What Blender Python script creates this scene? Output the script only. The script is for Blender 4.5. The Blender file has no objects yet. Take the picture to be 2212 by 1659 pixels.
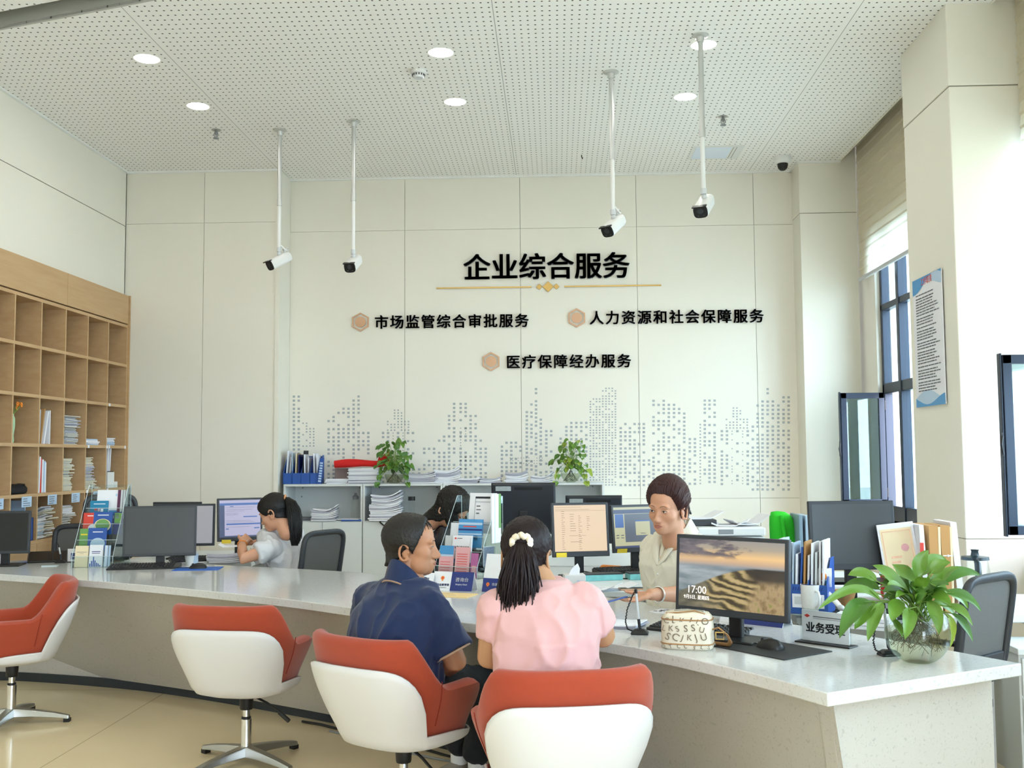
import bpy, bmesh, math, random
from mathutils import Vector, Matrix, noise
C = bpy.context.scene
COL = bpy.context.collection
PI = math.pi
# ---------------------------------------------------------------- camera
F_PX, W_PX, H_PX, CAM_H = 2250.0, 2212.0, 1659.0, 1.5
CR = (Vector((.99908948, .04211634, -.00681393)),      # right
      Vector((-.00972358, .06927213, -.99755041)),     # down
      Vector((-.04154115, .99670838, .06961858)))      # forward
cam = bpy.data.objects.new('camera', bpy.data.cameras.new('camera'))
COL.objects.link(cam)
cam.data.sensor_width = 36.0
cam.data.lens = 36.0 * F_PX / W_PX
cam.data.clip_start = .05
_m = Matrix.Identity(4)
for _i in range(3):
    _m[_i][0] = CR[0][_i]; _m[_i][1] = -CR[1][_i]; _m[_i][2] = -CR[2][_i]
_m[2][3] = CAM_H
cam.matrix_world = _m
C.camera = cam
# ---------------------------------------------------------------- world, light, exposure
def S(h):
    h = h.lstrip('#')
    o = []
    for i in (0, 2, 4):
        c = int(h[i:i+2], 16) / 255
        o.append(c / 12.92 if c <= .04045 else ((c + .055) / 1.055) ** 2.4)
    return (o[0], o[1], o[2], 1)
C.view_settings.view_transform = 'Standard'
C.view_settings.look = 'None'
C.view_settings.exposure = 1.2
C.view_settings.gamma = 1.0
C.view_settings.use_curve_mapping = False
w = bpy.data.worlds.new('sky'); C.world = w; w.use_nodes = True
_bg = w.node_tree.nodes['Background']
_bg.inputs[0].default_value = (.80, .86, 1.0, 1)
_bg.inputs[1].default_value = 8.5
cy = C.cycles
cy.max_bounces = 7; cy.diffuse_bounces = 4; cy.glossy_bounces = 3; cy.transmission_bounces = 4
cy.transparent_max_bounces = 10; cy.sample_clamp_indirect = 6; cy.caustics_reflective = False; cy.caustics_refractive = False
cy.use_adaptive_sampling = True; cy.adaptive_threshold = .02
def portal(loc, rot, sx, sy):
    l = bpy.data.lights.new('daylight_portal', 'AREA'); l.shape = 'RECTANGLE'; l.size = sx; l.size_y = sy
    l.cycles.is_portal = True
    o = bpy.data.objects.new('daylight_portal', l); COL.objects.link(o); o.location = loc; o.rotation_euler = rot
portal((3.3, 8.9, 2.2), (0, PI/2, 0), 2.8, 2.5)
portal((3.3, 4.9, 2.2), (0, PI/2, 0), 2.8, 3.0)
portal((3.3, .3, 2.2), (0, PI/2, 0), 2.8, 4.4)
portal((1.85, -5.9, 1.6), (PI/2, 0, 0), 1.7, 3.2)
# ---------------------------------------------------------------- helpers
def ray(px, py):
    return CR[0] * ((px - W_PX/2) / F_PX) + CR[1] * ((py - H_PX/2) / F_PX) + CR[2]
def PZ(px, py, z):
    r = ray(px, py); t = (z - CAM_H) / r.z
    return Vector((r.x*t, r.y*t, z))
def PY(px, py, y):
    r = ray(px, py); t = y / r.y
    return Vector((r.x*t, y, CAM_H + r.z*t))
def PX(px, py, x):
    r = ray(px, py); t = x / r.x
    return Vector((x, r.y*t, CAM_H + r.z*t))
def rz(a): return Matrix.Rotation(a, 4, 'Z')
def rx(a): return Matrix.Rotation(a, 4, 'X')
def ry(a): return Matrix.Rotation(a, 4, 'Y')
def tr(x, y=0, z=0):
    return Matrix.Translation(x if isinstance(x, Vector) else (x, y, z))
class MB:
    """collects shapes into one mesh"""
    def __init__(s): s.v = []; s.f = []; s.m = []; s.x = Matrix.Identity(4); s.mi = 0
    def at(s, m): s.x = m; return s
    def mat(s, i): s.mi = i; return s
    def add(s, vs, fs, mi=None):
        b = len(s.v)
        s.v += [s.x @ Vector(p) for p in vs]
        s.f += [tuple(b + i for i in f) for f in fs]
        s.m += [s.mi if mi is None else mi] * len(fs)
        return s
    def box(s, x0, x1, y0, y1, z0, z1, mi=None):
        return s.add([(x0,y0,z0),(x1,y0,z0),(x1,y1,z0),(x0,y1,z0),(x0,y0,z1),(x1,y0,z1),(x1,y1,z1),(x0,y1,z1)],
                     [(3,2,1,0),(4,5,6,7),(0,1,5,4),(1,2,6,5),(2,3,7,6),(3,0,4,7)], mi)
    def cbox(s, c, d, mi=None):
        return s.box(c[0]-d[0]/2, c[0]+d[0]/2, c[1]-d[1]/2, c[1]+d[1]/2, c[2]-d[2]/2, c[2]+d[2]/2, mi)
    def quad(s, a, b, c, d, mi=None): return s.add([a, b, c, d], [(0,1,2,3)], mi)
    def loft(s, rings, closed=True, cap=True, mi=None):
        n = len(rings[0]); vs = [p for r in rings for p in r]; fs = []
        for i in range(len(rings)-1):
            for j in range(n if closed else n-1):
                k = (j+1) % n
                fs.append((i*n+j, i*n+k, (i+1)*n+k, (i+1)*n+j))
        if cap and closed:
            fs.append(tuple(range(n-1, -1, -1))); fs.append(tuple((len(rings)-1)*n + j for j in range(n)))
        return s.add(vs, fs, mi)
    def prism(s, poly, z0, z1, mi=None):
        return s.loft([[(p[0], p[1], z0) for p in poly], [(p[0], p[1], z1) for p in poly]], mi=mi)
    def tube(s, pts, r, n=8, mi=None, cap=True, flat=1.0):
        pts = [Vector(p) for p in pts]; rings = []; up = None
        for i, p in enumerate(pts):
            a = pts[max(i-1, 0)]; b = pts[min(i+1, len(pts)-1)]
            t = (b - a)
            if t.length < 1e-9: t = Vector((0, 0, 1))
            t.normalize()
            if up is None:
                up = Vector((0, 0, 1)) if abs(t.z) < .9 else Vector((1, 0, 0))
            u = t.cross(up)
            if u.length < 1e-6: u = t.cross(Vector((0, 1, 0)))
            u.normalize(); w_ = u.cross(t); up = w_
            rr = r[i] if isinstance(r, (list, tuple)) else r
            rings.append([p + u*(math.cos(2*PI*k/n)*rr) + w_*(math.sin(2*PI*k/n)*rr*flat) for k in range(n)])
        return s.loft(rings, True, cap, mi)
    def cyl(s, a, b, r, r2=None, n=16, mi=None): return s.tube([a, b], [r, r if r2 is None else r2], n, mi)
    def lathe(s, prof, n=24, c=(0, 0, 0), mi=None, cap=True):
        return s.loft([[(c[0]+r*math.cos(2*PI*k/n), c[1]+r*math.sin(2*PI*k/n), c[2]+z) for k in range(n)] for r, z in prof], True, cap, mi)
    def ball(s, c, r, nu=16, nv=10, mi=None):
        r = (r, r, r) if isinstance(r, (int, float)) else r
        return s.loft([[(c[0]+r[0]*math.sin(a)*math.cos(2*PI*k/nu), c[1]+r[1]*math.sin(a)*math.sin(2*PI*k/nu), c[2]-r[2]*math.cos(a))
                        for k in range(nu)] for a in [PI*(.02+.96*i/nv) for i in range(nv+1)]], mi=mi)
    def build(s, name, mats, parent=None, smooth=0, bevel=0, seg=2, loc=None, mat4=None):
        me = bpy.data.meshes.new(name)
        me.from_pydata(s.v, [], s.f)
        for m in (mats if isinstance(mats, (list, tuple)) else [mats]): me.materials.append(m)
        if len(me.materials) > 1: me.polygons.foreach_set('material_index', s.m)
        if smooth:
            me.polygons.foreach_set('use_smooth', [True]*len(me.polygons))
            me.update()
            me.set_sharp_from_angle(angle=math.radians(smooth))
        me.update()
        return link(name, me, parent, bevel, seg, loc, mat4)
def link(name, me, parent=None, bevel=0, seg=2, loc=None, mat4=None):
    o = bpy.data.objects.new(name, me); COL.objects.link(o)
    if mat4 is not None: o.matrix_world = mat4
    elif loc is not None: o.location = loc
    if parent is not None: o.parent = parent
    if bevel:
        b = o.modifiers.new('bevel', 'BEVEL'); b.width = bevel; b.segments = seg; b.limit_method = 'ANGLE'; b.angle_limit = .6
    return o
def tag(o, label, cat, group=None, kind=None):
    if label: o['label'] = label
    if cat: o['category'] = cat
    if group: o['group'] = group
    if kind: o['kind'] = kind
    return o
def struct(o):
    o['kind'] = 'structure'; return o
def thing(name, label, cat, loc=(0, 0, 0), rot=0, group=None):
    o = bpy.data.objects.new(name, None); COL.objects.link(o)
    o.empty_display_size = .05
    if isinstance(loc, Matrix): o.matrix_world = loc
    else: o.location = loc; o.rotation_euler = (0, 0, rot)
    return tag(o, label, cat, group)
def dup(root, label, loc=None, rot=None, group=None, mat4=None):
    """a copy of a thing with copies of its parts and their sub-parts"""
    r = root.copy(); COL.objects.link(r)
    if mat4 is not None: r.matrix_world = mat4
    else:
        if loc is not None: r.location = loc
        if rot is not None: r.rotation_euler = (0, 0, rot)
    r['label'] = label
    if group: r['group'] = group
    for ch in list(root.children):
        c = ch.copy(); COL.objects.link(c); c.parent = r
        for g in list(ch.children):
            d = g.copy(); COL.objects.link(d); d.parent = c
    return r
# ---------------------------------------------------------------- materials
def mat(name, col, rough=.5, metal=0, var=0, scale=12, bump=0, bscale=None, spec=.5, emit=None, estr=1, coat=0, sheen=0, alpha=1, trans=0, ior=1.45, sss=0, stretch=None):
    m = bpy.data.materials.new(name); m.use_nodes = True
    nt = m.node_tree; b = nt.nodes['Principled BSDF']; L = nt.links.new
    c = S(col) if isinstance(col, str) else col
    b.inputs['Base Color'].default_value = c; b.inputs['Roughness'].default_value = rough; b.inputs['Metallic'].default_value = metal
    b.inputs['Specular IOR Level'].default_value = spec; b.inputs['Coat Weight'].default_value = coat
    b.inputs['Sheen Weight'].default_value = sheen; b.inputs['Alpha'].default_value = alpha
    b.inputs['Transmission Weight'].default_value = trans; b.inputs['IOR'].default_value = ior
    if sss:
        b.inputs['Subsurface Weight'].default_value = sss; b.inputs['Subsurface Radius'].default_value = (.02, .008, .004); b.inputs['Subsurface Scale'].default_value = .3
    if emit:
        b.inputs['Emission Color'].default_value = S(emit) if isinstance(emit, str) else emit; b.inputs['Emission Strength'].default_value = estr
    if var or bump:
        tc = nt.nodes.new('ShaderNodeTexCoord'); src = tc.outputs['Object']
        if stretch:
            mp = nt.nodes.new('ShaderNodeMapping'); mp.inputs['Scale'].default_value = stretch; L(src, mp.inputs[0]); src = mp.outputs[0]
        n = nt.nodes.new('ShaderNodeTexNoise'); n.inputs['Scale'].default_value = scale; n.inputs['Detail'].default_value = 4
        L(src, n.inputs['Vector'])
        if var:
            mx = nt.nodes.new('ShaderNodeMix'); mx.data_type = 'RGBA'
            mx.inputs[6].default_value = tuple(x*(1-var) for x in c[:3]) + (1,); mx.inputs[7].default_value = tuple(min(1, x*(1+var)) for x in c[:3]) + (1,)
            L(n.outputs['Fac'], mx.inputs[0]); L(mx.outputs[2], b.inputs['Base Color'])
        if bump:
            n2 = n
            if bscale:
                n2 = nt.nodes.new('ShaderNodeTexNoise'); n2.inputs['Scale'].default_value = bscale; n2.inputs['Detail'].default_value = 3; L(src, n2.inputs['Vector'])
            bp = nt.nodes.new('ShaderNodeBump'); bp.inputs['Strength'].default_value = bump; bp.inputs['Distance'].default_value = .01
            L(n2.outputs['Fac'], bp.inputs['Height']); L(bp.outputs[0], b.inputs['Normal'])
    return m
def thin_glass(name, tint, reflect=.12, rough=0.0):
    """pane or acrylic sheet: see-through with a fresnel reflection"""
    m = bpy.data.materials.new(name); m.use_nodes = True; nt = m.node_tree; nt.nodes.clear(); L = nt.links.new
    o = nt.nodes.new('ShaderNodeOutputMaterial'); t = nt.nodes.new('ShaderNodeBsdfTransparent'); g = nt.nodes.new('ShaderNodeBsdfGlossy')
    mx = nt.nodes.new('ShaderNodeMixShader'); fr = nt.nodes.new('ShaderNodeLayerWeight'); mr = nt.nodes.new('ShaderNodeMapRange')
    t.inputs[0].default_value = S(tint); g.inputs['Roughness'].default_value = rough; g.inputs[0].default_value = (.9, .95, .95, 1)
    fr.inputs['Blend'].default_value = .5; pw = nt.nodes.new('ShaderNodeMath'); pw.operation = 'POWER'; pw.inputs[1].default_value = 3.5; L(fr.outputs['Facing'], pw.inputs[0])
    mr.inputs[3].default_value = reflect*.4; mr.inputs[4].default_value = min(1, reflect*5)
    L(pw.outputs[0], mr.inputs[0]); L(mr.outputs[0], mx.inputs[0]); L(t.outputs[0], mx.inputs[1]); L(g.outputs[0], mx.inputs[2]); L(mx.outputs[0], o.inputs[0])
    return m
def math_node(nt, op, a, b=None):
    n = nt.nodes.new('ShaderNodeMath'); n.operation = op
    for i, x in enumerate((a, b)):
        if x is None: continue
        if isinstance(x, (int, float)): n.inputs[i].default_value = x
        else: nt.links.new(x, n.inputs[i])
    return n.outputs[0]
def ceiling_mat():
    """perforated plasterboard: rows of small holes, the shade in them painted as dark dots, panel seams"""
    m = mat('perforated_board', 'f4f2ee', .8); nt = m.node_tree; L = nt.links.new; b = nt.nodes['Principled BSDF']
    tc = nt.nodes.new('ShaderNodeTexCoord'); sp = nt.nodes.new('ShaderNodeSeparateXYZ'); L(tc.outputs['Object'], sp.inputs[0])
    def cell(src, off, pitch, half):
        f = math_node(nt, 'FRACT', math_node(nt, 'DIVIDE', math_node(nt, 'SUBTRACT', src, off), pitch))
        d = math_node(nt, 'ABSOLUTE', math_node(nt, 'SUBTRACT', f, .5))
        return math_node(nt, 'MULTIPLY', d, pitch)
    dx = cell(sp.outputs[0], -.489, .05, 0); dy = cell(sp.outputs[1], 6.566, .0735, 0)
    r = math_node(nt, 'SQRT', math_node(nt, 'ADD', math_node(nt, 'POWER', dx, 2.0), math_node(nt, 'POWER', dy, 2.0)))
    hole = math_node(nt, 'LESS_THAN', r, .0074)  # dark dot painted for the shade inside each hole
    sx = cell(sp.outputs[0], -.39+1.215, 2.43, 0); sy = cell(sp.outputs[1], 7.301+.53, 1.068, 0)
    nearx = math_node(nt, 'LESS_THAN', sx, .018); hole = math_node(nt, 'MULTIPLY', hole, math_node(nt, 'SUBTRACT', 1, nearx))
    seam = math_node(nt, 'LESS_THAN', sx, .0025); seam2 = math_node(nt, 'MULTIPLY', math_node(nt, 'LESS_THAN', sy, .0015), .12)
    k = math_node(nt, 'MAXIMUM', math_node(nt, 'MULTIPLY', hole, .97), math_node(nt, 'MAXIMUM', math_node(nt, 'MULTIPLY', seam, .6), seam2))
    mx = nt.nodes.new('ShaderNodeMix'); mx.data_type = 'RGBA'; mx.inputs[6].default_value = S('f4f2ee'); mx.inputs[7].default_value = (.006, .006, .006, 1)
    L(k, mx.inputs[0]); L(mx.outputs[2], b.inputs['Base Color'])
    return m
def floor_mat():
    m = mat('floor_tile', 'e8d4ae', .13, var=.06, scale=1.5); nt = m.node_tree; L = nt.links.new; b = nt.nodes['Principled BSDF']
    tc = nt.nodes.new('ShaderNodeTexCoord'); sp = nt.nodes.new('ShaderNodeSeparateXYZ'); L(tc.outputs['Object'], sp.inputs[0])
    def line(src, off, pitch):
        f = math_node(nt, 'FRACT', math_node(nt, 'DIVIDE', math_node(nt, 'SUBTRACT', src, off), pitch))
        return math_node(nt, 'LESS_THAN', math_node(nt, 'MULTIPLY', math_node(nt, 'ABSOLUTE', math_node(nt, 'SUBTRACT', f, .5)), pitch), .003)
    k = math_node(nt, 'MULTIPLY', math_node(nt, 'MAXIMUM', line(sp.outputs[0], -2.53+1.2, 2.4), line(sp.outputs[1], 3.2, 2.4)), .55)
    old = b.inputs['Base Color'].links[0].from_socket
    mx = nt.nodes.new('ShaderNodeMix'); mx.data_type = 'RGBA'; L(old, mx.inputs[6]); mx.inputs[7].default_value = S('6f6147'); L(k, mx.inputs[0]); L(mx.outputs[2], b.inputs['Base Color'])
    return m
def stone_mat(name='quartz_stone', col='d2d2d0', rough=.12, amt=.22):
    """engineered quartz: pale ground with fine grey and brown flecks"""
    m = mat(name, col, rough, var=.03, scale=6); nt = m.node_tree; L = nt.links.new; b = nt.nodes['Principled BSDF']
    tc = nt.nodes.new('ShaderNodeTexCoord'); old = b.inputs['Base Color'].links[0].from_socket
    for sc, th, col, amt in ((95, .80, '8b8982', amt), (160, .82, '9d9a90', amt), (60, .84, '77706a', amt)):
        v = nt.nodes.new('ShaderNodeTexNoise'); v.inputs['Scale'].default_value = sc; v.inputs['Detail'].default_value = 1; v.inputs['Distortion'].default_value = .6
        L(tc.outputs['Object'], v.inputs['Vector'])
        k = math_node(nt, 'MULTIPLY', math_node(nt, 'GREATER_THAN', v.outputs['Fac'], th*.82), amt)
        mx = nt.nodes.new('ShaderNodeMix'); mx.data_type = 'RGBA'; L(k, mx.inputs[0]); L(old, mx.inputs[6]); mx.inputs[7].default_value = S(col); old = mx.outputs[2]
    L(old, b.inputs['Base Color'])
    return m
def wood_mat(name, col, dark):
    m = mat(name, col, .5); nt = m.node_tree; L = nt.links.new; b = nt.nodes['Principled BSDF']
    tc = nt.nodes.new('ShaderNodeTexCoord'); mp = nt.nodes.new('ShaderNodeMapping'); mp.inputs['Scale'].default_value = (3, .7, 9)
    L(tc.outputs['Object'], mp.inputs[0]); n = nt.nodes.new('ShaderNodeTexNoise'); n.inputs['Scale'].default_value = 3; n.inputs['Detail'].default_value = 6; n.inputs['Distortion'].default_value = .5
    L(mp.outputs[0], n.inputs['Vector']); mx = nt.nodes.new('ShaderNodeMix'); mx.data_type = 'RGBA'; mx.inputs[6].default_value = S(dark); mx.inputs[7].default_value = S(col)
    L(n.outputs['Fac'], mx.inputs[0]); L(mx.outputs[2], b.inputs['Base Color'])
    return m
M = {}
M['wall'] = mat('cream_wall_panel', 'ece7da', .6, var=.012, scale=2)
M['groove'] = mat('panel_joint_shadow_gap', '8a867b', .9)
M['white_trim'] = mat('white_trim', 'f0f0ec', .5)
M['ceil'] = ceiling_mat(); M['floor'] = floor_mat(); M['stone'] = stone_mat()
M['base_stone'] = stone_mat('counter_stone', 'bcb7ae', .35, .24)
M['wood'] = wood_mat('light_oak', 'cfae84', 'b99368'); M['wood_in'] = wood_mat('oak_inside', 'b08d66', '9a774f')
M['black'] = mat('black_plastic', '17181a', .4); M['black_matt'] = mat('black_matt', '131416', .75); M['dgrey'] = mat('dark_grey_plastic', '33363b', .45)
M['grey'] = mat('grey_plastic', '8a8d90', .5); M['lgrey'] = mat('light_grey_plastic', 'c9ccce', .45)
M['white'] = mat('white_plastic', 'e2e2e0', .35); M['shell'] = mat('white_chair_shell', 'dcdad9', .4)
M['orange'] = mat('orange_fabric', 'a33e22', .9, var=.07, scale=30, bump=.12, bscale=900, sheen=.25)
M['chrome'] = mat('chrome', 'd8d8d8', .12, metal=1); M['alu'] = mat('brushed_aluminium', 'b9bab8', .3, metal=1)
M['galv'] = mat('galvanised_steel', 'c8c9c8', .35, metal=.6)
M['frame'] = mat('blue_grey_aluminium', '2b3444', .35, metal=.2); M['glass'] = thin_glass('window_glass', 'd9e6e8', .1)
M['acrylic'] = thin_glass('clear_acrylic', 'f4f8f8', .045)
M['acr_edge'] = mat('acrylic_edge', 'dfeef0', .15, alpha=.75)
M['paper'] = mat('white_paper', 'e9e9ee', .8, var=.03, scale=40); M['paper_edge'] = mat('paper_edges', 'b4b4c2', .85, var=.2, scale=60, stretch=(.05, .05, 6))
M['old_paper'] = mat('aged_paper', 'd9d2bd', .85, var=.1, scale=30); M['news'] = mat('newsprint', 'c9c6bf', .85, var=.15, scale=50)
M['kraft'] = mat('kraft_paper', 'c2935c', .75, var=.05); M['cream'] = mat('cream_paper', 'ecd9b4', .7); M['manila'] = mat('manila_envelope', 'e6c98f', .7, var=.03)
M['blue'] = mat('blue_plastic', '2c56a4', .4); M['navy'] = mat('navy_print', '1d2f78', .45); M['sky'] = mat('sky_blue_print', '4a94cc', .5)
M['teal'] = mat('teal_print', '1f7fa8', .5); M['pink'] = mat('pink_print', 'e2a9ad', .6); M['lblue'] = mat('pale_blue_print', 'b9cfe6', .6); M['red'] = mat('red_cloth', 'd3201c', .8, var=.08, bump=.2, bscale=60)
M['redp'] = mat('red_print', 'd9483c', .6); M['green'] = mat('green_cloth', '2fbf2a', .85, var=.08, scale=14); M['greenp'] = mat('green_print', '6f9f5a', .6); M['yellow'] = mat('yellow_note', 'f0d23c', .7)
M['orangep'] = mat('orange_print', 'ea8a2a', .6); M['ink'] = mat('dark_lettering', '1e2533', .45); M['txt'] = mat('print_grey', '6d7078', .8); M['txtd'] = mat('print_black', '2a2c30', .8)
M['gold'] = mat('gold_metal', 'c9a765', .3, metal=.7); M['rose'] = mat('rose_gold_plate', 'cfa483', .4, metal=.25); M['dot'] = mat('silver_grey_decal', 'a9adae', .5)
M['leaf'] = mat('green_leaf', '5f862b', .38, var=.3, scale=14, spec=.6); M['leaf_d'] = mat('dark_green_leaf', '4a7529', .4, var=.25, scale=18); M['leaf_y'] = mat('yellowing_leaf', '8fa436', .4, var=.2, scale=14); M['stem'] = mat('leaf_stem', '6f8f3a', .5); M['root'] = mat('water_root', '5c5236', .7, var=.3, scale=30)
M['lamp'] = mat('lamp_diffuser', 'ffffff', .5, emit=(1, .95, .88, 1), estr=38)
M['skin'] = mat('skin', 'cf9c7c', .5, var=.05, scale=25, sss=.12); M['skin_f'] = mat('fair_skin', 'c99476', .55, var=.04, scale=25, sss=.12); M['skin_t'] = mat('tanned_skin', 'b5805f', .5, var=.06, scale=25, sss=.1); M['skin_a'] = mat('tan_arm_skin', 'b98a66', .5, var=.05, scale=25, sss=.1)
M['hair'] = mat('black_hair', '110e0d', .48, spec=.35, var=.4, scale=90, bump=.15, bscale=160, stretch=(1, 1, .12)); M['hair_br'] = mat('dark_brown_hair', '1d1112', .5, spec=.3, var=.5, scale=90, bump=.15, bscale=160, stretch=(1, 1, .12)); M['hair_au'] = mat('auburn_brown_hair', '3c2320', .5, spec=.3, var=.35, scale=60, bump=.1, bscale=120, stretch=(1, .3, 1))
M['lip'] = mat('lip', 'a95c53', .45); M['eye_w'] = mat('eye_white', 'd9d3cc', .3); M['eye_d'] = mat('eye_dark', '1b1210', .15); M['brow'] = mat('eyebrow_hair', '2a1d1a', .8)
def build_room():
    f = MB().box(-4.9, 3.2, -6, 10.9, -.06, 0); struct(f.build('floor', M['floor']))
    YB = 10.82
    # back wall: panels with real joints
    def panels(name, x0, x1, seams, zs, y, mats):
        b = MB(); b.box(x0, x1, y+.012, y+.12, -.05, 5.0, 1)
        xs = [x0] + seams + [x1]; zz = [0] + zs + [4.9]; g = .0021
        for i in range(len(xs)-1):
            for j in range(len(zz)-1):
                b.box(xs[i]+(g if i else 0), xs[i+1]-(g if i < len(xs)-2 else 0), y, y+.014, zz[j]+(g*.7 if j else 0), zz[j+1]-(g*.7 if j < len(zz)-2 else 0), 0)
        return struct(b.build(name, mats))
    panels('wall_back', -2.795, 2.49, [-1.575, -.355, .865, 2.085], [1.06, 3.895], YB, [M['wall'], M['groove']])
    panels('wall_back_left', -4.46, -2.8, [-3.585], [3.915], 10.41, [M['wall'], M['groove']])
    b = MB().box(-2.84, -2.797, 10.40, 10.86, 0, 4.9); struct(b.build('wall_back_return', M['wall']))
    b = MB().box(2.487, 3.05, 10.49, 10.9, 0, 3.93); b.box(2.482, 3.05, 10.483, 10.9, 3.935, 4.9); struct(b.build('wall_back_right', M['wall']))
    b = MB().box(-4.43, -4.40, 10.395, 10.43, 3.17, 4.46); b.box(-4.41, -2.8, 10.385, 10.41, 4.44, 4.46); b.box(-2.8, 2.49, 10.79, YB, 4.442, 4.46)
    b.box(-4.40, -4.375, -5, 10.41, 4.442, 4.46); b.box(2.46, 2.487, 10.47, YB, 4.442, 4.46); b.box(2.46, 2.9, 10.46, 10.485, 4.444, 4.46)
    struct(b.build('trim_ceiling_edge', M['white_trim']))
    # left wall above and around the bookcase niche
    b = MB(); b.box(-4.95, -4.40, -6, 7.25, 0, 3.885, 0); b.box(-4.95, -4.40, 7.25, 10.9, 3.175, 3.885, 0); b.box(-4.95, -4.40, -6, 10.9, 3.893, 4.9, 0)
    b.box(-4.95, -4.41, -6, 10.9, 3.88, 3.9, 1); b.box(-4.95, -4.85, 7.2, 10.9, 0, 3.2, 0); b.box(-4.95, -4.37, 10.405, 10.9, 0, 3.2, 0)
    struct(b.build('wall_left', [M['wall'], M['groove']]))
    # right wall with window openings
    b = MB(); wx0, wx1 = 3.09, 3.3
    def solid(y0, y1, z0=0, z1=5.0): b.box(wx0, wx1, y0, y1, z0, z1)
    solid(10.1, 10.9); solid(6.9, 7.6); solid(2.6, 3.3); solid(-2.6, -1.9); solid(-6, -5.4)
    for y0, y1 in ((7.6, 10.1), (3.3, 6.9), (-1.9, 2.6), (-5.4, -2.6)):
        solid(y0, y1, 0, .82); solid(y0, y1, 3.6, 5.0)
    struct(b.build('wall_right', M['wall']))
    g = .003
    b = MB()
    for y0, y1 in ((6.80, 7.69), (2.5, 3.4)):
        b.box(2.60, 3.12, y0, y1, 0, .955); b.box(2.60, 3.12, y0, y1, .955+g, 3.905); b.box(2.605, 3.12, y0+.005, y1-.005, .95, 4.0, 1); b.box(2.595, 3.12, y0-.004, y1, 3.905+g*2, 4.9)
    struct(b.build('wall_right_pillar', [M['wall'], M['groove']], bevel=.006))
    # rear: unseen wall behind the camera, opening shaped to steer the daylight
    b = MB(); b.box(-4.9, 1.0, -6.1, -5.98, 0, 5); b.box(2.7, 3.3, -6.1, -5.98, 0, 5); b.box(1.0, 2.7, -6.1, -5.98, 3.2, 5)
    struct(b.build('wall_rear', M['wall']))
    # ceiling: far perforated field, slot, near field
    far = [(-4.42, 7.02), (-2.62, 6.437), (-1.0, 5.9), (1, 5.25), (2.885, 4.65), (2.885, 10.52), (2.5, 10.52), (2.5, 10.84), (-2.79, 10.84), (-2.79, 10.42), (-4.42, 10.42)]
    b = MB().prism(far, 4.46, 4.475); struct(b.build('ceiling', M['ceil']))
    near = [(-4.42, 6.80), (-2.7, 6.26), (-1.06, 5.7), (.93, 5.05), (2.885, 4.42), (2.885, -6), (-4.42, -6)]
    b = MB().prism(near, 4.46, 4.475); struct(b.build('ceiling_front', M['ceil']))
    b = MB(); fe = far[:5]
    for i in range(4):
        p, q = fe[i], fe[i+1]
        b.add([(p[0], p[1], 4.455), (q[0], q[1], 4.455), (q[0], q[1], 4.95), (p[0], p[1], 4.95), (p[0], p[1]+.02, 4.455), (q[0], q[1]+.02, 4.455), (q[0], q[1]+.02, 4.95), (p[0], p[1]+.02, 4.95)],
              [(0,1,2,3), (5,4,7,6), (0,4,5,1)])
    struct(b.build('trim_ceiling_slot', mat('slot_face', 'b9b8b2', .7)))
    b = MB().box(-4.9, 3.3, -6.1, 10.95, 4.95, 5.05); struct(b.build('ceiling_slab', M['black_matt']))
    b = MB().box(2.885, 2.9, -6, 10.49, 4.455, 4.95); struct(b.build('trim_pelmet', M['wall']))
    # what stands outside the windows
    b = MB().box(-60, 60, -60, 60, -1.1, -1.0); tag(struct(b.build('ground_outside', mat('paving', 'c9c6be', .9))), None, None)
    b = MB()
    b.box(8.5, 9.0, 9, 40, -1, 9); b.box(8.48, 9.0, 9, 40, 1.9, 1.94, 1); b.box(8.48, 9.0, 9, 40, 3.2, 3.24, 1)
    struct(b.build('wall_outside', [mat('pale_render', 'dfe3e6', .8), M['groove']]))
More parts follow.
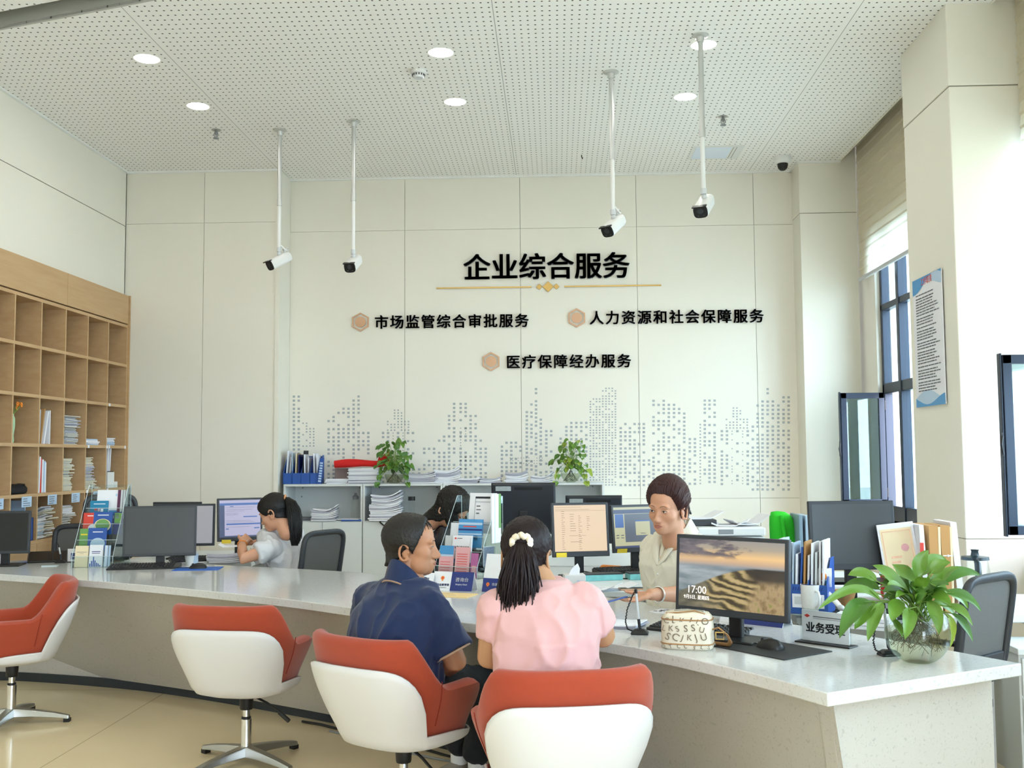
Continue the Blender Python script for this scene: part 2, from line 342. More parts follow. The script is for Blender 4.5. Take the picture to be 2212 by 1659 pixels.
def build_windows():
    def window(name, y0, y1, muls, trans, open_bay):
        root = thing(name, None, None, (0, 0, 0)); root['kind'] = 'structure'
        x0, x1 = 3.13, 3.21; z0, z1 = .82, 3.6; b = MB()
        b.box(x0, x1, y0, y1, z0, z0+.07); b.box(x0, x1, y0, y1, z1-.07, z1); b.box(x0, x1, y0, y0+.06, z0, z1); b.box(x0, x1, y1-.06, y1, z0, z1)
        for m_ in muls: b.box(x0-.01, x1, m_-.035, m_+.035, z0, z1)
        for t, h in trans: b.box(x0, x1, y0, y1, t-h, t+h)
        b.box(x0, x1, y0, y1, z0, z0+.2)
        b.build('window_frame', M['frame'], root, bevel=.006)
        p = MB(); ys = [y0] + muls + [y1]; zs = [z0] + [t for t, h in trans] + [z1]
        for i in range(len(ys)-1):
            for j in range(len(zs)-1):
                if (i, j) == open_bay: continue
                p.box(3.165, 3.171, ys[i], ys[i+1], zs[j], zs[j+1])
        p.build('window_pane', M['glass'], root)
        s = MB().box(2.98, 3.13, y0, y1, z0-.04, z0); s.build('window_sill', M['white_trim'], root, bevel=.004)
        return root
    w1 = window('window_1', 7.6, 10.1, [8.2, 8.85, 9.57], [(2.12, .05), (2.90, .03)], (3, 0))
    w2 = window('window_2', 3.3, 6.9, [3.95, 5.1, 6.3], [(2.12, .05), (2.90, .03)], (3, 0))
    window('window_3', -1.9, 2.6, [-.8, .4, 1.5], [(2.12, .05), (2.90, .03)], None)
    window('window_4', -5.4, -2.6, [-4.5, -3.5], [(2.12, .05), (2.90, .03)], None)
    def sash(parent, y, x_free, x_h, z0, z1):
        s = MB(); fw = .055; t = .035
        s.box(x_free, x_h, y, y+t, z0, z0+fw); s.box(x_free, x_h, y, y+t, z1-fw, z1); s.box(x_free, x_free+fw, y, y+t, z0, z1); s.box(x_h-fw, x_h, y, y+t, z0, z1)
        s.box(x_free-.012, x_free, y+.008, y+t+.02, z0-.01, z1+.01)
        o = s.build('casement_sash', M['frame'], parent, bevel=.004)
        MB().box(x_free+fw-.005, x_h-fw+.005, y+.012, y+.018, z0+fw-.005, z1-fw+.005).build('sash_pane', M['sash_glass'], o)
        h = MB(); h.box(x_free-.02, x_free-.01, y+.005, y+.03, (z0+z1)/2-.07, (z0+z1)/2+.07); h.tube([(x_free-.018, y-.004, (z0+z1)/2+.05), (x_free-.03, y-.012, (z0+z1)/2), (x_free-.018, y-.004, (z0+z1)/2-.06)], .007)
        h.build('window_handle', M['black'], o)
        g = MB()
        for z in (z0+.12, z1-.12): g.cyl((x_h+.006, y+.015, z-.045), (x_h+.006, y+.015, z+.045), .012, n=10); g.box(x_h, 3.14, y+.005, y+.025, z-.03, z+.03)
        g.build('hinge', M['black'], o)
    M['sash_glass'] = thin_glass('casement_glass', 'cfdfe2', .30)
    sash(w1, 10.03, 2.715, 3.125, 1.02, 2.085); sash(w2, 6.28, 2.655, 3.125, 1.02, 2.085)
    # zebra roller blind
    m = bpy.data.materials.new('blind_fabric'); m.use_nodes = True; nt = m.node_tree; nt.nodes.clear(); L = nt.links.new
    o = nt.nodes.new('ShaderNodeOutputMaterial'); d = nt.nodes.new('ShaderNodeBsdfDiffuse'); t = nt.nodes.new('ShaderNodeBsdfTranslucent'); mx = nt.nodes.new('ShaderNodeMixShader')
    d.inputs[0].default_value = S('e9e2d2'); t.inputs[0].default_value = S('f4ecda'); mx.inputs[0].default_value = .6
    L(d.outputs[0], mx.inputs[1]); L(t.outputs[0], mx.inputs[2]); L(mx.outputs[0], o.inputs[0]); M['blind'] = m
    def blind(y0, y1, zb, label):
        r = thing('roller_blind', label, 'blind', (3.02, (y0+y1)/2, 4.8)); a = (y1-y0)/2
        f = MB(); z = 4.75; k = 0; rings = []
        while z > zb:
            rings.append([(.006*math.sin(k*PI), -a, z-4.8), (.006*math.sin(k*PI), a, z-4.8)])
            z -= .005; k += 1
        zz = zb
        n = int((4.75-zb)/.085)
        for i in range(n+1):
            z0 = 4.75 - (4.75-zb)*i/n; z1 = 4.75 - (4.75-zb)*(i+1)/n if i < n else zb
            if z0-z1 < .001: continue
            f.loft([[(0, -a, z0-4.8), (0, a, z0-4.8)], [(.012, -a, z0-4.8-(z0-z1)*.12), (.012, a, z0-4.8-(z0-z1)*.12)], [(0, -a, z1-4.8), (0, a, z1-4.8)]], closed=False, cap=False)
        f.build('blind_fabric', M['blind'], r)
        MB().box(-.014, .014, -a, a, zb-4.835, zb-4.8).build('bottom_rail', M['lgrey'], r, bevel=.005)
        MB().cyl((0, -a, -.02), (0, a, -.02), .035).build('roller_tube', M['lgrey'], r, smooth=40)
    blind(7.72, 10.36, 3.24, 'cream pleated roller blind half drawn over the window beyond the pillar')
    blind(3.45, 6.75, 2.2, 'cream pleated roller blind added over the window nearer than the pillar to cut its daylight')  # added blind, mostly out of view, lowered to weaken this window's daylight
build_room(); build_windows()
# ---------------------------------------------------------------- lettering
_txt = {}
def glyphs(text, size, depth, bold=0, align='CENTER'):
    """extruded lettering as mesh data, laid in the XZ plane facing -Y, centred on x, standing on z=0"""
    key = (text, size, depth, bold, align)
    if key in _txt: return _txt[key]
    c = bpy.data.curves.new('lettering', 'FONT'); c.body = text; c.size = size; c.extrude = depth/2; c.align_x = align; c.resolution_u = 3
    o = bpy.data.objects.new('lettering', c); COL.objects.link(o)
    me = bpy.data.meshes.new_from_object(o.evaluated_get(bpy.context.evaluated_depsgraph_get()))
    bpy.data.objects.remove(o); bpy.data.curves.remove(c)
    if bold:   # thicken the strokes by laying shifted copies over one another
        q = bold*size; vs = [v.co.copy() for v in me.vertices]; fs = [tuple(p.vertices) for p in me.polygons]; V = []; Fc = []
        for dx, dy in ((q, q*.6), (-q, q*.6), (q, -q*.6), (-q, -q*.6)):
            n0 = len(V); V += [v + Vector((dx, dy, 0)) for v in vs]; Fc += [tuple(n0+i for i in f) for f in fs]
        me = bpy.data.meshes.new('lettering'); me.from_pydata(V, [], Fc)
    me.transform(Matrix.Rotation(PI/2, 4, 'X'))
    _txt[key] = me
    return me
def text_into(mb, text, size, mat4, mi, depth=.0008, bold=0, align='CENTER'):
    """adds lettering to a mesh builder, placed by mat4"""
    me = glyphs(text, size, depth, bold, align)
    old = mb.x; mb.x = old @ mat4
    mb.add([v.co for v in me.vertices], [tuple(p.vertices) for p in me.polygons], mi); mb.x = old
def scribble(mb, x0, x1, z0, z1, rows, mi, rnd, y=-.0006, h=.45, fill=(.5, 1.0), words=3):
    """lines of unreadable small print as thin bars on a sheet facing -Y"""
    for i in range(rows):
        z = z1 - (z1-z0)*(i+.5)/rows; hh = (z1-z0)/rows*h/2; x = x0; end = x0+(x1-x0)*rnd.uniform(*fill)
        while x < end - .001:
            l = min((x1-x0)/words*rnd.uniform(.5, 1.3), end-x)
            mb.quad((x, y, z-hh), (x+l*.9, y, z-hh), (x+l*.9, y, z+hh), (x, y, z+hh), mi); x += l
# ---------------------------------------------------------------- ceiling fittings
def downlights():
    vis = [(-3.0, 7.41, 'near left'), (-2.98, 8.46, ''), (-.815, 7.42, ''), (-.813, 8.486, ''), (1.095, 7.39, ''), (1.096, 8.48, ''), (-.80, 6.36, '')]
    lab = ['round recessed downlight nearest the left wall, front row', 'round recessed downlight above the left sprinkler', 'round recessed downlight in front of the smoke detector',
           'round recessed downlight behind the smoke detector', 'round recessed downlight behind the flange of the nearest camera pole', 'round recessed downlight left of the nearest camera pole', 'round recessed downlight cut by the top edge of the photo']
    hidden = [(-3, 4.6), (-.8, 4.6), (1.1, 4.6), (-3, 2.4), (-.8, 2.4), (1.1, 2.4), (-3, 0), (-.8, 0), (1.1, 0), (-3, -3), (1.1, -3)]
    r = thing('downlight', lab[0], 'ceiling light', (vis[0][0], vis[0][1], 4.46), 0, 'recessed ceiling downlights')
    MB().lathe([(.082, 0), (.095, -.004), (.098, 0), (.098, .003), (.082, .003)], 32, cap=False).build('trim_ring', M['white_trim'], r, smooth=40)
    MB().lathe([(.0829, -.0035), (.04, -.0045), (.001, -.0045)], 32).build('diffuser', M['lamp'], r, smooth=60)
    for i in range(1, 7): dup(r, lab[i], (vis[i][0], vis[i][1], 4.46))
    for i, (x, y) in enumerate(hidden): dup(r, 'round recessed downlight over the waiting area, out of the photo', (x, y, 4.46))
def camera_poles():
    cam_d = [((-2.463, 9.136), (607, 543), 'leftmost white bullet camera on a ceiling pole, before the wall corner', (-.62, -.62, -.5), 1, .60),
             ((-1.753, 8.933), (765, 548), 'second white bullet camera from the left on a long ceiling pole', (-.12, -.85, -.5), 0, .58),
             ((.454, 7.889), (1325, 463), 'white bullet camera on ceiling pole left of the nearest pole, with a cable on top', (-.5, -.65, -.58), 1, .59),
             ((1.048, 7.222), (1523, 418), 'nearest white bullet camera on a ceiling pole passing the downlight', (-.35, -.75, -.58), 0, .62)]
    for (x, y), px, lab, d, cable, split in cam_d:
        z = PY(px[0], px[1], y).z - 4.46
        r = thing('ceiling_camera', lab, 'security camera', (x, y, 4.46), 0, 'bullet cameras hung on ceiling poles')
        MB().lathe([(.001, 0), (.06, 0), (.06, -.006), (.03, -.014), (.024, -.05), (.001, -.05)], 24).build('ceiling_flange', M['galv'], r, smooth=40)
        zs = z*split
        MB().cyl((0, 0, -.01), (0, 0, zs), .019, n=16).build('upper_pole', M['galv'], r, smooth=40)
        MB().cyl((0, 0, zs), (0, 0, z), .0165, n=16).build('lower_pole', M['white'], r, smooth=40)
        MB().cyl((0, 0, zs+.03), (0, 0, zs-.03), .0225, n=16).build('pole_collar', M['galv'], r, smooth=40)
        MB().cyl((0, 0, z+.035), (0, 0, z-.005), .021, n=16).ball((.004, -.002, z-.022), .02).build('swivel_joint', M['lgrey'], r, smooth=40)
        f = Vector(d).normalized(); s_ = f.cross(Vector((0, 0, 1))).normalized(); u = s_.cross(f)
        ctr = Vector((0, 0, z-.02)) - u*.058 + f*.035 
        X = Matrix(((s_.x, f.x, u.x, ctr.x), (s_.y, f.y, u.y, ctr.y), (s_.z, f.z, u.z, ctr.z), (0, 0, 0, 1)))
        def ring(t, k, top=1): 
            o = []
            for a in range(24):
                c_, n_ = math.cos(2*PI*a/24), math.sin(2*PI*a/24)
                px_ = .052*k*math.copysign(abs(c_)**.6, c_); pz_ = .047*k*math.copysign(abs(n_)**.6, n_)
                o.append((px_, t, pz_))
            return o
        b = MB().at(X).loft([ring(-.12, .75), ring(-.112, .92), ring(-.09, 1), ring(.085, 1), ring(.10, .98)]).build('camera_body', M['white'], r, smooth=35)
        fc = MB().at(X); fc.loft([ring(.096, .985), ring(.107, .95)]); fc.box(-.05, .05, .09, .125, .038, .046)
        fc.build('camera_face', M['black'], b, smooth=30)
        le = MB().at(X); le.cyl((0, .1, .008), (0, .1095, .008), .022, n=20); le.cyl((-.02, .1, -.028), (-.02, .109, -.028), .006, n=10); le.cyl((.02, .1, -.028), (.02, .109, -.028), .006, n=10)
        le.build('camera_lens', M['dgrey'], b, smooth=40)
        if cable:
            q = ctr + u*.05 - f*.09
            MB().tube([(.0, 0, z+.06), (.02, .0, z+.05), tuple(Vector((.05, .02, z+.02))), tuple(q+u*.02), tuple(q+Vector((.03, .02, .02))), tuple(q+Vector((.02, .03, .05))), tuple(q)], .008, 8).build('cable', M['white'], r, smooth=50)
    # dome camera, smoke detector, sprinklers, access panel
    r = thing('dome_camera', 'white ceiling dome camera with dark globe near the back right corner', 'security camera', (2.283, 10.3, 4.46))
    MB().lathe([(.001, 0), (.085, 0), (.088, -.03), (.075, -.055), (.05, -.07), (.001, -.07)], 28).build('housing', M['white'], r, smooth=40)
    MB().lathe([(.052, -.06), (.052, -.085), (.045, -.115), (.025, -.135), (.001, -.14)], 24).build('dome', M['black'], r, smooth=60)
    r = thing('smoke_detector', 'round white smoke detector on the ceiling between two downlights', 'smoke detector', (-1.026, 7.771, 4.46))
    MB().lathe([(.001, 0), (.06, 0), (.062, -.02), (.05, -.028), (.001, -.028)], 24).build('base', M['white'], r, smooth=40)
    MB().lathe([(.045, -.026), (.046, -.045), (.036, -.058), (.001, -.06)], 24).build('sensor_cap', M['lgrey'], r, smooth=40)
    for k in range(1):
        g = MB()
        for a in range(14): 
            t = 2*PI*a/14; g.cbox((.0465*math.cos(t), .0465*math.sin(t), -.038), (.008, .008, .014))
        g.build('vent_slots', M['dgrey'], r)
    r = thing('fire_sprinkler', 'left ceiling sprinkler head near the left wall', 'sprinkler', (-3.036, 9.099, 4.46), 0, 'ceiling sprinkler heads')
    MB().lathe([(.001, 0), (.04, 0), (.042, -.005), (.025, -.012), (.001, -.012)], 20).build('escutcheon', M['alu'], r, smooth=40)
    b = MB().cyl((0, 0, 0), (0, 0, -.045), .011, n=10); b.tube([(.011, 0, -.02), (.02, 0, -.045), (.006, 0, -.075)], .004, 6); b.tube([(-.011, 0, -.02), (-.02, 0, -.045), (-.006, 0, -.075)], .004, 6); b.cyl((0, 0, -.045), (0, 0, -.075), .004, n=6)
    b.build('sprinkler_body', M['grey'], r)
    MB().cyl((0, 0, -.075), (0, 0, -.08), .026, n=16).build('deflector', M['grey'], r)
    dup(r, 'right ceiling sprinkler head above the white access panel', (1.491, 9.011, 4.46))
    r = thing('ceiling_panel', 'flat bluish white square access panel in the ceiling', 'access panel', (1.59, 10.09, 4.46))
    MB().box(-.25, .25, -.215, .215, -.008, 0).build('panel_frame', M['white'], r, bevel=.002)
    MB().box(-.215, .13, -.185, .185, -.011, -.004).build('inner_panel', mat('pale_blue_panel', 'dfe9f6', .4), r, bevel=.002)
    b = MB(); b.box(.145, .149, -.185, .185, -.0105, -.006); b.box(.175, .179, -.185, .185, -.0105, -.006); b.build('slot', M['groove'], r)
    h = thing('ceiling_hook', 'tiny dark hook on the ceiling before the back wall', 'hook', (PZ(1254, 361, 4.46).x, 10.1, 4.46))
    MB().tube([(0, 0, 0), (0, 0, -.02), (.012, 0, -.03), (.004, 0, -.04)], .005, 6).build('hook', M['black'], h)
downlights(); camera_poles()
# ---------------------------------------------------------------- back wall sign
def wall_sign():
    Y = 10.818
    def line(name, label, text, x0, x1, z0, h, bold):
        n = len(text); r = thing(name, label, 'wall lettering', ((x0+x1)/2, Y, z0)); pitch = (x1-x0-h*.94)/(n-1)
        for i, ch in enumerate(text):
            me = glyphs(ch, h*1.06, .016, bold)
            o = link('character', me.copy(), r, loc=(x0+h*.47+pitch*i-(x0+x1)/2, -.014, h*.09)); o.data.materials.clear(); o.data.materials.append(M['ink'])
    line('title_lettering', 'large dark blue raised Chinese title across the upper back wall', '企业综合服务', -.94, .776, 3.353, .275, .022)
    line('subtitle_lettering', 'small dark Chinese line under the title, left of the two in the upper row', '市场监管综合审批服务', -1.885, -.277, 2.85, .142, .02)
    line('subtitle_lettering', 'small dark Chinese line under the title, right of the two in the upper row', '人力资源和社会保障服务', .37, 2.155, 2.868, .142, .02)
    line('subtitle_lettering', 'small dark Chinese line on its own in the lower row, above the skyline', '医疗保障经办服务', -.503, .782, 2.416, .142, .02)
    r = thing('gold_divider', 'thin gold divider rule with three small diamonds under the title', 'wall ornament', (-.065, Y, 3.272))
    for a, b in ((-1.174, -.175), (.169, 1.177)): MB().box(a, b, -.012, .001, -.007, .007).build('rule', M['gold'], r)
    for x, s in ((-.093, .032), (0, .058), (.087, .032)): MB().prism([(-s, 0), (0, -s), (s, 0), (0, s)], 0, .014).at(Matrix()).build('diamond', M['gold'], r, mat4=tr(x, .001, 0) @ rx(PI/2), bevel=.003)
    r = None
    for x, z, lab in ((-2.042, 2.924, 'rose gold hexagon badge before the upper left Chinese line'), (.231, 2.94, 'rose gold hexagon badge before the upper right Chinese line'), (-.667, 2.493, 'rose gold hexagon badge before the lowest Chinese line')):
        if r is None:
            r = thing('hexagon_badge', lab, 'wall ornament', (x, Y, z), 0, 'hexagon badges on the back wall')
            hx = lambda R: [(R*math.sin(PI/3*k), R*math.cos(PI/3*k)) for k in range(6)]
            b = MB(); o, i = hx(.100), hx(.084)
            for k in range(6):
                j = (k+1) % 6
                b.loft([[(o[k][0], 0, o[k][1]), (o[j][0], 0, o[j][1]), (i[j][0], 0, i[j][1]), (i[k][0], 0, i[k][1])], [(o[k][0], -.014, o[k][1]), (o[j][0], -.014, o[j][1]), (i[j][0], -.014, i[j][1]), (i[k][0], -.014, i[k][1])]])
            b.build('hexagon_frame', M['rose'], r)
            MB().cyl((0, 0, 0), (0, -.014, 0), .056, n=36).build('round_centre', M['rose'], r, smooth=40)
        else: dup(r, lab, (x, Y, z))
    # skyline of small square dots
    rnd = random.Random(7); b = MB()
    S1 = 3.8138
    def P1(cx, cyy): return PY(600+cx/S1, 820+cyy/S1, 10.8195)
    def col(x, top, bot, pitch=33.5, s=.0125, p=.74, first=True):
        y = top; k = 0
        while y <= bot + 1:
            if (first and k == 0) or rnd.random() < p:
                c = P1(x, y); b.add([(c.x-s, 10.8185, c.z-s*.9), (c.x+s, 10.8185, c.z-s*.9), (c.x+s, 10.8185, c.z+s*.9), (c.x-s, 10.8185, c.z+s*.9)], [(0, 1, 2, 3)])
            y += pitch; k += 1
    D = 2135.7; BOT = 872
    for x, t in ((133, 140), (173, 140), (419, 342), (460, 308), (501, 274), (542, 240), (583, 240), (625, 173), (666, 139), (705, 440), (746, 440),
                 (1165, 740), (1207, 570), (1247, 570), (1288, 570), (1330, 503), (1371, 470), (1412, 300), (1453, 200), (1507, 200), (1548, 200), (1589, 300), (1630, 300), (1672, 503), (1713, 570),
                 (1847, 553), (1885, 520), (1924, 520), (1962, 520), (2000, 553), (2052, 268), (2090, 205), (2128, 78), (2167, 330)): col(x, t, BOT)
    for x in (868, 909, 991, 1073, 1114): col(x, 440, BOT, p=.62)
    for x, t in ((77, 425), (117, 425), (195, 487), (242, 390), (283, 357), (324, 357), (365, 357), (406, 357), (690, 400), (728, 366), (766, 400), (804, 366), (842, 366), (880, 366),
                 (923, 665), (960, 175), (1002, 208), (1044, 175), (1086, 208), (1129, 208), (1171, 242), (1213, 280), (1259, 490), (1301, 490), (1382, 173), (1421, 173), (1463, 173)): col(x+D, t, BOT)
    for x in (1523, 1565, 1651, 1736): col(x+D, 425, BOT, p=.7)
    for x, t in ((1778, 388), (1818, 214), (1858, 180), (1900, 78), (1943, 180), (1988, 214), (2031, 146), (2073, 146)): col(x+D, t, 905, 34.5, p=.8)
    for x, t in ((209, 360), (238, 360), (267, 405), (296, 405)): col(x, t, 560, 23.5, .008)
    for x, t in ((906, 346), (935, 370), (963, 252), (992, 252), (1020, 275), (1048, 346), (1077, 346)): col(x, t, 418, 23.5, .008, .85); col(x+654.7+D-2135.7 if False else x+2790.7, t-18, 400, 23.5, .008, .85)
    for x in (950, 1033, 1507, 1548): col(x, 440 if x < 1100 else 400, BOT, 24, .006, .6)
    for x in (1607, 1694): col(x+D, 425, BOT, 24, .006, .6)
    col(1345+D, 370, BOT, 27, .008, .95)
    for x, t in ((440, 182), (465, 160), (490, 160), (516, 160), (542, 93), (568, 72), (594, 72), (620, 72), (646, 93)): col(x+D, t, BOT, 21.5, .008, .82)
    for y in (646, 668, 690):
        for k in range(13): 
            if rnd.random() < .8: col(1915+k*22, y, y, 30, .005, 1)
    tag(b.build('skyline_decal', M['dot']), 'silver grey city skyline of small squares stuck along the back wall', 'wall decal')
wall_sign()
# ---------------------------------------------------------------- poster on the pillar
def poster():
    r = thing('wall_notice', 'tall acrylic notice with blue waves and rows of print on the pillar', 'notice board', (2.596, 7.29, 1.83)); X = Matrix(((0, 1, 0, 0), (-1, 0, 0, 0), (0, 0, 1, 0), (0, 0, 0, 1)))
    # local: x runs along -Y, faces -X
    W, Hh = .557, .91
    X = rz(-PI/2)
    MB().at(X).box(-W/2, W/2, -.012, -.004, 0, Hh).build('panel', M['paper'], r, bevel=.003)
    b = MB().at(X); y = -.0128
    def wave(f0, top, mi, yy):
        n = 24
        for i in range(n):
            xa, xb = -W/2+W*i/n, -W/2+W*(i+1)/n; za, zb = f0((i)/n)*Hh, f0((i+1)/n)*Hh
            if top: b.quad((xa, yy, za), (xb, yy, zb), (xb, yy, Hh), (xa, yy, Hh), mi)
            else: b.quad((xa, yy, 0), (xb, yy, 0), (xb, yy, zb), (xa, yy, za), mi)
    wave(lambda t: .905 - .035*math.cos(t*5.2+.4) + .015*t, True, 1, y); wave(lambda t: .93 - .06*math.cos(t*4.3-.2)+.012, True, 0, y-.0004)
    b.build('header_wave', [M['sky'], M['lblue']], r); b = MB().at(X)
    wave(lambda t: .075 - .05*math.cos(t*4.2+1.4), False, 1, y); wave(lambda t: .05+.035*math.sin(t*5+2.6), False, 0, y-.0004)
    b.build('footer_wave', [M['sky'], M['lblue']], r)
    b = MB().at(X); rnd = random.Random(3); text_into(b, '工作职责', .055, tr(.0, y-.001, .855), 0); b.build('heading', M['redp'], r)
    b = MB().at(X); z = .80
    for k, n in enumerate((1, 7, 3, 1, 4, 3, 5, 1, 4, 4)):
        scribble(b, -W/2+.06, W/2-.05, z-n*.0195, z, n, 0, rnd, y-.0008, .42, (.7, 1), 7); z -= n*.0195+.006
    b.build('body_text', M['txt'], r)
poster()
# ---------------------------------------------------------------- bookcase in the left wall
BX = -4.353; BD = [7.28, 7.737, 8.177, 8.615, 9.054, 9.494, 9.939, 10.382]; BZ = [2.864, 2.462, 2.048, 1.637, 1.221, .83]
def bookcase():
    r = thing('bookcase', 'built-in light oak pigeonhole bookcase along the left wall', 'bookcase', (BX, 8.84, 0))
    def bx(y0, y1, z0, z1, x0=-.34, x1=0): return MB().box(x0, x1, y0-8.84, y1-8.84, z0, z1)
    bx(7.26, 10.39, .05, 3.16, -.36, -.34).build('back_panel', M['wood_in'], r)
    for y0, y1 in ((7.26, 9.05), (9.055, 10.38)): bx(y0, y1, 2.875, 3.165, -.34, .008).build('cornice_panel', M['wood'], r, bevel=.002)
    bx(10.392, 10.405, .0, 3.168, -.34, .022).build('end_panel', M['wood'], r, bevel=.002)
    for z in BZ: bx(7.26, 10.392, z-.028, z, -.34, .002).build('shelf', M['wood'], r)
    for y in BD: bx(y-.009, y+.009, .83, 2.85, -.34, 0).build('divider', M['wood_in'] if False else M['wood'], r)
    for i in range(len(BD)-1): bx(BD[i]+.004, BD[i+1]-.004, .06, .80, -.02, .004).build('door', M['wood'], r, bevel=.002)
    bx(7.26, 10.39, 0, .06, -.3, -.03).build('plinth', M['black_matt'], r)
    lab = MB()
    b = MB()
    for i, (y, z) in enumerate(((9.97, 2.048), (9.53, 1.637), (9.98, 1.637), (9.975+.38, 1.637), (9.93, 1.637), (9.52, 1.221), (9.96, 1.221))): b.box(.002, .0035, y-8.84, y-8.84+.035, z-.03, z-.002)
    b.build('shelf_label', M['paper'], r)
    for c in range(1, 6):
        y = BD[c]+.17; bb = MB().box(.003, .006, y-8.84, y-8.84+.16, 1.115, 1.2); rnd = random.Random(c); 
        for k in range(4): bb.box(.0062, .0068, y-8.84+.02, y-8.84+.14*rnd.uniform(.6, 1), 1.125+k*.018, 1.131+k*.018, 1)
        bb.build('paper_label', [M['lblue'], M['txt']], r)
bookcase()
# ---------------------------------------------------------------- white cabinets along the back wall
CABX = [-2.744, -1.932, -1.13, -.33, .469]
def cabinets():
    labs = ['white open-fronted low cabinet at the left end of the row', 'white low cabinet second from the left, holding a leaning paper stack', 'white low cabinet third from the left, behind the bowed woman', 'white low cabinet at the right end of the row, behind large monitors']
    r = None
    for i in range(4):
        cx = -2.338 + .8035*i; w_ = .80
        if r is None:
            r = thing('cabinet', labs[0], 'cabinet', (cx, 10.4, 0), 0, 'white cabinets under the skyline'); a = w_/2
            b = MB(); b.box(-a, a, 0, .41, 1.216, 1.238); b.box(-a, -a+.02, 0, .41, .0, 1.216); b.box(a-.02, a, 0, .41, 0, 1.216); b.box(-a, a, .395, .41, 0, 1.22); b.box(-a+.02, a-.02, .0, .40, .85, .871); b.box(-a+.02, a-.02, .02, .4, .04, .06)
            b.build('carcass', M['cab'], r, bevel=.002)
            for s in (-1, 1):
                d = MB().box(min(s*.002, s*(a-.004)), max(s*.002, s*(a-.004)), -.018, -.001, .06, .862).build('door', M['cab'], r, bevel=.002)
            for x, z in ((-a+.1, 1.19), (a-.1, 1.19), (-a+.09, 1.10)): MB().cyl((x, .396, z), (x, .390, z), .008, n=10).build('screw_cap', M['grey'], r)
        else: dup(r, labs[i], (cx, 10.4, 0))
M['cab'] = mat('white_melamine', 'd8dcdc', .4)
cabinets()
# ---------------------------------------------------------------- curved reception counter
CTOP = .77
FRONT = [(-4.38, 6.96), (-3.578, 6.62), (-2.87, 6.28), (-2.205, 5.92), (-1.462, 5.46), (-1.028, 5.13), (-.375, 4.63), (.03, 4.31), (.34, 4.01), (.62, 3.635), (.825, 3.292)]
BACK = [(-4.38, 7.12), (-3.9, 7.5), (-2.80, 7.33), (-2.1, 7.06), (-1.456, 6.77), (-.95, 6.45), (-.3, 5.97), (.26, 5.48), (.72, 4.95), (1.236, 4.331), (1.613, 3.757)]
def sst_(a, b, x):
    t = min(1, max(0, (x-a)/(b-a))); return t*t*(3-2*t)
def crom(P, n):
    P = [Vector((a, b)) for a, b in P]; P = [P[0]*2-P[1]] + P + [P[-1]*2-P[-2]]; out = []
    for i in range(1, len(P)-2):
        for k in range(n):
            t = k/n; a, b, c, d = P[i-1:i+3]
            out.append(.5*((2*b)+(c-a)*t+(2*a-5*b+4*c-d)*t*t+(3*b-a-3*c+d)*t**3))
    out.append(P[-2]); return out
def offset(P, d, d1=None):
    o = []
    for i, p in enumerate(P):
        if d1 is not None: d_ = d + (d1-d)*sst_(.55, 1, i/(len(P)-1))
        else: d_ = d
        t = (P[min(i+1, len(P)-1)]-P[max(i-1, 0)]).normalized(); o.append(p + Vector((-t.y, t.x))*d_)
    return o
def counter():
    f = crom(FRONT, 6); k = crom(BACK, 6)
    def strip(fr, bk, z0, z1, z0f=None):
        return [[(p.x, p.y, z0), (p.x, p.y, z1), (q.x, q.y, z1), (q.x, q.y, z0)] for p, q in zip(fr, bk)]
    t = MB().loft(strip(f, k, .727, CTOP))
    tag(t.build('countertop', M['stone'], smooth=40, bevel=.004), 'long curved pale quartz worktop of the reception counter', 'countertop')
    r = thing('reception_counter', 'curved reception counter front of speckled beige stone with sloping face', 'reception counter', (0, 0, 0))
    g = [(p, p.lerp(q, .5)) for p, q in zip(f, k)]
    top = offset(f, .085); bot = offset(f, .50, .20)
    kk = [p.lerp(q, .54) for p, q in zip(f, k)]
    n = len(f)-1
    dirv = (f[n]-f[n-1]).normalized()
    def cut(P, m): 
        P = list(P); P[-1] = P[-1] - dirv*m; return P
    top = cut(top, .085); kk2 = cut(kk, .086); bot = cut(bot, .086)
    b = MB(); b.loft([[(p.x, p.y, .727), (q.x, q.y, .727), (q.x, q.y, .055), (s.x, s.y, .055)] for p, q, s in zip(top, kk2, bot)])
    e0, e1 = top[-1], cut(kk, .085)[-1]; e2 = cut(k, .085)[-1]-(cut(k, .085)[-1]-e0).normalized()*.05; dv = dirv*.05
    b.build('stone_front', M['base_stone'], r, smooth=40); b = MB(); b.loft([[(bot[-1].x, bot[-1].y, .0), (e0.x, e0.y, .727), (e2.x, e2.y, .727), (e2.x, e2.y, 0)], [(bot[-1].x-dv.x, bot[-1].y-dv.y, .0), (e0.x-dv.x, e0.y-dv.y, .727), (e2.x-dv.x, e2.y-dv.y, .727), (e2.x-dv.x, e2.y-dv.y, 0)]])
    b.build('end_panel', M['base_stone'], r)
    kb = offset(f, .53, .24); kb = cut(kb, .1); kq = cut([p.lerp(q, .52) for p, q in zip(f, k)], .1)
    MB().loft([[(p.x, p.y, 0), (p.x, p.y, .056), (q.x, q.y, .056), (q.x, q.y, 0)] for p, q in zip(kb, kq)]).build('kick_plinth', M['kick'], r)
M['kick'] = mat('charcoal_plinth', '2a3034', .5)
counter()
import numpy as np
def sst(a, b, x):
    t = min(1, max(0, (x-a)/(b-a))); return t*t*(3-2*t)
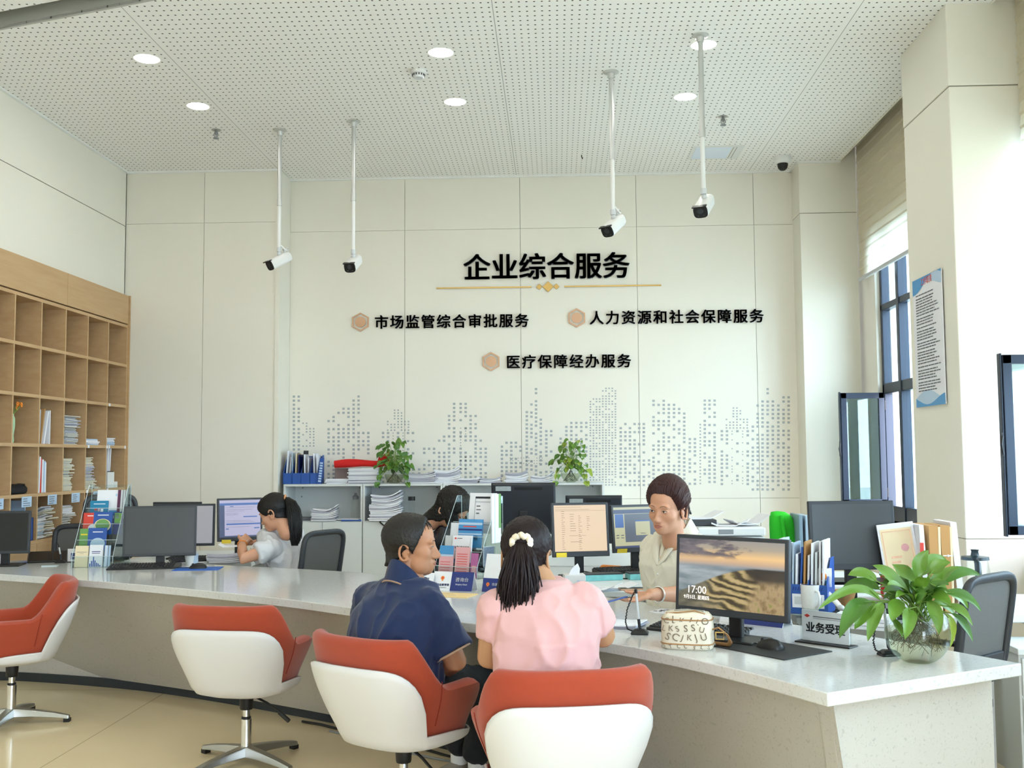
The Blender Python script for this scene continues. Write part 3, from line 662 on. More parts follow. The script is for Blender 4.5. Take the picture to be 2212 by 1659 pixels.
# ---------------------------------------------------------------- tub chairs
def tub_chair():
    r = thing('tub_chair', 'x', 'chair', (0, 0, 0), 0, 'orange and white tub chairs at the counter')
    A, B = .315, .30
    def plan(th, k, y0=0.0):
        c_, s_ = math.cos(th), math.sin(th); e = .72
        return (A*k*math.copysign(abs(s_)**e, s_), -B*k*math.copysign(abs(c_)**e, c_) + y0)
    def kz(z): return .70 + .30*sst(.33, .66, z) + .03*sst(.6, .8, z)
    TM = math.radians(134)
    def rim(u):
        u = abs(u); h = .615 + .195*(1-sst(.36, .62, u)); return h - .13*sst(.80, 1.0, u)
    def shell_top(u):
        u = abs(u); return .425 + .275*max(0, 1-min(1, u/.47)**4.5)**.6 - .03*sst(.6, 1, u)
    n = 60; rings = []
    for i in range(n+1):
        u = -1 + 2*i/n; th = u*TM; h = rim(u); zb = .40; o = []
        T = .062 + .022*sst(.45, .75, abs(u)); 
        if abs(u) > .93: T *= .75
        for j in range(9):
            z = zb + (h-.035-zb)*j/8; x, y = plan(th, kz(z)); o.append((x, y - .035*sst(.55, .85, z), z))
        for a in (30, 60, 90, 120, 150):
            a = math.radians(a); z = h-.035 + .035*math.sin(a); f = (1-math.cos(a))/2
            x, y = plan(th, kz(h) - T/ .30*f); o.append((x, y - .035*sst(.55, .85, z), z))
        for j in range(7):
            z = h-.035 - (h-.035-.43)*j/6; x, y = plan(th, max(kz(z) - T/.30 - .05*j/6, .1)); o.append((x, y - .035*sst(.55, .85, z), z))
        rings.append(o)
    MB().loft(rings).build('upholstered_back', M['orange'], r, smooth=50)
    rs = []
    for k, z in ((.02, .462), (.5, .463), (.62, .457), (.68, .44), (.68, .40), (.6, .38)):
        rs.append([plan(2*PI*j/48, k, .03) + (z,) for j in range(48)])
    MB().loft(rs).build('seat_cushion', M['orange'], r, smooth=50)
    # seam lines at the bends of the arms
    sm = MB()
    for s in (-1, 1):
        pts = []
        for j in range(10):
            z = .46 + (rim(.56)-.46)*j/9; x, y = plan(s*.56*TM, kz(z)+.004); pts.append((x, y-.035*sst(.55, .85, z), z))
        sm.tube(pts, .002, 6)
    sm.build('seam', mat('seam_thread', '8a2c1c', .9), r)
    # shell
    m = 72; outer = []
    for v in range(15):
        ring = []
        for j in range(m):
            th = -PI + 2*PI*j/m; u = th/TM; zs = shell_top(min(1, abs(u)))
            if v < 5:
                q = v/4; k = (.72*q)**1.0 + .0001; z = .345 + .03*q**3; x, y = plan(th, k*.98)
            else:
                q = (v-4)/10; z = .375 + (zs-.375)*q; x, y = plan(th, kz(z)*(.985+.04*min(1, q*3)) + .018); y -= .035*sst(.55, .85, z)
            ring.append((x, y, z))
        outer.append(ring)
    o = MB().loft(outer, cap=False).build('outer_shell', M['shell'], r, smooth=60)
    so = o.modifiers.new('thickness', 'SOLIDIFY'); so.thickness = .010; so.offset = 1
    MB().lathe([(.11, .35), (.10, .335), (.035, .325), (.032, .27), (.03, .262), (.001, .262)], 24).build('seat_mount', M['black'], r, smooth=35)
    MB().cyl((0, 0, .10), (0, 0, .275), .018, n=20).build('gas_lift', M['chrome'], r, smooth=40)
    b = MB(); b.lathe([(.001, .035), (.032, .035), (.026, .09), (.0255, .215), (.022, .218), (.001, .218)], 24); b.build('column', M['chrome'], r, smooth=35)
    MB().lathe([(.0235, .216), (.0235, .226), (.018, .228)], 20, cap=False).build('column_ring', M['black'], r)
    for k in range(4):
        a = PI/4 + k*PI/2 + .35; x = Matrix.Rotation(a, 4, 'Z'); rr = []
        for t, w_, h0, h1 in ((.015, .03, .035, .085), (.12, .026, .036, .074), (.24, .022, .028, .056), (.325, .019, .018, .038)):
            rr.append([(t, -w_, h0), (t, w_, h0), (t, w_*.75, h1), (t, -w_*.75, h1)])
        l = MB().at(x).loft(rr).build('base_leg', M['alu'], r, bevel=.004)
        MB().at(x).box(.295, .33, -.018, .018, 0, .022).build('foot_pad', M['black'], l, bevel=.003)
    b = MB().tube([(.03, .0, .33), (.12, -.02, .30), (.17, -.03, .275), (.20, -.035, .255)], [.006, .006, .006, .009], 8); b.tube([(.19, -.033, .262), (.245, -.045, .225)], .011, 8); b.build('height_lever', M['black'], r, smooth=40)
    return r
CH = {}
def place_chairs():
    t = tub_chair()
    p3 = PY(872, 1560, 4.32); p4 = PY(1206, 1560, 3.74)
    spec = [((-1.545, 5.20), 9, 'empty orange and white tub chair left of the man, seen from behind'), ((-3.13, 5.95), -122, 'empty orange and white tub chair at the left edge, turned to the left'),
            ((p3.x, p3.y), 34, 'orange and white tub chair the man in navy polo sits in'), ((p4.x, p4.y), -10, 'orange and white tub chair the woman in pink sits in, nearest of the row')]
    for i, ((x, y), hd, lab) in enumerate(spec):
        if i == 0: t.location = (x, y, 0); t.rotation_euler = (0, 0, math.radians(-hd)); t['label'] = lab
        else: dup(t, lab, (x, y, 0), math.radians(-hd))
        CH[i] = (x, y, hd)
place_chairs()
# ---------------------------------------------------------------- people
def limb(mb, pts, rads, n=14, flat=1.0):
    mb.tube(pts, rads, n, flat=flat); mb.ball(pts[0], rads[0], 12, 8); mb.ball(pts[-1], rads[-1], 12, 8); return mb
def fuse(mb, name, voxel, smooth=6, wrinkle=0, wscale=18, seed=0, wfun=None):
    """one continuous skin grown over all shapes in the builder"""
    me = bpy.data.meshes.new(name); me.from_pydata(mb.v, [], mb.f)
    o = bpy.data.objects.new(name, me); COL.objects.link(o)
    q = o.modifiers.new('r', 'REMESH'); q.mode = 'VOXEL'; q.voxel_size = voxel
    if smooth: s = o.modifiers.new('s', 'SMOOTH'); s.factor = .5; s.iterations = smooth
    out = bpy.data.meshes.new_from_object(o.evaluated_get(bpy.context.evaluated_depsgraph_get()))
    bpy.data.objects.remove(o); bpy.data.meshes.remove(me)
    if wrinkle:
        n = len(out.vertices); co = np.empty(n*3); no = np.empty(n*3); out.vertices.foreach_get('co', co); out.vertices.foreach_get('normal', no)
        co = co.reshape(-1, 3); no = no.reshape(-1, 3)
        d = np.array([(1-abs(noise.noise(Vector((p[0]*wscale+seed, p[1]*wscale, p[2]*wscale*.55+seed)))))**4 - .3 + .55*(1-abs(noise.noise(Vector((p[0]*wscale*2.1-seed, p[1]*wscale*2.1, p[2]*wscale*1.3)))))**4 + .4*noise.noise(Vector((p[0]*7+seed, p[1]*7, p[2]*9))) for p in co])
        if wfun: d = d * np.array([wfun(p) for p in co])
        co = co + no*(d*wrinkle)[:, None]; out.vertices.foreach_set('co', co.ravel())
    out.polygons.foreach_set('use_smooth', [True]*len(out.polygons)); out.update()
    return out
def join_meshes(name, parts, mats):
    """parts: (mesh, matrix or None, material index or None to keep)"""
    V = []; Fc = []; mi = []
    for me, x, k in parts:
        n0 = len(V); V += [(x @ v.co) if x is not None else v.co.copy() for v in me.vertices]
        for p in me.polygons: Fc.append(tuple(n0+i for i in p.vertices)); mi.append(p.material_index if k is None else k)
    out = bpy.data.meshes.new(name); out.from_pydata(V, [], Fc)
    for m_ in mats: out.materials.append(m_)
    out.polygons.foreach_set('material_index', mi); out.polygons.foreach_set('use_smooth', [True]*len(Fc)); out.update(); return out
def mesh_of(mb, name='m'):
    me = bpy.data.meshes.new(name); me.from_pydata(mb.v, [], mb.f); me.polygons.foreach_set('material_index', mb.m); return me
NU, NV = 120, 84
_AZ = np.linspace(-PI, PI, NU, endpoint=False); _EL = np.linspace(-PI/2*.995, PI/2*.995, NV)
_az, _el = np.meshgrid(_AZ, _EL)     # az 0 = +Y (front), + = +X
DIR = np.stack([np.sin(_az)*np.cos(_el), np.cos(_az)*np.cos(_el), np.sin(_el)], -1)
HC = np.array([0, 0, -.012])
def head_sdf(p, q):
    def ell(c, r):
        d = (p-np.array(c))/np.array(r); k0 = np.linalg.norm(d, axis=-1); k1 = np.linalg.norm(d/np.array(r), axis=-1); return k0*(k0-1)/np.maximum(k1, 1e-6)
    def cap(a, b, r0, r1):
        a = np.array(a); b = np.array(b); ab = b-a; t = np.clip(((p-a)@ab)/(ab@ab), 0, 1); return np.linalg.norm(p-a-t[..., None]*ab, axis=-1) - (r0+(r1-r0)*t)
    def sm(a, b, k): h = np.clip(.5+.5*(b-a)/k, 0, 1); return b*(1-h)+a*h-k*h*(1-h)
    def sub(a, b, k): h = np.clip(.5-.5*(a+b)/k, 0, 1); return a*(1-h)+(-b)*h+k*h*(1-h)
    w = q.get('wide', 1.0); j = q.get('jaw', 1.0); nz = q.get('nose', 1.0)
    d = ell((0, -.020, .034), (.076*w, .092, .083))
    d = sm(d, ell((0, .028, .036), (.062*w, .058, .062)), .03)
    d = sm(d, ell((0, .024, -.032), (.061*w, .062, .075)), .03)
    d = sm(d, ell((0, .020, -.074), (.052*w*j, .056, .040)), .03)
    d = sm(d, ell((0, .064, -.098), (.022*j, .021, .017)), .03)
    for s in (-1, 1):
        d = sm(d, ell((s*.043*w, .050, -.030), (.026, .026, .024)), .02)
        d = sm(d, ell((s*.028, .079, .019), (.026, .012, .009)), .014)
        if q.get('jowl'): d = sm(d, ell((s*.050, .028, -.078), (.030, .036, .034)), .025)
        d = sub(d, ell((s*.0315, .103, -.001), (.020, .018, .0125)), .014)
        d = sm(d, ell((s*.0315, .0735, -.002), (.0165, .0135, .0105)), .004)
        d = sm(d, ell((s*.0125*nz, .093, -.0455), (.0085*nz, .010, .0078)), .007)
    d = sm(d, cap((0, .084, .006), (0, .1035, -.037), .0075, .0095*nz), .016)
    d = sm(d, ell((0, .1065, -.0415), (.012*nz, .0115, .0105)), .009)
    d = sm(d, ell((0, .0755, -.073), (.030, .016, .022)), .016)
    d = sm(d, ell((0, .0898, -.0665), (.0225, .0095, .0055)), .005)
    d = sm(d, ell((0, .0878, -.0785), (.0195, .0095, .0062)), .005)
    d = sub(d, ell((0, .1013, -.0722), (.022, .010, .0012)), .004)
    d = sm(d, cap((0, -.032, -.06), (0, -.05, -.17), .050*q.get('neck', 1), .056*q.get('neck', 1)), .03)
    return d
def head_radius(q):
    r = np.full(DIR.shape[:2], .24); 
    for _ in range(70):
        d = head_sdf(HC + DIR*r[..., None], q); r = np.maximum(r - d*.75, .01)
    return r
def star(r, name, keep=None):
    P = HC + DIR*r[..., None]; mb = MB(); mb.loft([[tuple(P[i, j]) for j in range(NU)] for i in range(NV)]); return mesh_of(mb, name)
def ear(s, k=1.0):
    mb = MB(); pts = []; rr = []
    for i in range(13):
        a = math.radians(-110 + 250*i/12); pts.append((s*(.074+.012*(1-abs(math.cos(a))*.3)), -.022 - .019*math.cos(a)*k - .004, -.020+.032*math.sin(a)*k)); rr.append(.0052 if i < 10 else .0065)
    limb(mb, pts, rr, 8); mb.ball((s*.073, -.020, -.020), (.006, .017*k, .026*k)); mb.ball((s*.078, -.014, -.046*k), (.006, .009, .010)); mb.ball((s*.077, -.007, -.022), (.005, .005, .008))
    return fuse(mb, 'ear', .0022, 3)
def noisy(sc, seed, stretch=(1, 1, .25)):
    return np.array([[noise.noise(Vector((DIR[i, j, 0]*sc*stretch[0]+seed, DIR[i, j, 1]*sc*stretch[1], DIR[i, j, 2]*sc*stretch[2]))) for j in range(NU)] for i in range(NV)])
def face_y(q, x, z):
    """how far forward the face lies at a point of its front"""
    p = np.array([[x, .15, z]])
    for _ in range(45): p[0, 1] -= float(head_sdf(p, q)[0])*.7
    return float(p[0, 1])
def face_parts(q):
    """eyes, brows and lips: small pieces of the body mesh in their own colours (1 white, 2 dark, 3 lip, 4 brow)"""
    mb = MB(); o = q.get('open', .5); lw = q.get('lips', 1.0); fy = lambda x, z, d: (x, face_y(q, x, z)+d, z); bw = q.get('brow', 1.0)
    ey = face_y(q, .0315, -.002)
    for s in (-1, 1):
        mb.ball((s*.0315, ey-.0092, -.0022), (.0132, .0106, .0056*o), 16, 10, 1); mb.ball((s*.0315+q.get('gaze', 0), ey-.0034, -.0020), (.0062, .0055, .0056*o), 14, 10, 2)
        mb.tube([fy(s*(.0315+x), -.0022+z*o, .0006) for x, z in ((-.0140, -.0005), (-.007, .0044), (.001, .0058), (.009, .0046), (.0150, .0006))], [.0005, .0012, .0014, .0013, .0006], 6, 2)
        mb.tube([fy(s*x, z, .0005) for x, z in ((.013, .0190), (.022, .0235), (.033, .0255), (.043, .0235), (.050, .0190))], [.0014*bw, .0024*bw, .0024*bw, .0018*bw, .0006], 8, 4, flat=.5)
    mb.tube([fy(x, z, .0002) for x, z in ((-.0225, -.0712), (-.014, -.0688), (-.005, -.0662), (0, -.0668), (.005, -.0662), (.014, -.0688), (.0225, -.0712))], [.0005, .0017*lw, .0025*lw, .0023*lw, .0025*lw, .0017*lw, .0005], 8, 3, flat=.7)
    mb.tube([fy(x, z, .0002) for x, z in ((-.0205, -.0728), (-.011, -.0768), (0, -.0785), (.011, -.0768), (.0205, -.0728))], [.0005, .0024*lw, .0032*lw, .0024*lw, .0005], 8, 3, flat=.7)
    mb.tube([fy(x, z, .0006) for x, z in ((-.0215, -.0722), (-.010, -.0722), (0, -.0718), (.010, -.0722), (.0215, -.0722))], [.0003, .0006, .0007, .0006, .0003], 6, 4)
    return mesh_of(mb, 'face')
def head_matrix(loc, yaw, pitch=0, roll=0, k=1.0):
    """yaw clockwise from +Y, pitch down positive, degrees"""
    return Matrix.Translation(loc) @ rz(math.radians(-yaw)) @ rx(math.radians(-pitch)) @ ry(math.radians(roll)) @ Matrix.Scale(k, 4)
def hand(mb, wrist, d, palm_n, curl=.5, k=1.0, spread=.12, side=1, thumb=.9):
    """adds a hand to a body builder: wrist point, pointing direction, palm normal; side = +1 when the thumb lies along d x palm_n"""
    d = Vector(d).normalized(); n = Vector(palm_n); n = (n - d*n.dot(d)).normalized(); t = d.cross(n)*side
    W = Vector(wrist)
    for i, o in enumerate((-.028, -.010, .010, .027)):
        limb(mb, [W + t*o*.6*k, W + d*.045*k + t*o*.9*k, W + d*.085*k + t*o*k], [.014*k, .0135*k, .0105*k], 10)
    for i, (o, L) in enumerate(((-.029, .058), (-.0105, .072), (.0095, .078), (.0275, .070))):
        p = W + d*.088*k + t*o*k; a = curl*.5; pts = [p]; dd = (d + t*(o*spread/.028)).normalized()
        for seg, f in enumerate((.44, .32, .24)):
            v = dd*math.cos(a) + n*math.sin(a); p = p + v*L*f*k; pts.append(p); a += curl*.9
        limb(mb, pts, [.0092*k, .0084*k, .0076*k, .0062*k], 10)
    p = W + d*.022*k + t*.026*k + n*.006*k; v = (d*.62 + t*.78*thumb + n*.25).normalized(); pts = [p, p+v*.038*k]; v2 = (d*.9 + t*.25*thumb + n*.4).normalized(); pts += [pts[-1]+v2*.030*k, pts[-1]+v2*.030*k+(d*.95+n*.45).normalized()*.024*k]
    limb(mb, pts, [.0150*k, .0118*k, .0098*k, .0075*k], 10)
def torso(mb, sec):
    """stacked ellipses: (x, y, z, half width, half depth)"""
    rings = []
    for x, y, z, a, b in sec: rings.append([(x + a*math.copysign(abs(math.cos(2*PI*k/32))**.85, math.cos(2*PI*k/32)), y + b*math.copysign(abs(math.sin(2*PI*k/32))**.85, math.sin(2*PI*k/32)), z) for k in range(32)])
    mb.loft(rings); return mb
def person(label, base, hd, body_mb, hm, q, skin, voxel=.006, ears=True):
    body = fuse(body_mb, 'body', voxel, 5)
    r = head_radius(q); hd_me = star(r, 'head'); parts = [(body, None, 0), (hd_me, hm, 0), (face_parts(q), hm, None)]
    if ears: parts += [(ear(-1), hm, 0), (ear(1), hm, 0)]
    me = join_meshes('person', parts, [skin, M['eye_w'], M['eye_d'], M['lip'], M['brow']])
    o = link('person', me); o.location = (base[0], base[1], 0); o.rotation_euler = (0, 0, math.radians(-hd))
    tag(o, label, 'person', 'people at the counter'); return o, r
def wear(name, mesh, material, parent):
    mesh.materials.clear(); mesh.materials.append(material); return link(name, mesh, parent)
def hair_cap(r, mask, thick, hm, material, parent, name='hair', nz=.25, seed=1):
    n = noisy(26, seed, (1, 1, 1))*nz + noisy(60, seed+3, (1, 1, .2))*nz*.6
    t = np.where(mask > 0, thick*np.minimum(1, mask*2.2)*(1+n), -.006)
    me = star(np.maximum(r + t, .02), name); me.transform(hm); me.polygons.foreach_set('use_smooth', [True]*len(me.polygons))
    return wear(name, me, material, parent)
def locks(mb, guide, n, r0, spread, rnd, wav=.006, taper=.25, seg=None):
    """a bundle of hair locks along a guide line; spread = bundle radius at each guide point"""
    for i in range(n):
        a = rnd.uniform(0, 2*PI); q = math.sqrt(rnd.uniform(.05, 1)); ph = rnd.uniform(0, 6); end = rnd.uniform(.82, 1.0); pts = []; rad = []
        for k, g in enumerate(guide):
            t = k/(len(guide)-1)*end; f = t*(len(guide)-1); i0 = int(f); i1 = min(i0+1, len(guide)-1); u = f-i0
            p = Vector(guide[i0]).lerp(Vector(guide[i1]), u); sp = spread[i0]*(1-u)+spread[i1]*u
            pts.append(p + Vector((math.cos(a)*q*sp + wav*t*math.sin(ph+t*9), math.sin(a)*q*sp*.7 + wav*t*math.cos(ph*1.7+t*8), 0))); rad.append(r0*(1-(1-taper)*t)*(.6+.4*min(1, t*6)))
        mb.tube(pts, rad, 6)
    return mb
def deg(a): return math.radians(a)
AZ = np.degrees(_az); EL = np.degrees(_el)
def ramp(x, a, b): return np.clip((x-a)/(b-a), 0, 1)
def poloman():
    cx_, cy_, _ = CH[2]; base = Vector((cx_, cy_, 0)); L = lambda px, py, y: PY(px, py, y) - base
    hd = 38; T = rz(math.radians(-hd)); rnd = random.Random(5)
    hc = L(890, 1178, 4.36); hm = head_matrix(hc, 86, 1, 2, 1.02); nb = T @ Vector((-.005, .02, 1.04))
    sec = [(0, -.06, .47, .185, .15), (0, -.065, .58, .205, .165), (0, -.06, .70, .205, .165), (0, -.04, .80, .205, .155), (0, -.02, .88, .195, .135), (0, .0, .945, .16, .105), (0, .015, .99, .105, .082), (0, .03, 1.04, .075, .068)]
    shR, elR, wrR = L(938, 1338, 4.24), L(984, 1428, 4.22), L(925, 1462, 4.55); shL, elL, wrL = L(800, 1300, 4.52), L(800, 1400, 4.72), L(890, 1450, 4.8)
    hipR, hipL = T @ Vector((.10, .0, .56)), T @ Vector((-.10, .0, .56)); knR, knL = L(1052, 1478, 4.66), L(985, 1475, 4.82); anR, anL = L(1030, 1628, 4.80), L(992, 1612, 4.98)
    b = MB(); torso(b.at(T), [(x, y, z, a-.02, d-.02) for x, y, z, a, d in sec]); b.at(Matrix())
    limb(b, [nb + Vector((0, 0, -.05)), nb.lerp(hc, .35), hc + Vector((-.02, 0, -.06))], [.064, .062, .06])
    for s, e, w_, n in ((shR, elR, wrR, T @ Vector((-1, 0, .3))), (shL, elL, wrL, T @ Vector((1, 0, .2)))):
        limb(b, [s, s.lerp(e, .5), e, e.lerp(w_, .45), w_], [.062, .054, .047, .046, .031]); hand(b, w_, w_-e, (0, 0, -1), .5, 1.05, side=1 if s is shR else -1)
    for h, k, a in ((hipR, knR, anR), (hipL, knL, anL)): limb(b, [h, h.lerp(k, .5), k, k.lerp(a, .4), a], [.09, .08, .062, .055, .042])
    q = dict(jowl=1, wide=1.05, jaw=1.15, nose=1.25, neck=1.2, open=.45)
    o, r = person('man in a navy polo shirt sitting and looking to the right', base, 0, b, hm, q, M['skin_t'])
    # polo shirt
    s_ = MB(); torso(s_.at(T), [(x, y, z, a+.004, d+.006) for x, y, z, a, d in sec[:-1]] + [(0, .022, 1.005, .082, .072)]); s_.at(Matrix())
    limb(s_, [T @ Vector((-.13, 0, .90)), shL, shL.lerp(elL, .45), shL.lerp(elL, .72)], [.075, .078, .078, .080]); limb(s_, [T @ Vector((.13, 0, .90)), shR, shR.lerp(elR, .45)], [.075, .080, .082])
    d = (elR-shR).normalized(); s_.cyl(tuple(shR), tuple(shR.lerp(elR, .80)), .080, .088, 20)
    wear('polo_shirt', fuse(s_, 'polo', .008, 4, .014, 7, 2), M['polo'], o)
    cf = MB(); e0 = shR.lerp(elR, .795); cf.cyl(tuple(e0), tuple(e0 + d*.008), .0885, .0885, 28); cf.build('sleeve_trim', M['polo_trim'], o, smooth=40)
    # collar
    c = MB(); rings = []
    ax = (hc - nb).normalized(); up = Vector((0, 0, 1)); X = T
    for i in range(33):
        a = -PI*.93 + 2*PI*.93*i/32; dx, dy = math.sin(a), -math.cos(a); f = (1+math.cos(a))/2   # f=1 at the back
        o_ = []
        for rr, zz in ((.080, 1.025), (.076, 1.065 + .015*f), (.082, 1.072 + .018*f), (.100, 1.025 + .005*f), (.112, .998 + .004*f), (.104, .992 + .004*f)):
            o_.append(tuple(X @ Vector((dx*rr*1.02, .028 + dy*rr + .03*(1-f)*(.5), zz - .004 - .185*(1-f)))))
        rings.append(o_)
    c.loft(rings); c.build('shirt_collar', M['polo'], o, smooth=50)
    ct = MB(); ct.tube([Vector(r_[4])+Vector((0, 0, .003)) for r_ in rings], .0035, 6); ct.build('collar_trim', M['polo_trim'], o)
    # trousers and shoes
    t = MB(); torso(t.at(T), [(0, -.06, .468, .19, .155), (0, -.06, .60, .205, .165)]); t.at(Matrix())
    for h, k, a in ((hipR, knR, anR), (hipL, knL, anL)): limb(t, [h, h.lerp(k, .5), k, k.lerp(a, .5), k.lerp(a, .93)], [.105, .095, .078, .072, .066])
    wear('trousers', fuse(t, 'trousers', .010, 5, .008, 11, 4), M['trouser'], o)
    for an in (anR, anL):
        g = an.copy(); g.z = 0; dv = Vector((-.55, -.45, 0)).normalized() if an is anL else Vector((-.35, -.7, 0)).normalized(); sh = MB(); pr = Vector((-dv.y, dv.x, 0))
        X2 = Matrix(((pr.x, dv.x, 0, g.x), (pr.y, dv.y, 0, g.y), (0, 0, 1, 0), (0, 0, 0, 1))); sh.at(X2)
        rr = []
        for y, w_, z0, z1 in ((-.075, .025, .012, .075), (-.06, .036, .005, .095), (.0, .04, .004, .09), (.06, .045, .004, .07), (.12, .047, .004, .055), (.165, .038, .006, .045), (.185, .018, .012, .034)):
            rr.append([(w_*math.cos(2*PI*k/20), y, (z0+z1)/2 + (z1-z0)/2*math.copysign(abs(math.sin(2*PI*k/20))**.7, math.sin(2*PI*k/20))) for k in range(20)])
        sh.loft(rr); so = sh.build('shoe', M['shoe'], o, smooth=60)
        MB().at(X2).prism([(-.032, -.078), (.032, -.078), (.047, .06), (.046, .14), (.0, .192), (-.046, .14), (-.047, .06)], 0, .018).build('shoe_sole', M['white'], so)
        sk = MB(); sk.cyl(tuple(an+Vector((0, 0, .035))), (g.x, g.y, .07), .043, .04); sk.build('sock', M['white'], o, smooth=40)
    # hair: short, receding at the temples, thin on top
    hl = np.interp(np.abs(AZ), [0, 25, 45, 60, 74, 86, 98, 112, 130, 180], [66, 62, 52, 38, 12, -12, 10, -6, -26, -34]); mk = ramp(EL + noisy(18, 2)*6, hl-2, hl+7)
    h = hair_cap(r, mk, .016, hm, M['hair_m'], o, nz=.16, seed=4)
    st = MB().at(hm)
    for i in range(90):
        a0 = rnd.uniform(-55, 55); e0 = rnd.uniform(64, 86); pts = []
        for k in range(6):
            t_ = k/5; a = math.radians(a0*(1+.25*t_)); e = math.radians(e0 - t_*rnd.uniform(14, 22)); dv = Vector((math.sin(a)*math.cos(e), math.cos(a)*math.cos(e), math.sin(e)))
            ia = int((math.atan2(dv.x, dv.y)+PI)/(2*PI)*NU) % NU; ie = min(NV-1, max(0, int((e+PI/2)/PI*(NV-1))))
            pts.append(Vector(HC) + dv*(r[ie, ia] + .004*(1-t_) + .003))
        st.tube(pts, [.0022, .0022, .002, .0018, .0014, .0006], 5)
    st.build('hair_strands', M['hair_m'], h)
    sp = MB().at(hm); sp.ball((.062, -.012, -.088), (.004, .011, .013), 12, 8); sp.build('birthmark', M['black_matt'], o)
def pinkwoman():
    cx_, cy_, _ = CH[3]; base = Vector((cx_, cy_, 0)); L = lambda px, py, y: PY(px, py, y) - base; rnd = random.Random(8)
    hd = 4; tx = L(1180, 1400, 3.78).x; T = tr(tx, .03, 0) @ rz(math.radians(-hd))
    hc = L(1138, 1196, 3.90); hm = head_matrix(hc, 8, 8, 0, 1.02)
    sec = [(.03, -.06, .47, .175, .15), (.03, -.06, .56, .178, .15), (.015, -.045, .66, .176, .13), (0, -.02, .76, .168, .125), (0, .01, .87, .182, .125), (0, .03, .95, .188, .11), (0, .045, 1.0, .15, .085), (0, .055, 1.035, .08, .06)]
    shR, elR, wrR = L(1262, 1305, 3.80), L(1302, 1372, 3.86), L(1235, 1392, 4.22); shL, elL, wrL = L(1074, 1318, 3.80), L(1058, 1420, 3.80), L(1110, 1425, 4.08)
    wrR.z = .80; b = MB(); torso(b.at(T), [(x, y, z, a-.02, d-.02) for x, y, z, a, d in sec]); b.at(Matrix())
    nb = T @ Vector((0, .06, 1.0)); limb(b, [nb, nb.lerp(hc, .5), hc + Vector((0, -.01, -.04))], [.058, .052, .052])
    for s, e, w_, sd in ((shR, elR, wrR, 1), (shL, elL, wrL, -1)):
        limb(b, [s, s.lerp(e, .5), e, e.lerp(w_, .4), w_], [.060, .054, .047, .043, .028]); hand(b, w_, (w_-e), (0, 0, -1), .35, .95, side=sd)
    T2 = rz(math.radians(-hd)) ; hipR, hipL = T @ Vector((.10, .0, .56)), T @ Vector((-.10, .0, .56)); knR, knL = T @ Vector((.13, .42, .55)), T @ Vector((-.10, .42, .55)); anR, anL = T @ Vector((.12, .36, .09)), T @ Vector((-.08, .40, .09))
    for h, k, a in ((hipR, knR, anR), (hipL, knL, anL)): limb(b, [h, h.lerp(k, .5), k, k.lerp(a, .4), a], [.09, .08, .06, .052, .038])
    o, r = person('woman in a pink T-shirt with a long dark ponytail, seen from behind', base, 0, b, hm, dict(), M['skin_a'])
    s_ = MB(); torso(s_.at(T), [(x, y, z, a+.008, d+.010) for x, y, z, a, d in sec[:-1]] + [(0, .05, 1.03, .10, .075), (0, .06, 1.055, .072, .062)]); s_.at(Matrix())
    for s, e, x in ((shR, elR, .14), (shL, elL, -.14)):
        limb(s_, [T @ Vector((x, .03, .955)), s], [.068, .078]); s_.cyl(tuple(s), tuple(s.lerp(e, .68 if x > 0 else .62)), .077 if x > 0 else .072, .078 if x > 0 else .066, 20)
    wear('pink_t_shirt', fuse(s_, 'tee', .0075, 4, .013, 7, 11, lambda p: 1.4 if p[2] < .85 else .8), M['pink_tee'], o)
    t = MB(); torso(t.at(T), [(.03, -.06, .468, .178, .15), (.03, -.06, .565, .182, .152)]); t.at(Matrix())
    for h, k, a in ((hipR, knR, anR), (hipL, knL, anL)): limb(t, [h, h.lerp(k, .5), k, k.lerp(a, .5), k.lerp(a, .95)], [.10, .092, .07, .062, .055])
    wear('trousers', fuse(t, 'trousers', .012, 5), M['trouser'], o)
    for a, x in ((anR, .12), (anL, -.08)): MB().at(tr(a.x, a.y+.05, .04)).ball((0, 0, 0), (.042, .12, .04)).build('shoe', M['shoe'], o, smooth=60)
    # hair
    hl = np.interp(np.abs(AZ), [0, 40, 65, 80, 100, 120, 180], [48, 44, 22, 2, 6, -22, -30]); mk = ramp(EL, hl-1, hl+8)
    h = hair_cap(r, mk, .018, hm, M['hair_br'], o, nz=.22, seed=9)
    tie = hc + Vector((-.016, -.118, .052)); sc = MB(); pts = [tie + Vector((.033*math.cos(a), -.005+.010*math.cos(a*7), .024*math.sin(a)+.004*math.sin(a*9))) for a in [2*PI*i/40 for i in range(41)]]
    sc.tube(pts, .0105, 10); sc.build('scrunchie', M['scrunchie'], h, smooth=60)
    G = [tie + Vector(v) for v in ((.003, .035, .004), (0, -.006, -.008), (-.002, -.028, -.05), (-.006, -.030, -.13), (-.012, -.022, -.22), (-.016, -.012, -.30), (-.016, -.016, -.375))]
    pt = locks(MB(), G, 460, .0044, [.016, .028, .052, .074, .080, .074, .054], rnd, .018, .25); pt.build('ponytail', M['hair_br'], h, smooth=60)
    sl = MB()
    for i in range(14):
        s = rnd.choice((-1, 1)); p0 = hc + Vector((s*.066, rnd.uniform(-.05, .0), rnd.uniform(-.03, .0))); sl.tube([p0, p0+Vector((s*.006, -.01, -.05)), p0+Vector((s*rnd.uniform(0, .02), -.02, -.11)), p0+Vector((s*rnd.uniform(-.02, .03), -.02, -rnd.uniform(.15, .22)))], [.002, .002, .0015, .0006], 5)
    sl.build('loose_hair', M['hair_br'], h)
    hp = MB().at(hm); hp.tube([(.078, .012, .028), (.081, -.004, .024), (.083, -.018, .018)], .003, 6); hp.build('hair_pin', M['black'], h)
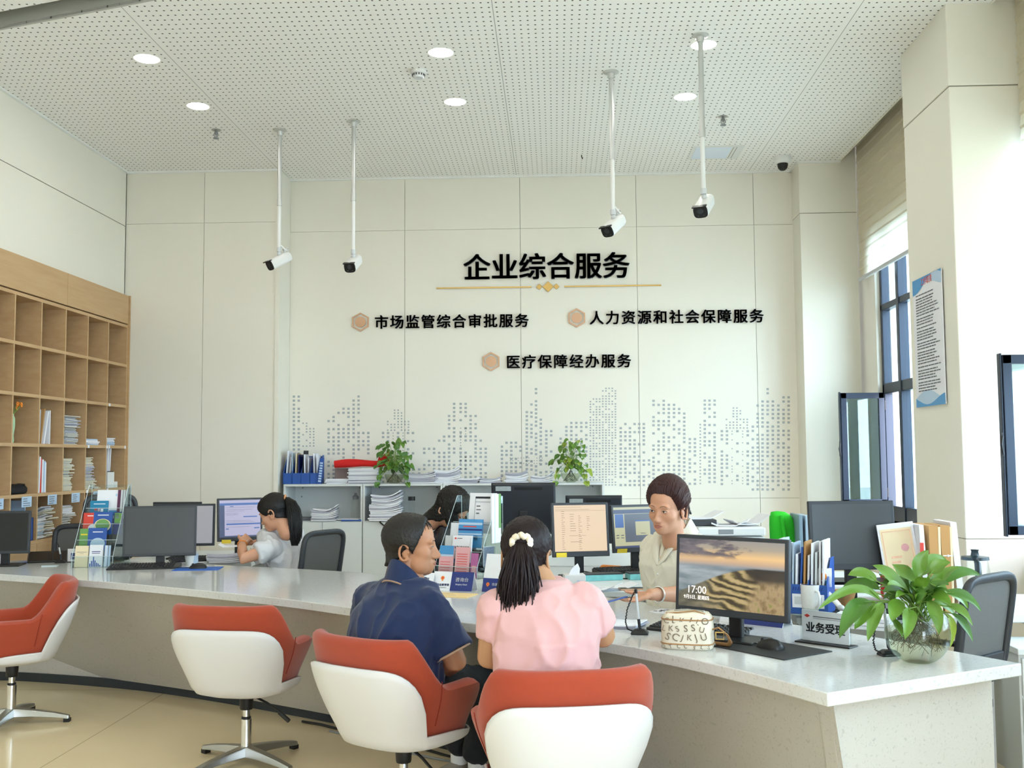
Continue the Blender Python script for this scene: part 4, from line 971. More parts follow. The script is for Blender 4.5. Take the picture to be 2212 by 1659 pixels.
def clerk():
    base = Vector((.76, 5.28, 0)); L = lambda px, py, y: PY(px, py, y) - base; rnd = random.Random(4)
    hd = -138; tc = L(1464, 1200, 5.21); T = tr(tc.x, tc.y, 0) @ rz(math.radians(-hd))
    hc = L(1441, 1097, 5.06); hm = head_matrix(hc, -144, 8, -3, 1.0)
    sec = [(0, .0, .46, .18, .13), (0, 0, .6, .165, .12), (0, .0, .74, .142, .105), (0, .01, .86, .155, .118), (0, .02, .97, .168, .122), (0, .0, 1.05, .165, .095), (0, -.015, 1.10, .12, .07), (0, -.02, 1.14, .065, .052)]
    shL, elL, wrL = T @ Vector((-.155, .01, 1.04)), L(1505, 1283, 4.92), L(1405, 1284, 4.72); shR, elR, wrR = T @ Vector((.155, .0, 1.04)), T @ Vector((.20, -.10, .84)), T @ Vector((.12, .02, .66))
    b = MB(); torso(b.at(T), [(x, y, z, a-.015, d-.015) for x, y, z, a, d in sec]); b.at(Matrix())
    nb = T @ Vector((0, -.012, 1.12)); limb(b, [nb, nb.lerp(hc, .5), hc + Vector((.0, .02, -.05))], [.050, .045, .046])
    limb(b, [shL, shL.lerp(elL, .5), elL, elL.lerp(wrL, .45), wrL], [.052, .046, .040, .038, .026]); limb(b, [shR, shR.lerp(elR, .5), elR, elR.lerp(wrR, .45), wrR], [.052, .046, .040, .036, .026])
    hand(b, wrL, L(1345, 1304, 4.66) - wrL, (.1, .1, 1), .30, .95, .10, side=1, thumb=1.0); hand(b, wrR, wrR-elR, (0, 1, 0), .4, .9)
    for x in (.095, -.095): h_ = T @ Vector((x, .0, .52)); k_ = T @ Vector((x*1.1, .36, .50)); a_ = T @ Vector((x, .30, .08)); limb(b, [h_, h_.lerp(k_, .5), k_, k_.lerp(a_, .4), a_], [.085, .075, .056, .05, .036])
    q = dict(open=.85, jaw=.88, wide=.96, nose=.88, gaze=.001, lips=1.25, brow=.8)
    o, r = person('woman clerk in a cream shirt handing over a blue card across the counter', base, 0, b, hm, q, M['skin_f'], .0055)
    s_ = MB(); torso(s_.at(T), [(x, y, z, a+.010, d+.012) for x, y, z, a, d in sec[:-2]] + [(0, -.012, 1.115, .118, .072)]); s_.at(Matrix())
    limb(s_, [T @ Vector((-.10, .0, 1.05)), shL], [.05, .060]); s_.cyl(tuple(shL), tuple(shL.lerp(elL, .85)), .060, .060, 18); limb(s_, [T @ Vector((.10, .0, 1.05)), shR], [.05, .060]); s_.cyl(tuple(shR), tuple(shR.lerp(elR, .9)), .060, .056, 18)
    wear('cream_shirt', fuse(s_, 'shirt', .0065, 4, .012, 9, 6), M['cream_shirt'], o)
    c = MB()
    for s in (-1, 1):   # open shirt collar and placket
        R = []
        for i in range(12):
            t_ = i/11; a = PI*(.02+.66*t_)*s; x_, y_ = math.sin(a), -math.cos(a); w_ = .032+.022*sst(.5, 1, t_); dz = -.05*sst(.55, 1, t_)
            R.append([tuple(T @ Vector((x_*k, -.015 + y_*k*.92 + .02*t_, z + dz))) for k, z in ((.062, 1.145), (.060, 1.185), (.066, 1.19), (.066+w_*1.2, 1.155-w_*.9), (.062+w_*1.15, 1.150-w_*.9))])
        c.loft(R)
    c.build('shirt_collar', M['cream_shirt'], o, smooth=50)
    pk = MB().at(T); pk.tube([(.012, .085, 1.09), (.010, .128, 1.02), (.006, .150, .95), (.004, .146, .86), (.002, .122, .74), (0, .125, .62)], [.012]*6, 8, flat=.35); pk.build('button_placket', M['cream_shirt'], o, smooth=50)
    vn = MB().at(T); R = []
    for i in range(9):
        t_ = i/8; R.append([((s/6)*.055*(1-t_)+.008*t_, .068+.082*t_-.022*abs(s/6)*(1-t_*.6), 1.115-.125*t_) for s in range(-6, 7)])
    vn.loft(R, closed=False, cap=False); vn.build('bare_neckline', M['skin_f'], o, smooth=60)
    lp = MB().at(T)
    for s in (-1, 1): lp.tube([(s*.062, .035, 1.13), (s*.060, .075, 1.10), (s*.045, .115, 1.06), (s*.020, .15, 1.0), (.006, .158, .975)], [.010, .017, .018, .012, .006], 8, flat=.5)
    lp.build('open_lapel', M['cream_shirt'], o, smooth=60)
    bt = MB().at(T)
    for z, y in ((1.0, .146), (.93, .158), (.84, .152)): bt.ball((.006, y, z), (.006, .003, .006), 10, 6)
    bt.build('button', M['white'], o)
    t = MB(); torso(t.at(T), [(0, .0, .45, .185, .14), (0, 0, .60, .175, .13)])
    for x in (.095, -.095): limb(t, [(x, 0, .52), (x*1.05, .18, .52), (x*1.1, .36, .50), (x, .33, .3), (x, .30, .12)], [.098, .09, .068, .06, .052])
    wear('trousers', fuse(t, 'trousers', .012, 4), M['trouser'], o)
    for x in (.095, -.095): MB().at(T @ tr(x, .34, .04)).ball((0, 0, 0), (.04, .12, .04)).build('shoe', M['black'], o, smooth=60)
    br = MB(); ax = (wrL-elL).normalized(); u = ax.cross(Vector((0, 0, 1))).normalized(); v = u.cross(ax); p = wrL.lerp(elL, .17); br.tube([p + u*.036*math.cos(a) + v*.034*math.sin(a) for a in [2*PI*i/28 for i in range(29)]], .0045, 8); br.build('bracelet', M['silver'], o, smooth=60)
    # hair swept up with a claw clip
    hl = np.interp(np.abs(AZ), [0, 25, 45, 62, 78, 92, 105, 125, 180], [52, 52, 46, 28, 2, 8, -8, -34, -36]); mk = ramp(EL, hl-1, hl+22)
    h = hair_cap(r, mk**1.5, .026+.014*ramp(EL, 40, 80), hm, M['hair_au'], o, nz=.06, seed=12)
    ct_ = (.026+.014*ramp(EL, 40, 80))*np.minimum(1, np.maximum(mk, 0)**1.5*2.2); bn = MB().at(hm); rn = rnd
    for i in range(60):   # rolled bun at the back of the crown
        a = rn.uniform(-1, 1); pts = []
        for k in range(9):
            t_ = k/8; ph = PI*1.25*t_; pts.append((.052*a*(1-.25*t_)+.006*math.sin(9*t_+i), -.098 - .026*math.sin(ph) + .0, -.055 + .165*t_ - .012*a*a*10*.1))
        bn.tube(pts, [.006, .008, .009, .009, .009, .009, .009, .008, .004], 6)
    bn.ball((.0, -.05, .118), (.03, .03, .018)); bn.build('hair_bun', M['hair_au'], h, smooth=60)
    cl = MB().at(hm); cl.tube([(.0, -.142, .085), (-.004, -.150, .03), (-.010, -.152, -.02)], [.008, .012, .008], 8); cl.tube([(-.01, -.15, -.015), (-.03, -.165, -.045), (-.035, -.17, -.06)], [.006, .007, .004], 8)
    for k in range(5): cl.tube([(-.004, -.148, .07-.022*k), (.022, -.148, .066-.022*k), (.034, -.136, .06-.022*k)], .003, 6)
    cl.build('claw_clip', M['black'], h, smooth=50)
    fr = MB().at(hm)
    for i in range(340):   # hair combed back from the brow and temples to the clip
        s = 1 if i % 2 else -1; a0 = rn.uniform(1, 88)*s; e0 = float(np.interp(abs(a0), [0, 25, 45, 62, 78, 88], [51, 51, 45, 27, 6, 8]))+rn.uniform(0, 30)*(1 if i % 3 else 0); pts = []
        a_ = math.radians(a0); e_ = math.radians(e0); d0 = Vector((math.sin(a_)*math.cos(e_), math.cos(a_)*math.cos(e_), math.sin(e_))); d1 = Vector((rn.uniform(-.22, .22), -.92, rn.uniform(.0, .55))).normalized()
        for k in range(10):
            t_ = k/9*rn.uniform(.93, 1.0); dv = (d0*(1-t_) + d1*t_ + Vector((0, 0, .55))*math.sin(PI*t_)*(1-abs(d0.x)*.7)).normalized(); a = math.atan2(dv.x, dv.y); e = math.asin(max(-1, min(1, dv.z)))
            ia = int((a+PI)/(2*PI)*NU) % NU; ie = min(NV-1, max(0, int((e+PI/2)/PI*(NV-1)))); pts.append(Vector(HC)+dv*(r[ie, ia]+.0015+max(ct_[ie, ia], .012*min(1, t_*3))+rn.uniform(0, .002)))
        fr.tube(pts, [.0012, .003, .0045, .005, .005, .005, .005, .0045, .004, .002], 5)
    fr.build('swept_fringe', M['hair_au'], h, smooth=60)
    # the card she hands over
    hp = L(1337, 1294, 4.64) + base; cd = thing('id_card', 'blue card held out in the hand of the clerk', 'card', hp, 0)
    X = rz(math.radians(8)) @ rx(math.radians(-7)) @ ry(math.radians(-14)); MB().at(X).box(-.065, .035, -.03, .03, 0, .004).build('card_body', M['blue'], cd, bevel=.001); MB().at(X).box(-.06, .03, -.026, .026, -.0012, -.0002).build('card_back', M['navy'], cd)
def tgirl():
    base = Vector((-1.93, 7.42, 0)); L = lambda px, py, y: PY(px, py, y) - base; rnd = random.Random(14)
    hd = -62; tc = L(612, 1200, 7.42); T = tr(tc.x, tc.y, 0) @ rz(math.radians(-hd))
    hc = L(591, 1107, 7.30); hm = head_matrix(hc, -74, 22, 0, 1.0)
    sec = [(0, -.08, .46, .18, .13), (0, -.08, .6, .165, .125), (0, -.05, .74, .155, .115), (0, -.01, .84, .17, .115), (0, .03, .92, .165, .105), (0, .06, .98, .12, .08), (0, .085, 1.02, .065, .055)]
    shL, elL, wrL = L(590, 1184, 7.24), L(524, 1207, 7.08), L(523, 1172, 7.30); shR, elR, wrR = T @ Vector((.17, .06, .95)), T @ Vector((.2, .24, .80)), L(552, 1173, 7.42)
    b = MB(); torso(b.at(T), [(x, y, z, a-.015, d-.015) for x, y, z, a, d in sec]); b.at(Matrix())
    nb = T @ Vector((0, .07, .96)); limb(b, [nb, nb.lerp(hc, .5), hc + Vector((.0, 0, -.04))], [.046, .042, .042])
    for s, e, w_, dv, sd in ((shL, elL, wrL, Vector((.01, .05, .02)), 1), (shR, elR, wrR, Vector((-.06, .02, -.01)), -1)):
        limb(b, [s, s.lerp(e, .5), e, e.lerp(w_, .45), w_], [.05, .046, .040, .037, .026]); hand(b, w_, dv, (-.6, .2, -.6), .55, .9, side=sd)
    for x in (.095, -.095): h_ = T @ Vector((x, -.05, .52)); k_ = T @ Vector((x*1.1, .32, .52)); a_ = T @ Vector((x, .30, .08)); limb(b, [h_, h_.lerp(k_, .5), k_, k_.lerp(a_, .4), a_], [.085, .075, .056, .05, .036])
    o, r = person('young woman clerk in a white T-shirt with a black ponytail, facing left', base, 0, b, hm, dict(open=.25, jaw=.92), M['skin_f'], .007)
    s_ = MB(); torso(s_.at(T), [(x, y, z, a+.012, d+.014) for x, y, z, a, d in sec[:-1]] + [(0, .07, 1.005, .075, .062)]); s_.at(Matrix())
    for s, e, x in ((shL, elL, -.12), (shR, elR, .12)): limb(s_, [T @ Vector((x, .05, .93)), s], [.062, .064]); s_.cyl(tuple(s), tuple(s.lerp(e, .55)), .062, .070, 18)
    wear('white_t_shirt', fuse(s_, 'tee', .008, 4, .016, 8, 21), M['white_tee'], o)
    t = MB(); torso(t.at(T), [(0, -.08, .45, .185, .14), (0, -.08, .60, .175, .135)])
    for x in (.095, -.095): limb(t, [(x, -.05, .52), (x*1.05, .14, .53), (x*1.1, .32, .52), (x, .31, .3), (x, .30, .12)], [.098, .09, .068, .06, .052])
    wear('trousers', fuse(t, 'trousers', .014, 4), M['trouser'], o)
    for x in (.095, -.095): MB().at(T @ tr(x, .34, .04)).ball((0, 0, 0), (.04, .12, .04)).build('shoe', M['white'], o, smooth=60)
    hl = np.interp(np.abs(AZ), [0, 30, 55, 72, 90, 105, 125, 180], [40, 36, 16, -2, 2, -14, -32, -36]); mk = ramp(EL, hl-1, hl+8)
    h = hair_cap(r, mk, .018, hm, M['hair'], o, nz=.2, seed=2)
    tie = hm @ Vector((0, -.125, .062)); back = (tie-hc).normalized(); bt = MB(); bt.tube([tie + Vector((0, .017*math.cos(a), .017*math.sin(a))) for a in [2*PI*i/20 for i in range(21)]], .006, 8); bt.build('hair_tie', M['tie'], h, smooth=60)
    G = [tie + Vector(v) for v in ((-.03, 0, .0), (.012, 0, .0), (.05, -.02, -.03), (.075, -.03, -.10), (.08, -.03, -.19), (.085, -.035, -.28), (.08, -.04, -.335))]
    locks(MB(), G, 260, .0055, [.012, .018, .036, .048, .05, .042, .02], rnd, .006, .25).build('ponytail', M['hair'], h, smooth=60)
    wb = MB(); ax = (wrL-elL).normalized(); u = ax.cross(Vector((1, 0, 0))).normalized(); v = u.cross(ax); p = wrL.lerp(elL, .12); wb.tube([p + u*.032*math.cos(a) + v*.032*math.sin(a) for a in [2*PI*i/20 for i in range(21)]], .003, 6); wb.build('wristband', M['orangep'], o)
def bowedwoman():
    base = Vector((-.74, 7.05, 0)); L = lambda px, py, y: PY(px, py, y) - base; rnd = random.Random(24)
    hc = L(977, 1100, 6.92); T = tr(0, 0, 0) @ rz(math.radians(-95)); hm = head_matrix(hc, 106, 44, 0, 1.02)
    sec = [(0, -.06, .46, .18, .13), (0, -.07, .62, .17, .13), (0, -.05, .78, .17, .125), (0, -.01, .90, .18, .12), (0, .04, .99, .175, .11), (0, .08, 1.04, .13, .085), (0, .10, 1.06, .07, .06)]
    b = MB(); torso(b.at(T), [(x, y, z, a-.02, d-.02) for x, y, z, a, d in sec]); b.at(Matrix())
    nb = T @ Vector((0, .09, 1.02)); limb(b, [nb, nb.lerp(hc, .5), hc + Vector((-.02, 0, -.04))], [.05, .046, .046])
    arms = []
    for x, sd in ((.18, 1), (-.18, -1)):
        s = T @ Vector((x, .04, .97)); e = T @ Vector((x*1.15, .12, .80)); w_ = T @ Vector((x*.5, .30, .80)); limb(b, [s, s.lerp(e, .5), e, e.lerp(w_, .45), w_], [.05, .045, .04, .036, .026]); hand(b, w_, w_-e, (0, 0, -1), .4, .92, side=sd); arms.append((s, e, w_))
    for x in (.095, -.095): h_ = T @ Vector((x, -.05, .52)); k_ = T @ Vector((x*1.1, .32, .52)); a_ = T @ Vector((x, .30, .08)); limb(b, [h_, h_.lerp(k_, .5), k_, k_.lerp(a_, .4), a_], [.085, .075, .056, .05, .036])
    o, r = person('woman clerk with glasses and black hair bowed over her desk in a dark jacket', base, 0, b, hm, dict(open=.25, jaw=.95), M['skin_f'], .007)
    s_ = MB(); torso(s_.at(T), [(x, y, z, a+.02, d+.022) for x, y, z, a, d in sec[:-2]] + [(0, .06, 1.03, .14, .095)]); s_.at(Matrix())
    for s, e, w_ in arms: limb(s_, [s, s.lerp(e, .5), e, e.lerp(w_, .7)], [.075, .07, .06, .048])
    wear('dark_jacket', fuse(s_, 'jacket', .009, 4, .016, 9, 31), M['jacket'], o)
    hd_ = MB(); hd_.at(T).tube([(.10, .02, 1.06), (.06, -.03, 1.10), (-.02, -.04, 1.11), (-.09, -.01, 1.08), (-.12, .04, 1.04)], [.03, .045, .05, .045, .03], 12); hd_.build('jacket_hood', M['jacket'], o, smooth=60)
    cl = MB().at(T); cl.tube([(-.06, .07, 1.045), (-.07, .12, 1.03), (-.05, .16, .98), (-.02, .17, .93)], [.012, .016, .018, .012], 10, flat=.5); cl.build('shirt_collar', M['white_tee'], o, smooth=60)
    t = MB(); torso(t.at(T), [(0, -.06, .45, .185, .14), (0, -.06, .60, .175, .135)])
    for x in (.095, -.095): limb(t, [(x, -.05, .52), (x*1.05, .14, .53), (x*1.1, .32, .52), (x, .31, .3), (x, .30, .12)], [.098, .09, .068, .06, .052])
    wear('trousers', fuse(t, 'trousers', .014, 4), M['trouser'], o)
    for x in (.095, -.095): MB().at(T @ tr(x, .34, .04)).ball((0, 0, 0), (.04, .12, .04)).build('shoe', M['black'], o, smooth=60)
    hl = np.interp(np.abs(AZ), [0, 25, 45, 65, 80, 100, 180], [44, 42, 26, -20, -50, -60, -60]); mk = ramp(EL, hl-1, hl+8)
    h = hair_cap(r, mk, .030, hm, M['hair'], o, nz=.2, seed=22)
    lk = MB()
    for s in (-1, 1):
        for i in range(60):
            a = math.radians(rnd.uniform(50, 165)*s); dv = hm.to_3x3() @ Vector((math.sin(a)*.078, math.cos(a)*.095-.015, .03)); p = hc + dv; n_ = dv.normalized(); ln = rnd.uniform(.12, .19)
            lk.tube([p, p+n_*.014+Vector((0, 0, -ln*.3)), p+n_*.012+Vector((.01, 0, -ln*.65)), p+n_*.0+Vector((.016, 0, -ln))], [.012, .014, .012, .003], 6)
    lk.build('long_hair', M['hair'], h, smooth=60)
    g = MB().at(hm)
    for s in (-1, 1):
        g.tube([(s*.032+.022*math.cos(a), .094-.004*abs(math.cos(a)), -.004+.018*math.sin(a)) for a in [2*PI*i/24 for i in range(25)]], .0016, 6); g.tube([(s*.054, .088, .002), (s*.072, .05, .004), (s*.079, -.01, .0)], .0016, 6)
    g.tube([(-.011, .094, .0), (0, .098, .003), (.011, .094, .0)], .0015, 6); g.build('glasses', M['rose'], o)
M['polo'] = mat('navy_polo_cotton', '16274f', .85, var=.08, scale=8, bump=.1, bscale=1200, sheen=.2); M['polo_trim'] = mat('beige_piping', 'a58873', .8); M['trouser'] = mat('dark_trousers', '1d2126', .85, var=.2, scale=8)
M['shoe'] = mat('beige_sneaker', '9c9284', .7, var=.15, scale=20); M['pink_tee'] = mat('pink_cotton', 'd8a8a6', .85, var=.03, bump=.06, bscale=900, sheen=.2); M['cream_shirt'] = mat('cream_crepe', 'e2dbca', .8, var=.03, bump=.08, bscale=500)
M['white_tee'] = mat('white_cotton', 'd2d2d5', .85, var=.03, bump=.06, bscale=900); M['jacket'] = mat('dark_shiny_nylon', '171a26', .38, var=.2, scale=9); M['hair_m'] = mat('thin_black_brown_hair', '120e0c', .5, var=.5, scale=120, bump=.15, bscale=200, stretch=(1, 1, .15))
M['scrunchie'] = mat('cream_scrunchie', 'e8dcc4', .9, bump=.3, bscale=120); M['silver'] = mat('silver_bangle', 'e8e8e6', .15, metal=.9); M['tie'] = mat('tan_hair_tie', 'c98d5e', .7)
poloman(); pinkwoman(); clerk(); tgirl(); bowedwoman()
# ---------------------------------------------------------------- screens and keyboards
def screen_mat(name, col, k): return mat(name, '101114', .35, emit=col, estr=k)
M['scr_off'] = mat('screen_off', '3f4245', .28, spec=.5); M['scr_dark'] = mat('screen_dark', '0f1012', .3)
M['scr_beige'] = screen_mat('screen_beige', 'd4bc9e', .55); M['scr_ink'] = mat('screen_ink', '5c4b3c', .8); M['scr_white'] = screen_mat('screen_white', 'b9bfcc', .6); M['scr_lil'] = screen_mat('screen_lilac', 'aaa8c2', .5)
M['scr_blue'] = screen_mat('screen_blue', '45639a', .55); M['scr_side'] = screen_mat('screen_side', '46506e', .5); M['scr_grey'] = screen_mat('screen_grey', '5b6470', .5); M['scr_pale'] = screen_mat('screen_pale_yellow', 'b5b592', .5); M['scr_gw'] = screen_mat('screen_grey_white', '9a9ca0', .45)
def landscape_mat():
    """lock-screen picture: evening clouds over curved rice terraces"""
    m = bpy.data.materials.new('screen_landscape'); m.use_nodes = True; nt = m.node_tree; L = nt.links.new; b = nt.nodes['Principled BSDF']
    b.inputs['Base Color'].default_value = (.01, .01, .012, 1); b.inputs['Roughness'].default_value = .3
    tc = nt.nodes.new('ShaderNodeTexCoord'); sp = nt.nodes.new('ShaderNodeSeparateXYZ'); L(tc.outputs['Generated'], sp.inputs[0]); X, Z = sp.outputs[0], sp.outputs[2]
    mn = lambda op, a, c=None: math_node(nt, op, a, c)
    def ramp_(fac, stops):
        r = nt.nodes.new('ShaderNodeValToRGB'); el = r.color_ramp.elements
        while len(el) < len(stops): el.new(.5)
        for e, (p, c) in zip(el, stops): e.position = p; e.color = S(c)
        L(fac, r.inputs[0]); return r.outputs[0]
    def mixc(f, a, c):
        x = nt.nodes.new('ShaderNodeMix'); x.data_type = 'RGBA'; L(f, x.inputs[0]); L(a, x.inputs[6]); L(c, x.inputs[7]); return x.outputs[2]
    def nz(scale, sx, sz, d=4):
        mp = nt.nodes.new('ShaderNodeMapping'); mp.inputs['Scale'].default_value = (sx, 1, sz); L(tc.outputs['Generated'], mp.inputs[0]); n = nt.nodes.new('ShaderNodeTexNoise'); n.inputs['Scale'].default_value = scale; n.inputs['Detail'].default_value = d; L(mp.outputs[0], n.inputs['Vector']); return n.outputs['Fac']
    def smooth(x, a, c):
        r = nt.nodes.new('ShaderNodeMapRange'); r.interpolation_type = 'SMOOTHSTEP'; r.inputs[1].default_value = a; r.inputs[2].default_value = c; L(x, r.inputs[0]); return r.outputs[0]
    sky = ramp_(Z, [(.60, '7c8790'), (.68, 'b79a7c'), (.76, 'd8b27a'), (.88, '9d927f'), (1, '8a8681')])
    cl = mn('MULTIPLY', smooth(mn('ADD', nz(4, 1.2, 2.0), mn('MULTIPLY', mn('SUBTRACT', .62, X), .35)), .52, .66), smooth(Z, .70, .80)); sky = mixc(cl, sky, ramp_(nz(7, 1, 2), [(.3, '3f3d48'), (.7, '6d6468')]))
    mist = ramp_(nz(3, 1, 3), [(.3, '4f6068'), (.7, '9aa3a6')])
    hor = mn('ADD', .60, mn('MULTIPLY', smooth(X, .62, 1.0), .05)); base = mixc(smooth(Z, .56, .66), mist, sky)
    ridge = mn('SUBTRACT', mn('MULTIPLY', smooth(X, -.35, .72), .52), mn('MULTIPLY', smooth(X, .75, 1.1), .10))   # hill outline
    hill = smooth(mn('SUBTRACT', mn('ADD', ridge, .08), Z), -.01, .015)
    dx = mn('SUBTRACT', X, .95); dz = mn('SUBTRACT', Z, .72); rad = mn('SQRT', mn('ADD', mn('MULTIPLY', dx, dx), mn('MULTIPLY', mn('MULTIPLY', dz, dz), 2.2)))
    wv = mn('SINE', mn('ADD', mn('MULTIPLY', rad, 46), mn('MULTIPLY', nz(4, 1, 1), 16)))
    ter = ramp_(mn('ADD', mn('MULTIPLY', wv, .5), .5), [(.1, '3a3020'), (.4, '6a5f3a'), (.65, '8c7d4e'), (.9, 'a8946a')])
    ter = mixc(smooth(mn('ADD', mn('MULTIPLY', mn('SUBTRACT', .45, X), .8), mn('MULTIPLY', nz(4, 1, 1), .4)), .2, .45), ter, ramp_(nz(9, 1, 1), [(.3, '39382f'), (.7, '6c6754')]))
    ter = mixc(smooth(mn('SUBTRACT', X, mn('MULTIPLY', Z, .3)), .58, .70), ter, ramp_(nz(8, 3, .6), [(.3, '6d5a35'), (.55, '9c8663'), (.75, '7a7a3a')]))
    dark = mn('MULTIPLY', smooth(X, .60, .75), smooth(Z, .36, .48)); dark = mn('MULTIPLY', dark, mn('SUBTRACT', 1, smooth(Z, .60, .63)))
    pic = mixc(dark, mixc(hill, base, ter), ramp_(nz(6, 1, 1), [(.3, '1d1a14'), (.7, '3a3226')]))
    L(pic, b.inputs['Emission Color']); b.inputs['Emission Strength'].default_value = .58; return m
def monitor(label, px, py, Y, w, h, th, desk, content='off', tilt=4, back=False, base=(.24, .18), bez=.016, chin=.02, extra=None):
    """th: degrees the screen normal is turned from facing -Y; content chooses what the screen shows"""
    c = PY(px, py, Y); t = math.radians(th); r = thing('computer_monitor', label, 'monitor', (c.x, c.y, desk), t, 'computer monitors')
    zc = c.z - desk; X = tr(0, 0, zc) @ rx(math.radians(-tilt))
    b = MB().at(X); b.box(-w/2, w/2, -.012, .012, -h/2, h/2); b.build('monitor_case', M['dgrey'] if not back else M['mon_back'], r, bevel=.004)
    bk = MB().at(X); bk.loft([[(-w*.494, .012, -h*.49), (w*.494, .012, -h*.49), (w*.494, .012, h*.49), (-w*.494, .012, h*.49)], [(-w*.475, .022, -h*.46), (w*.475, .022, -h*.46), (w*.475, .022, h*.46), (-w*.475, .022, h*.46)]]); bk.build('back_shell', M['mon_back'], r, bevel=.004)
    sw, z0, z1 = w/2-bez, -h/2+chin, h/2-bez
    s = MB().at(X); y = -.0128; s.box(-sw, sw, y, -.011, z0, z1, 0); mats = {'off': M['scr_off'], 'dark': M['scr_dark'], 'beige': M['scr_beige'], 'white': M['scr_gw'], 'ui': M['scr_lil'], 'pay': M['scr_pale'], 'land': M.get('scr_land')}
    ml = [mats[content]]; rnd = random.Random(int(px)); Wd, Hd = sw*2, z1-z0; y -= .0006
    lay = [y]
    def q(a, b_, c_, d_, i):
        y = lay[0]; lay[0] -= .00006; s.quad((-sw+a*Wd, y, z0+c_*Hd), (-sw+b_*Wd, y, z0+c_*Hd), (-sw+b_*Wd, y, z0+d_*Hd), (-sw+a*Wd, y, z0+d_*Hd), i)
    scr = s.build('screen', ml, r) if content in ('off', 'dark', 'land', 'white') else None
    if content == 'beige':
        ml += [M['scr_ink']]
        for a, n, k0, k1 in ((.14, 19, .05, .86), (.30, 8, .44, .80), (.46, 17, .05, .76), (.62, 7, .46, .74)):
            for i in range(n): zz = k1-(k1-k0)*i/max(1, n-1); q(a, a+rnd.uniform(.03, .07)*(1.6 if a == .30 else 1), zz, zz+.006, 1)
        for k in (.95, .90): q(.02, rnd.uniform(.4, .9), k, k+.004, 1)
        q(.02, .98, .875, .878, 1); q(.28, .60, .335, .339, 1); q(.30, .50, .20, .206, 1); scr = s.build('screen', ml, r)
    if content == 'ui':
        ml += [M['scr_blue'], M['scr_side'], M['txt']]; q(0, 1, .86, .92, 1); q(0, .12, 0, .86, 2); q(0, 1, 0, .04, 2); q(.16, 1, .33, .37, 1); q(.58, .92, .53, .56, 1); q(.84, .97, .22, .25, 1); q(.15, .22, .21, .24, 1); q(.25, .34, .82, .84, 1)
        for k in (.80, .74, .70, .64, .60, .44, .40, .27): q(.16, rnd.uniform(.3, .9), k, k+.006, 3)
        scr = s.build('screen', ml, r)
    if content == 'pay':
        ml += [M['scr_side'], M['scr_grey'], M['scr_pale'], M['scr_blue'], M['txt']]; q(0, 1, .84, .94, 1); q(.02, .2, .50, .83, 4); q(.22, .97, .14, .83, 2); q(.45, .76, .30, .64, 3); q(.45, .76, .64, .67, 4); q(.55, .66, .34, .355, 5); q(0, 1, 0, .05, 1)
        for k in range(4): q(.03+.1*(k % 2), .09+.1*(k % 2), .30-.06*(k//2), .32-.06*(k//2), 5)
        scr = s.build('screen', ml, r)
    if content == 'land':
        g = MB().at(X); text_into(g, '17:00', Hd*.155, tr(-sw+.085, y, z0+Hd*.20), 0, .0004, .0); text_into(g, '9月5日, 星期四', Hd*.068, tr(-sw+.085, y, z0+Hd*.115), 0, .0004); g.build('screen_clock', M['scr_text'], r)
        g = MB().at(X); text_into(g, 'lenovo', .013, tr(-w/2+.045, -.0125, -h/2+.006), 0, .0006, .012); g.build('maker_logo', M['lgrey'], r)
    if back:
        g = MB().at(X); g.box(-w*.30, w*.14, .0215, .0235, h*.36, h*.415); g.build('vent_strip', M['black_matt'], r)
        g = MB().at(X); g.box(w*.19, w*.43, .0215, .0232, h*.345, h*.435); g.build('foil_label', M['foil'], r)
    MB().box(-.028, .028, .018, .045, .01, zc-.02).build('stand_neck', M['black'], r, bevel=.004)
    MB().box(-base[0]/2, base[0]/2, -base[1]/2+.02, base[1]/2+.02, 0, .012).build('stand_base', M['black'], r, bevel=.005)
    return r
M['mon_back'] = mat('monitor_back_plastic', '23272e', .32); M['scr_land'] = landscape_mat(); M['scr_text'] = screen_mat('screen_text', 'e8e4dc', .9); M['foil'] = mat('foil_sticker', 'b9c2c4', .3, metal=.6, var=.3, scale=60)
def keyboard(label, px, py, z, th, w=.44, Y=None):
    p = PZ(px, py, z) if Y is None else PY(px, py, Y); r = thing('keyboard', label, 'keyboard', (p.x, p.y, z), math.radians(th), 'computer keyboards')
    b = MB(); b.loft([[(-w/2, -.075, 0), (w/2, -.075, 0), (w/2, .075, 0), (-w/2, .075, 0)], [(-w/2, -.075, .012), (w/2, -.075, .012), (w/2, .075, .026), (-w/2, .075, .026)]]); b.build('keyboard_case', M['black'], r, bevel=.003)
    k = MB()
    for row in range(6):
        y = -.062 + row*.0225 + (.006 if row == 5 else 0); zz = .012 + (y+.075)/.15*.014; n = 21; x = -w/2+.008
        for i in range(n):
            if i in (15, 18) : x += .004
            if row == 0 and 4 <= i <= 8:
                if i == 4: k.box(x, x+.09, y, y+.017, zz, zz+.008)
                x += .0193; continue
            k.loft([[(x, y, zz-.001), (x+.0165, y, zz-.001), (x+.0165, y+.017, zz), (x, y+.017, zz)], [(x+.002, y+.002, zz+.007), (x+.0145, y+.002, zz+.007), (x+.0145, y+.0155, zz+.008), (x+.002, y+.0155, zz+.008)]]); x += .0193
    k.build('keys', M['key'], r); return r
M['key'] = mat('black_keycap', '1d1e20', .5)
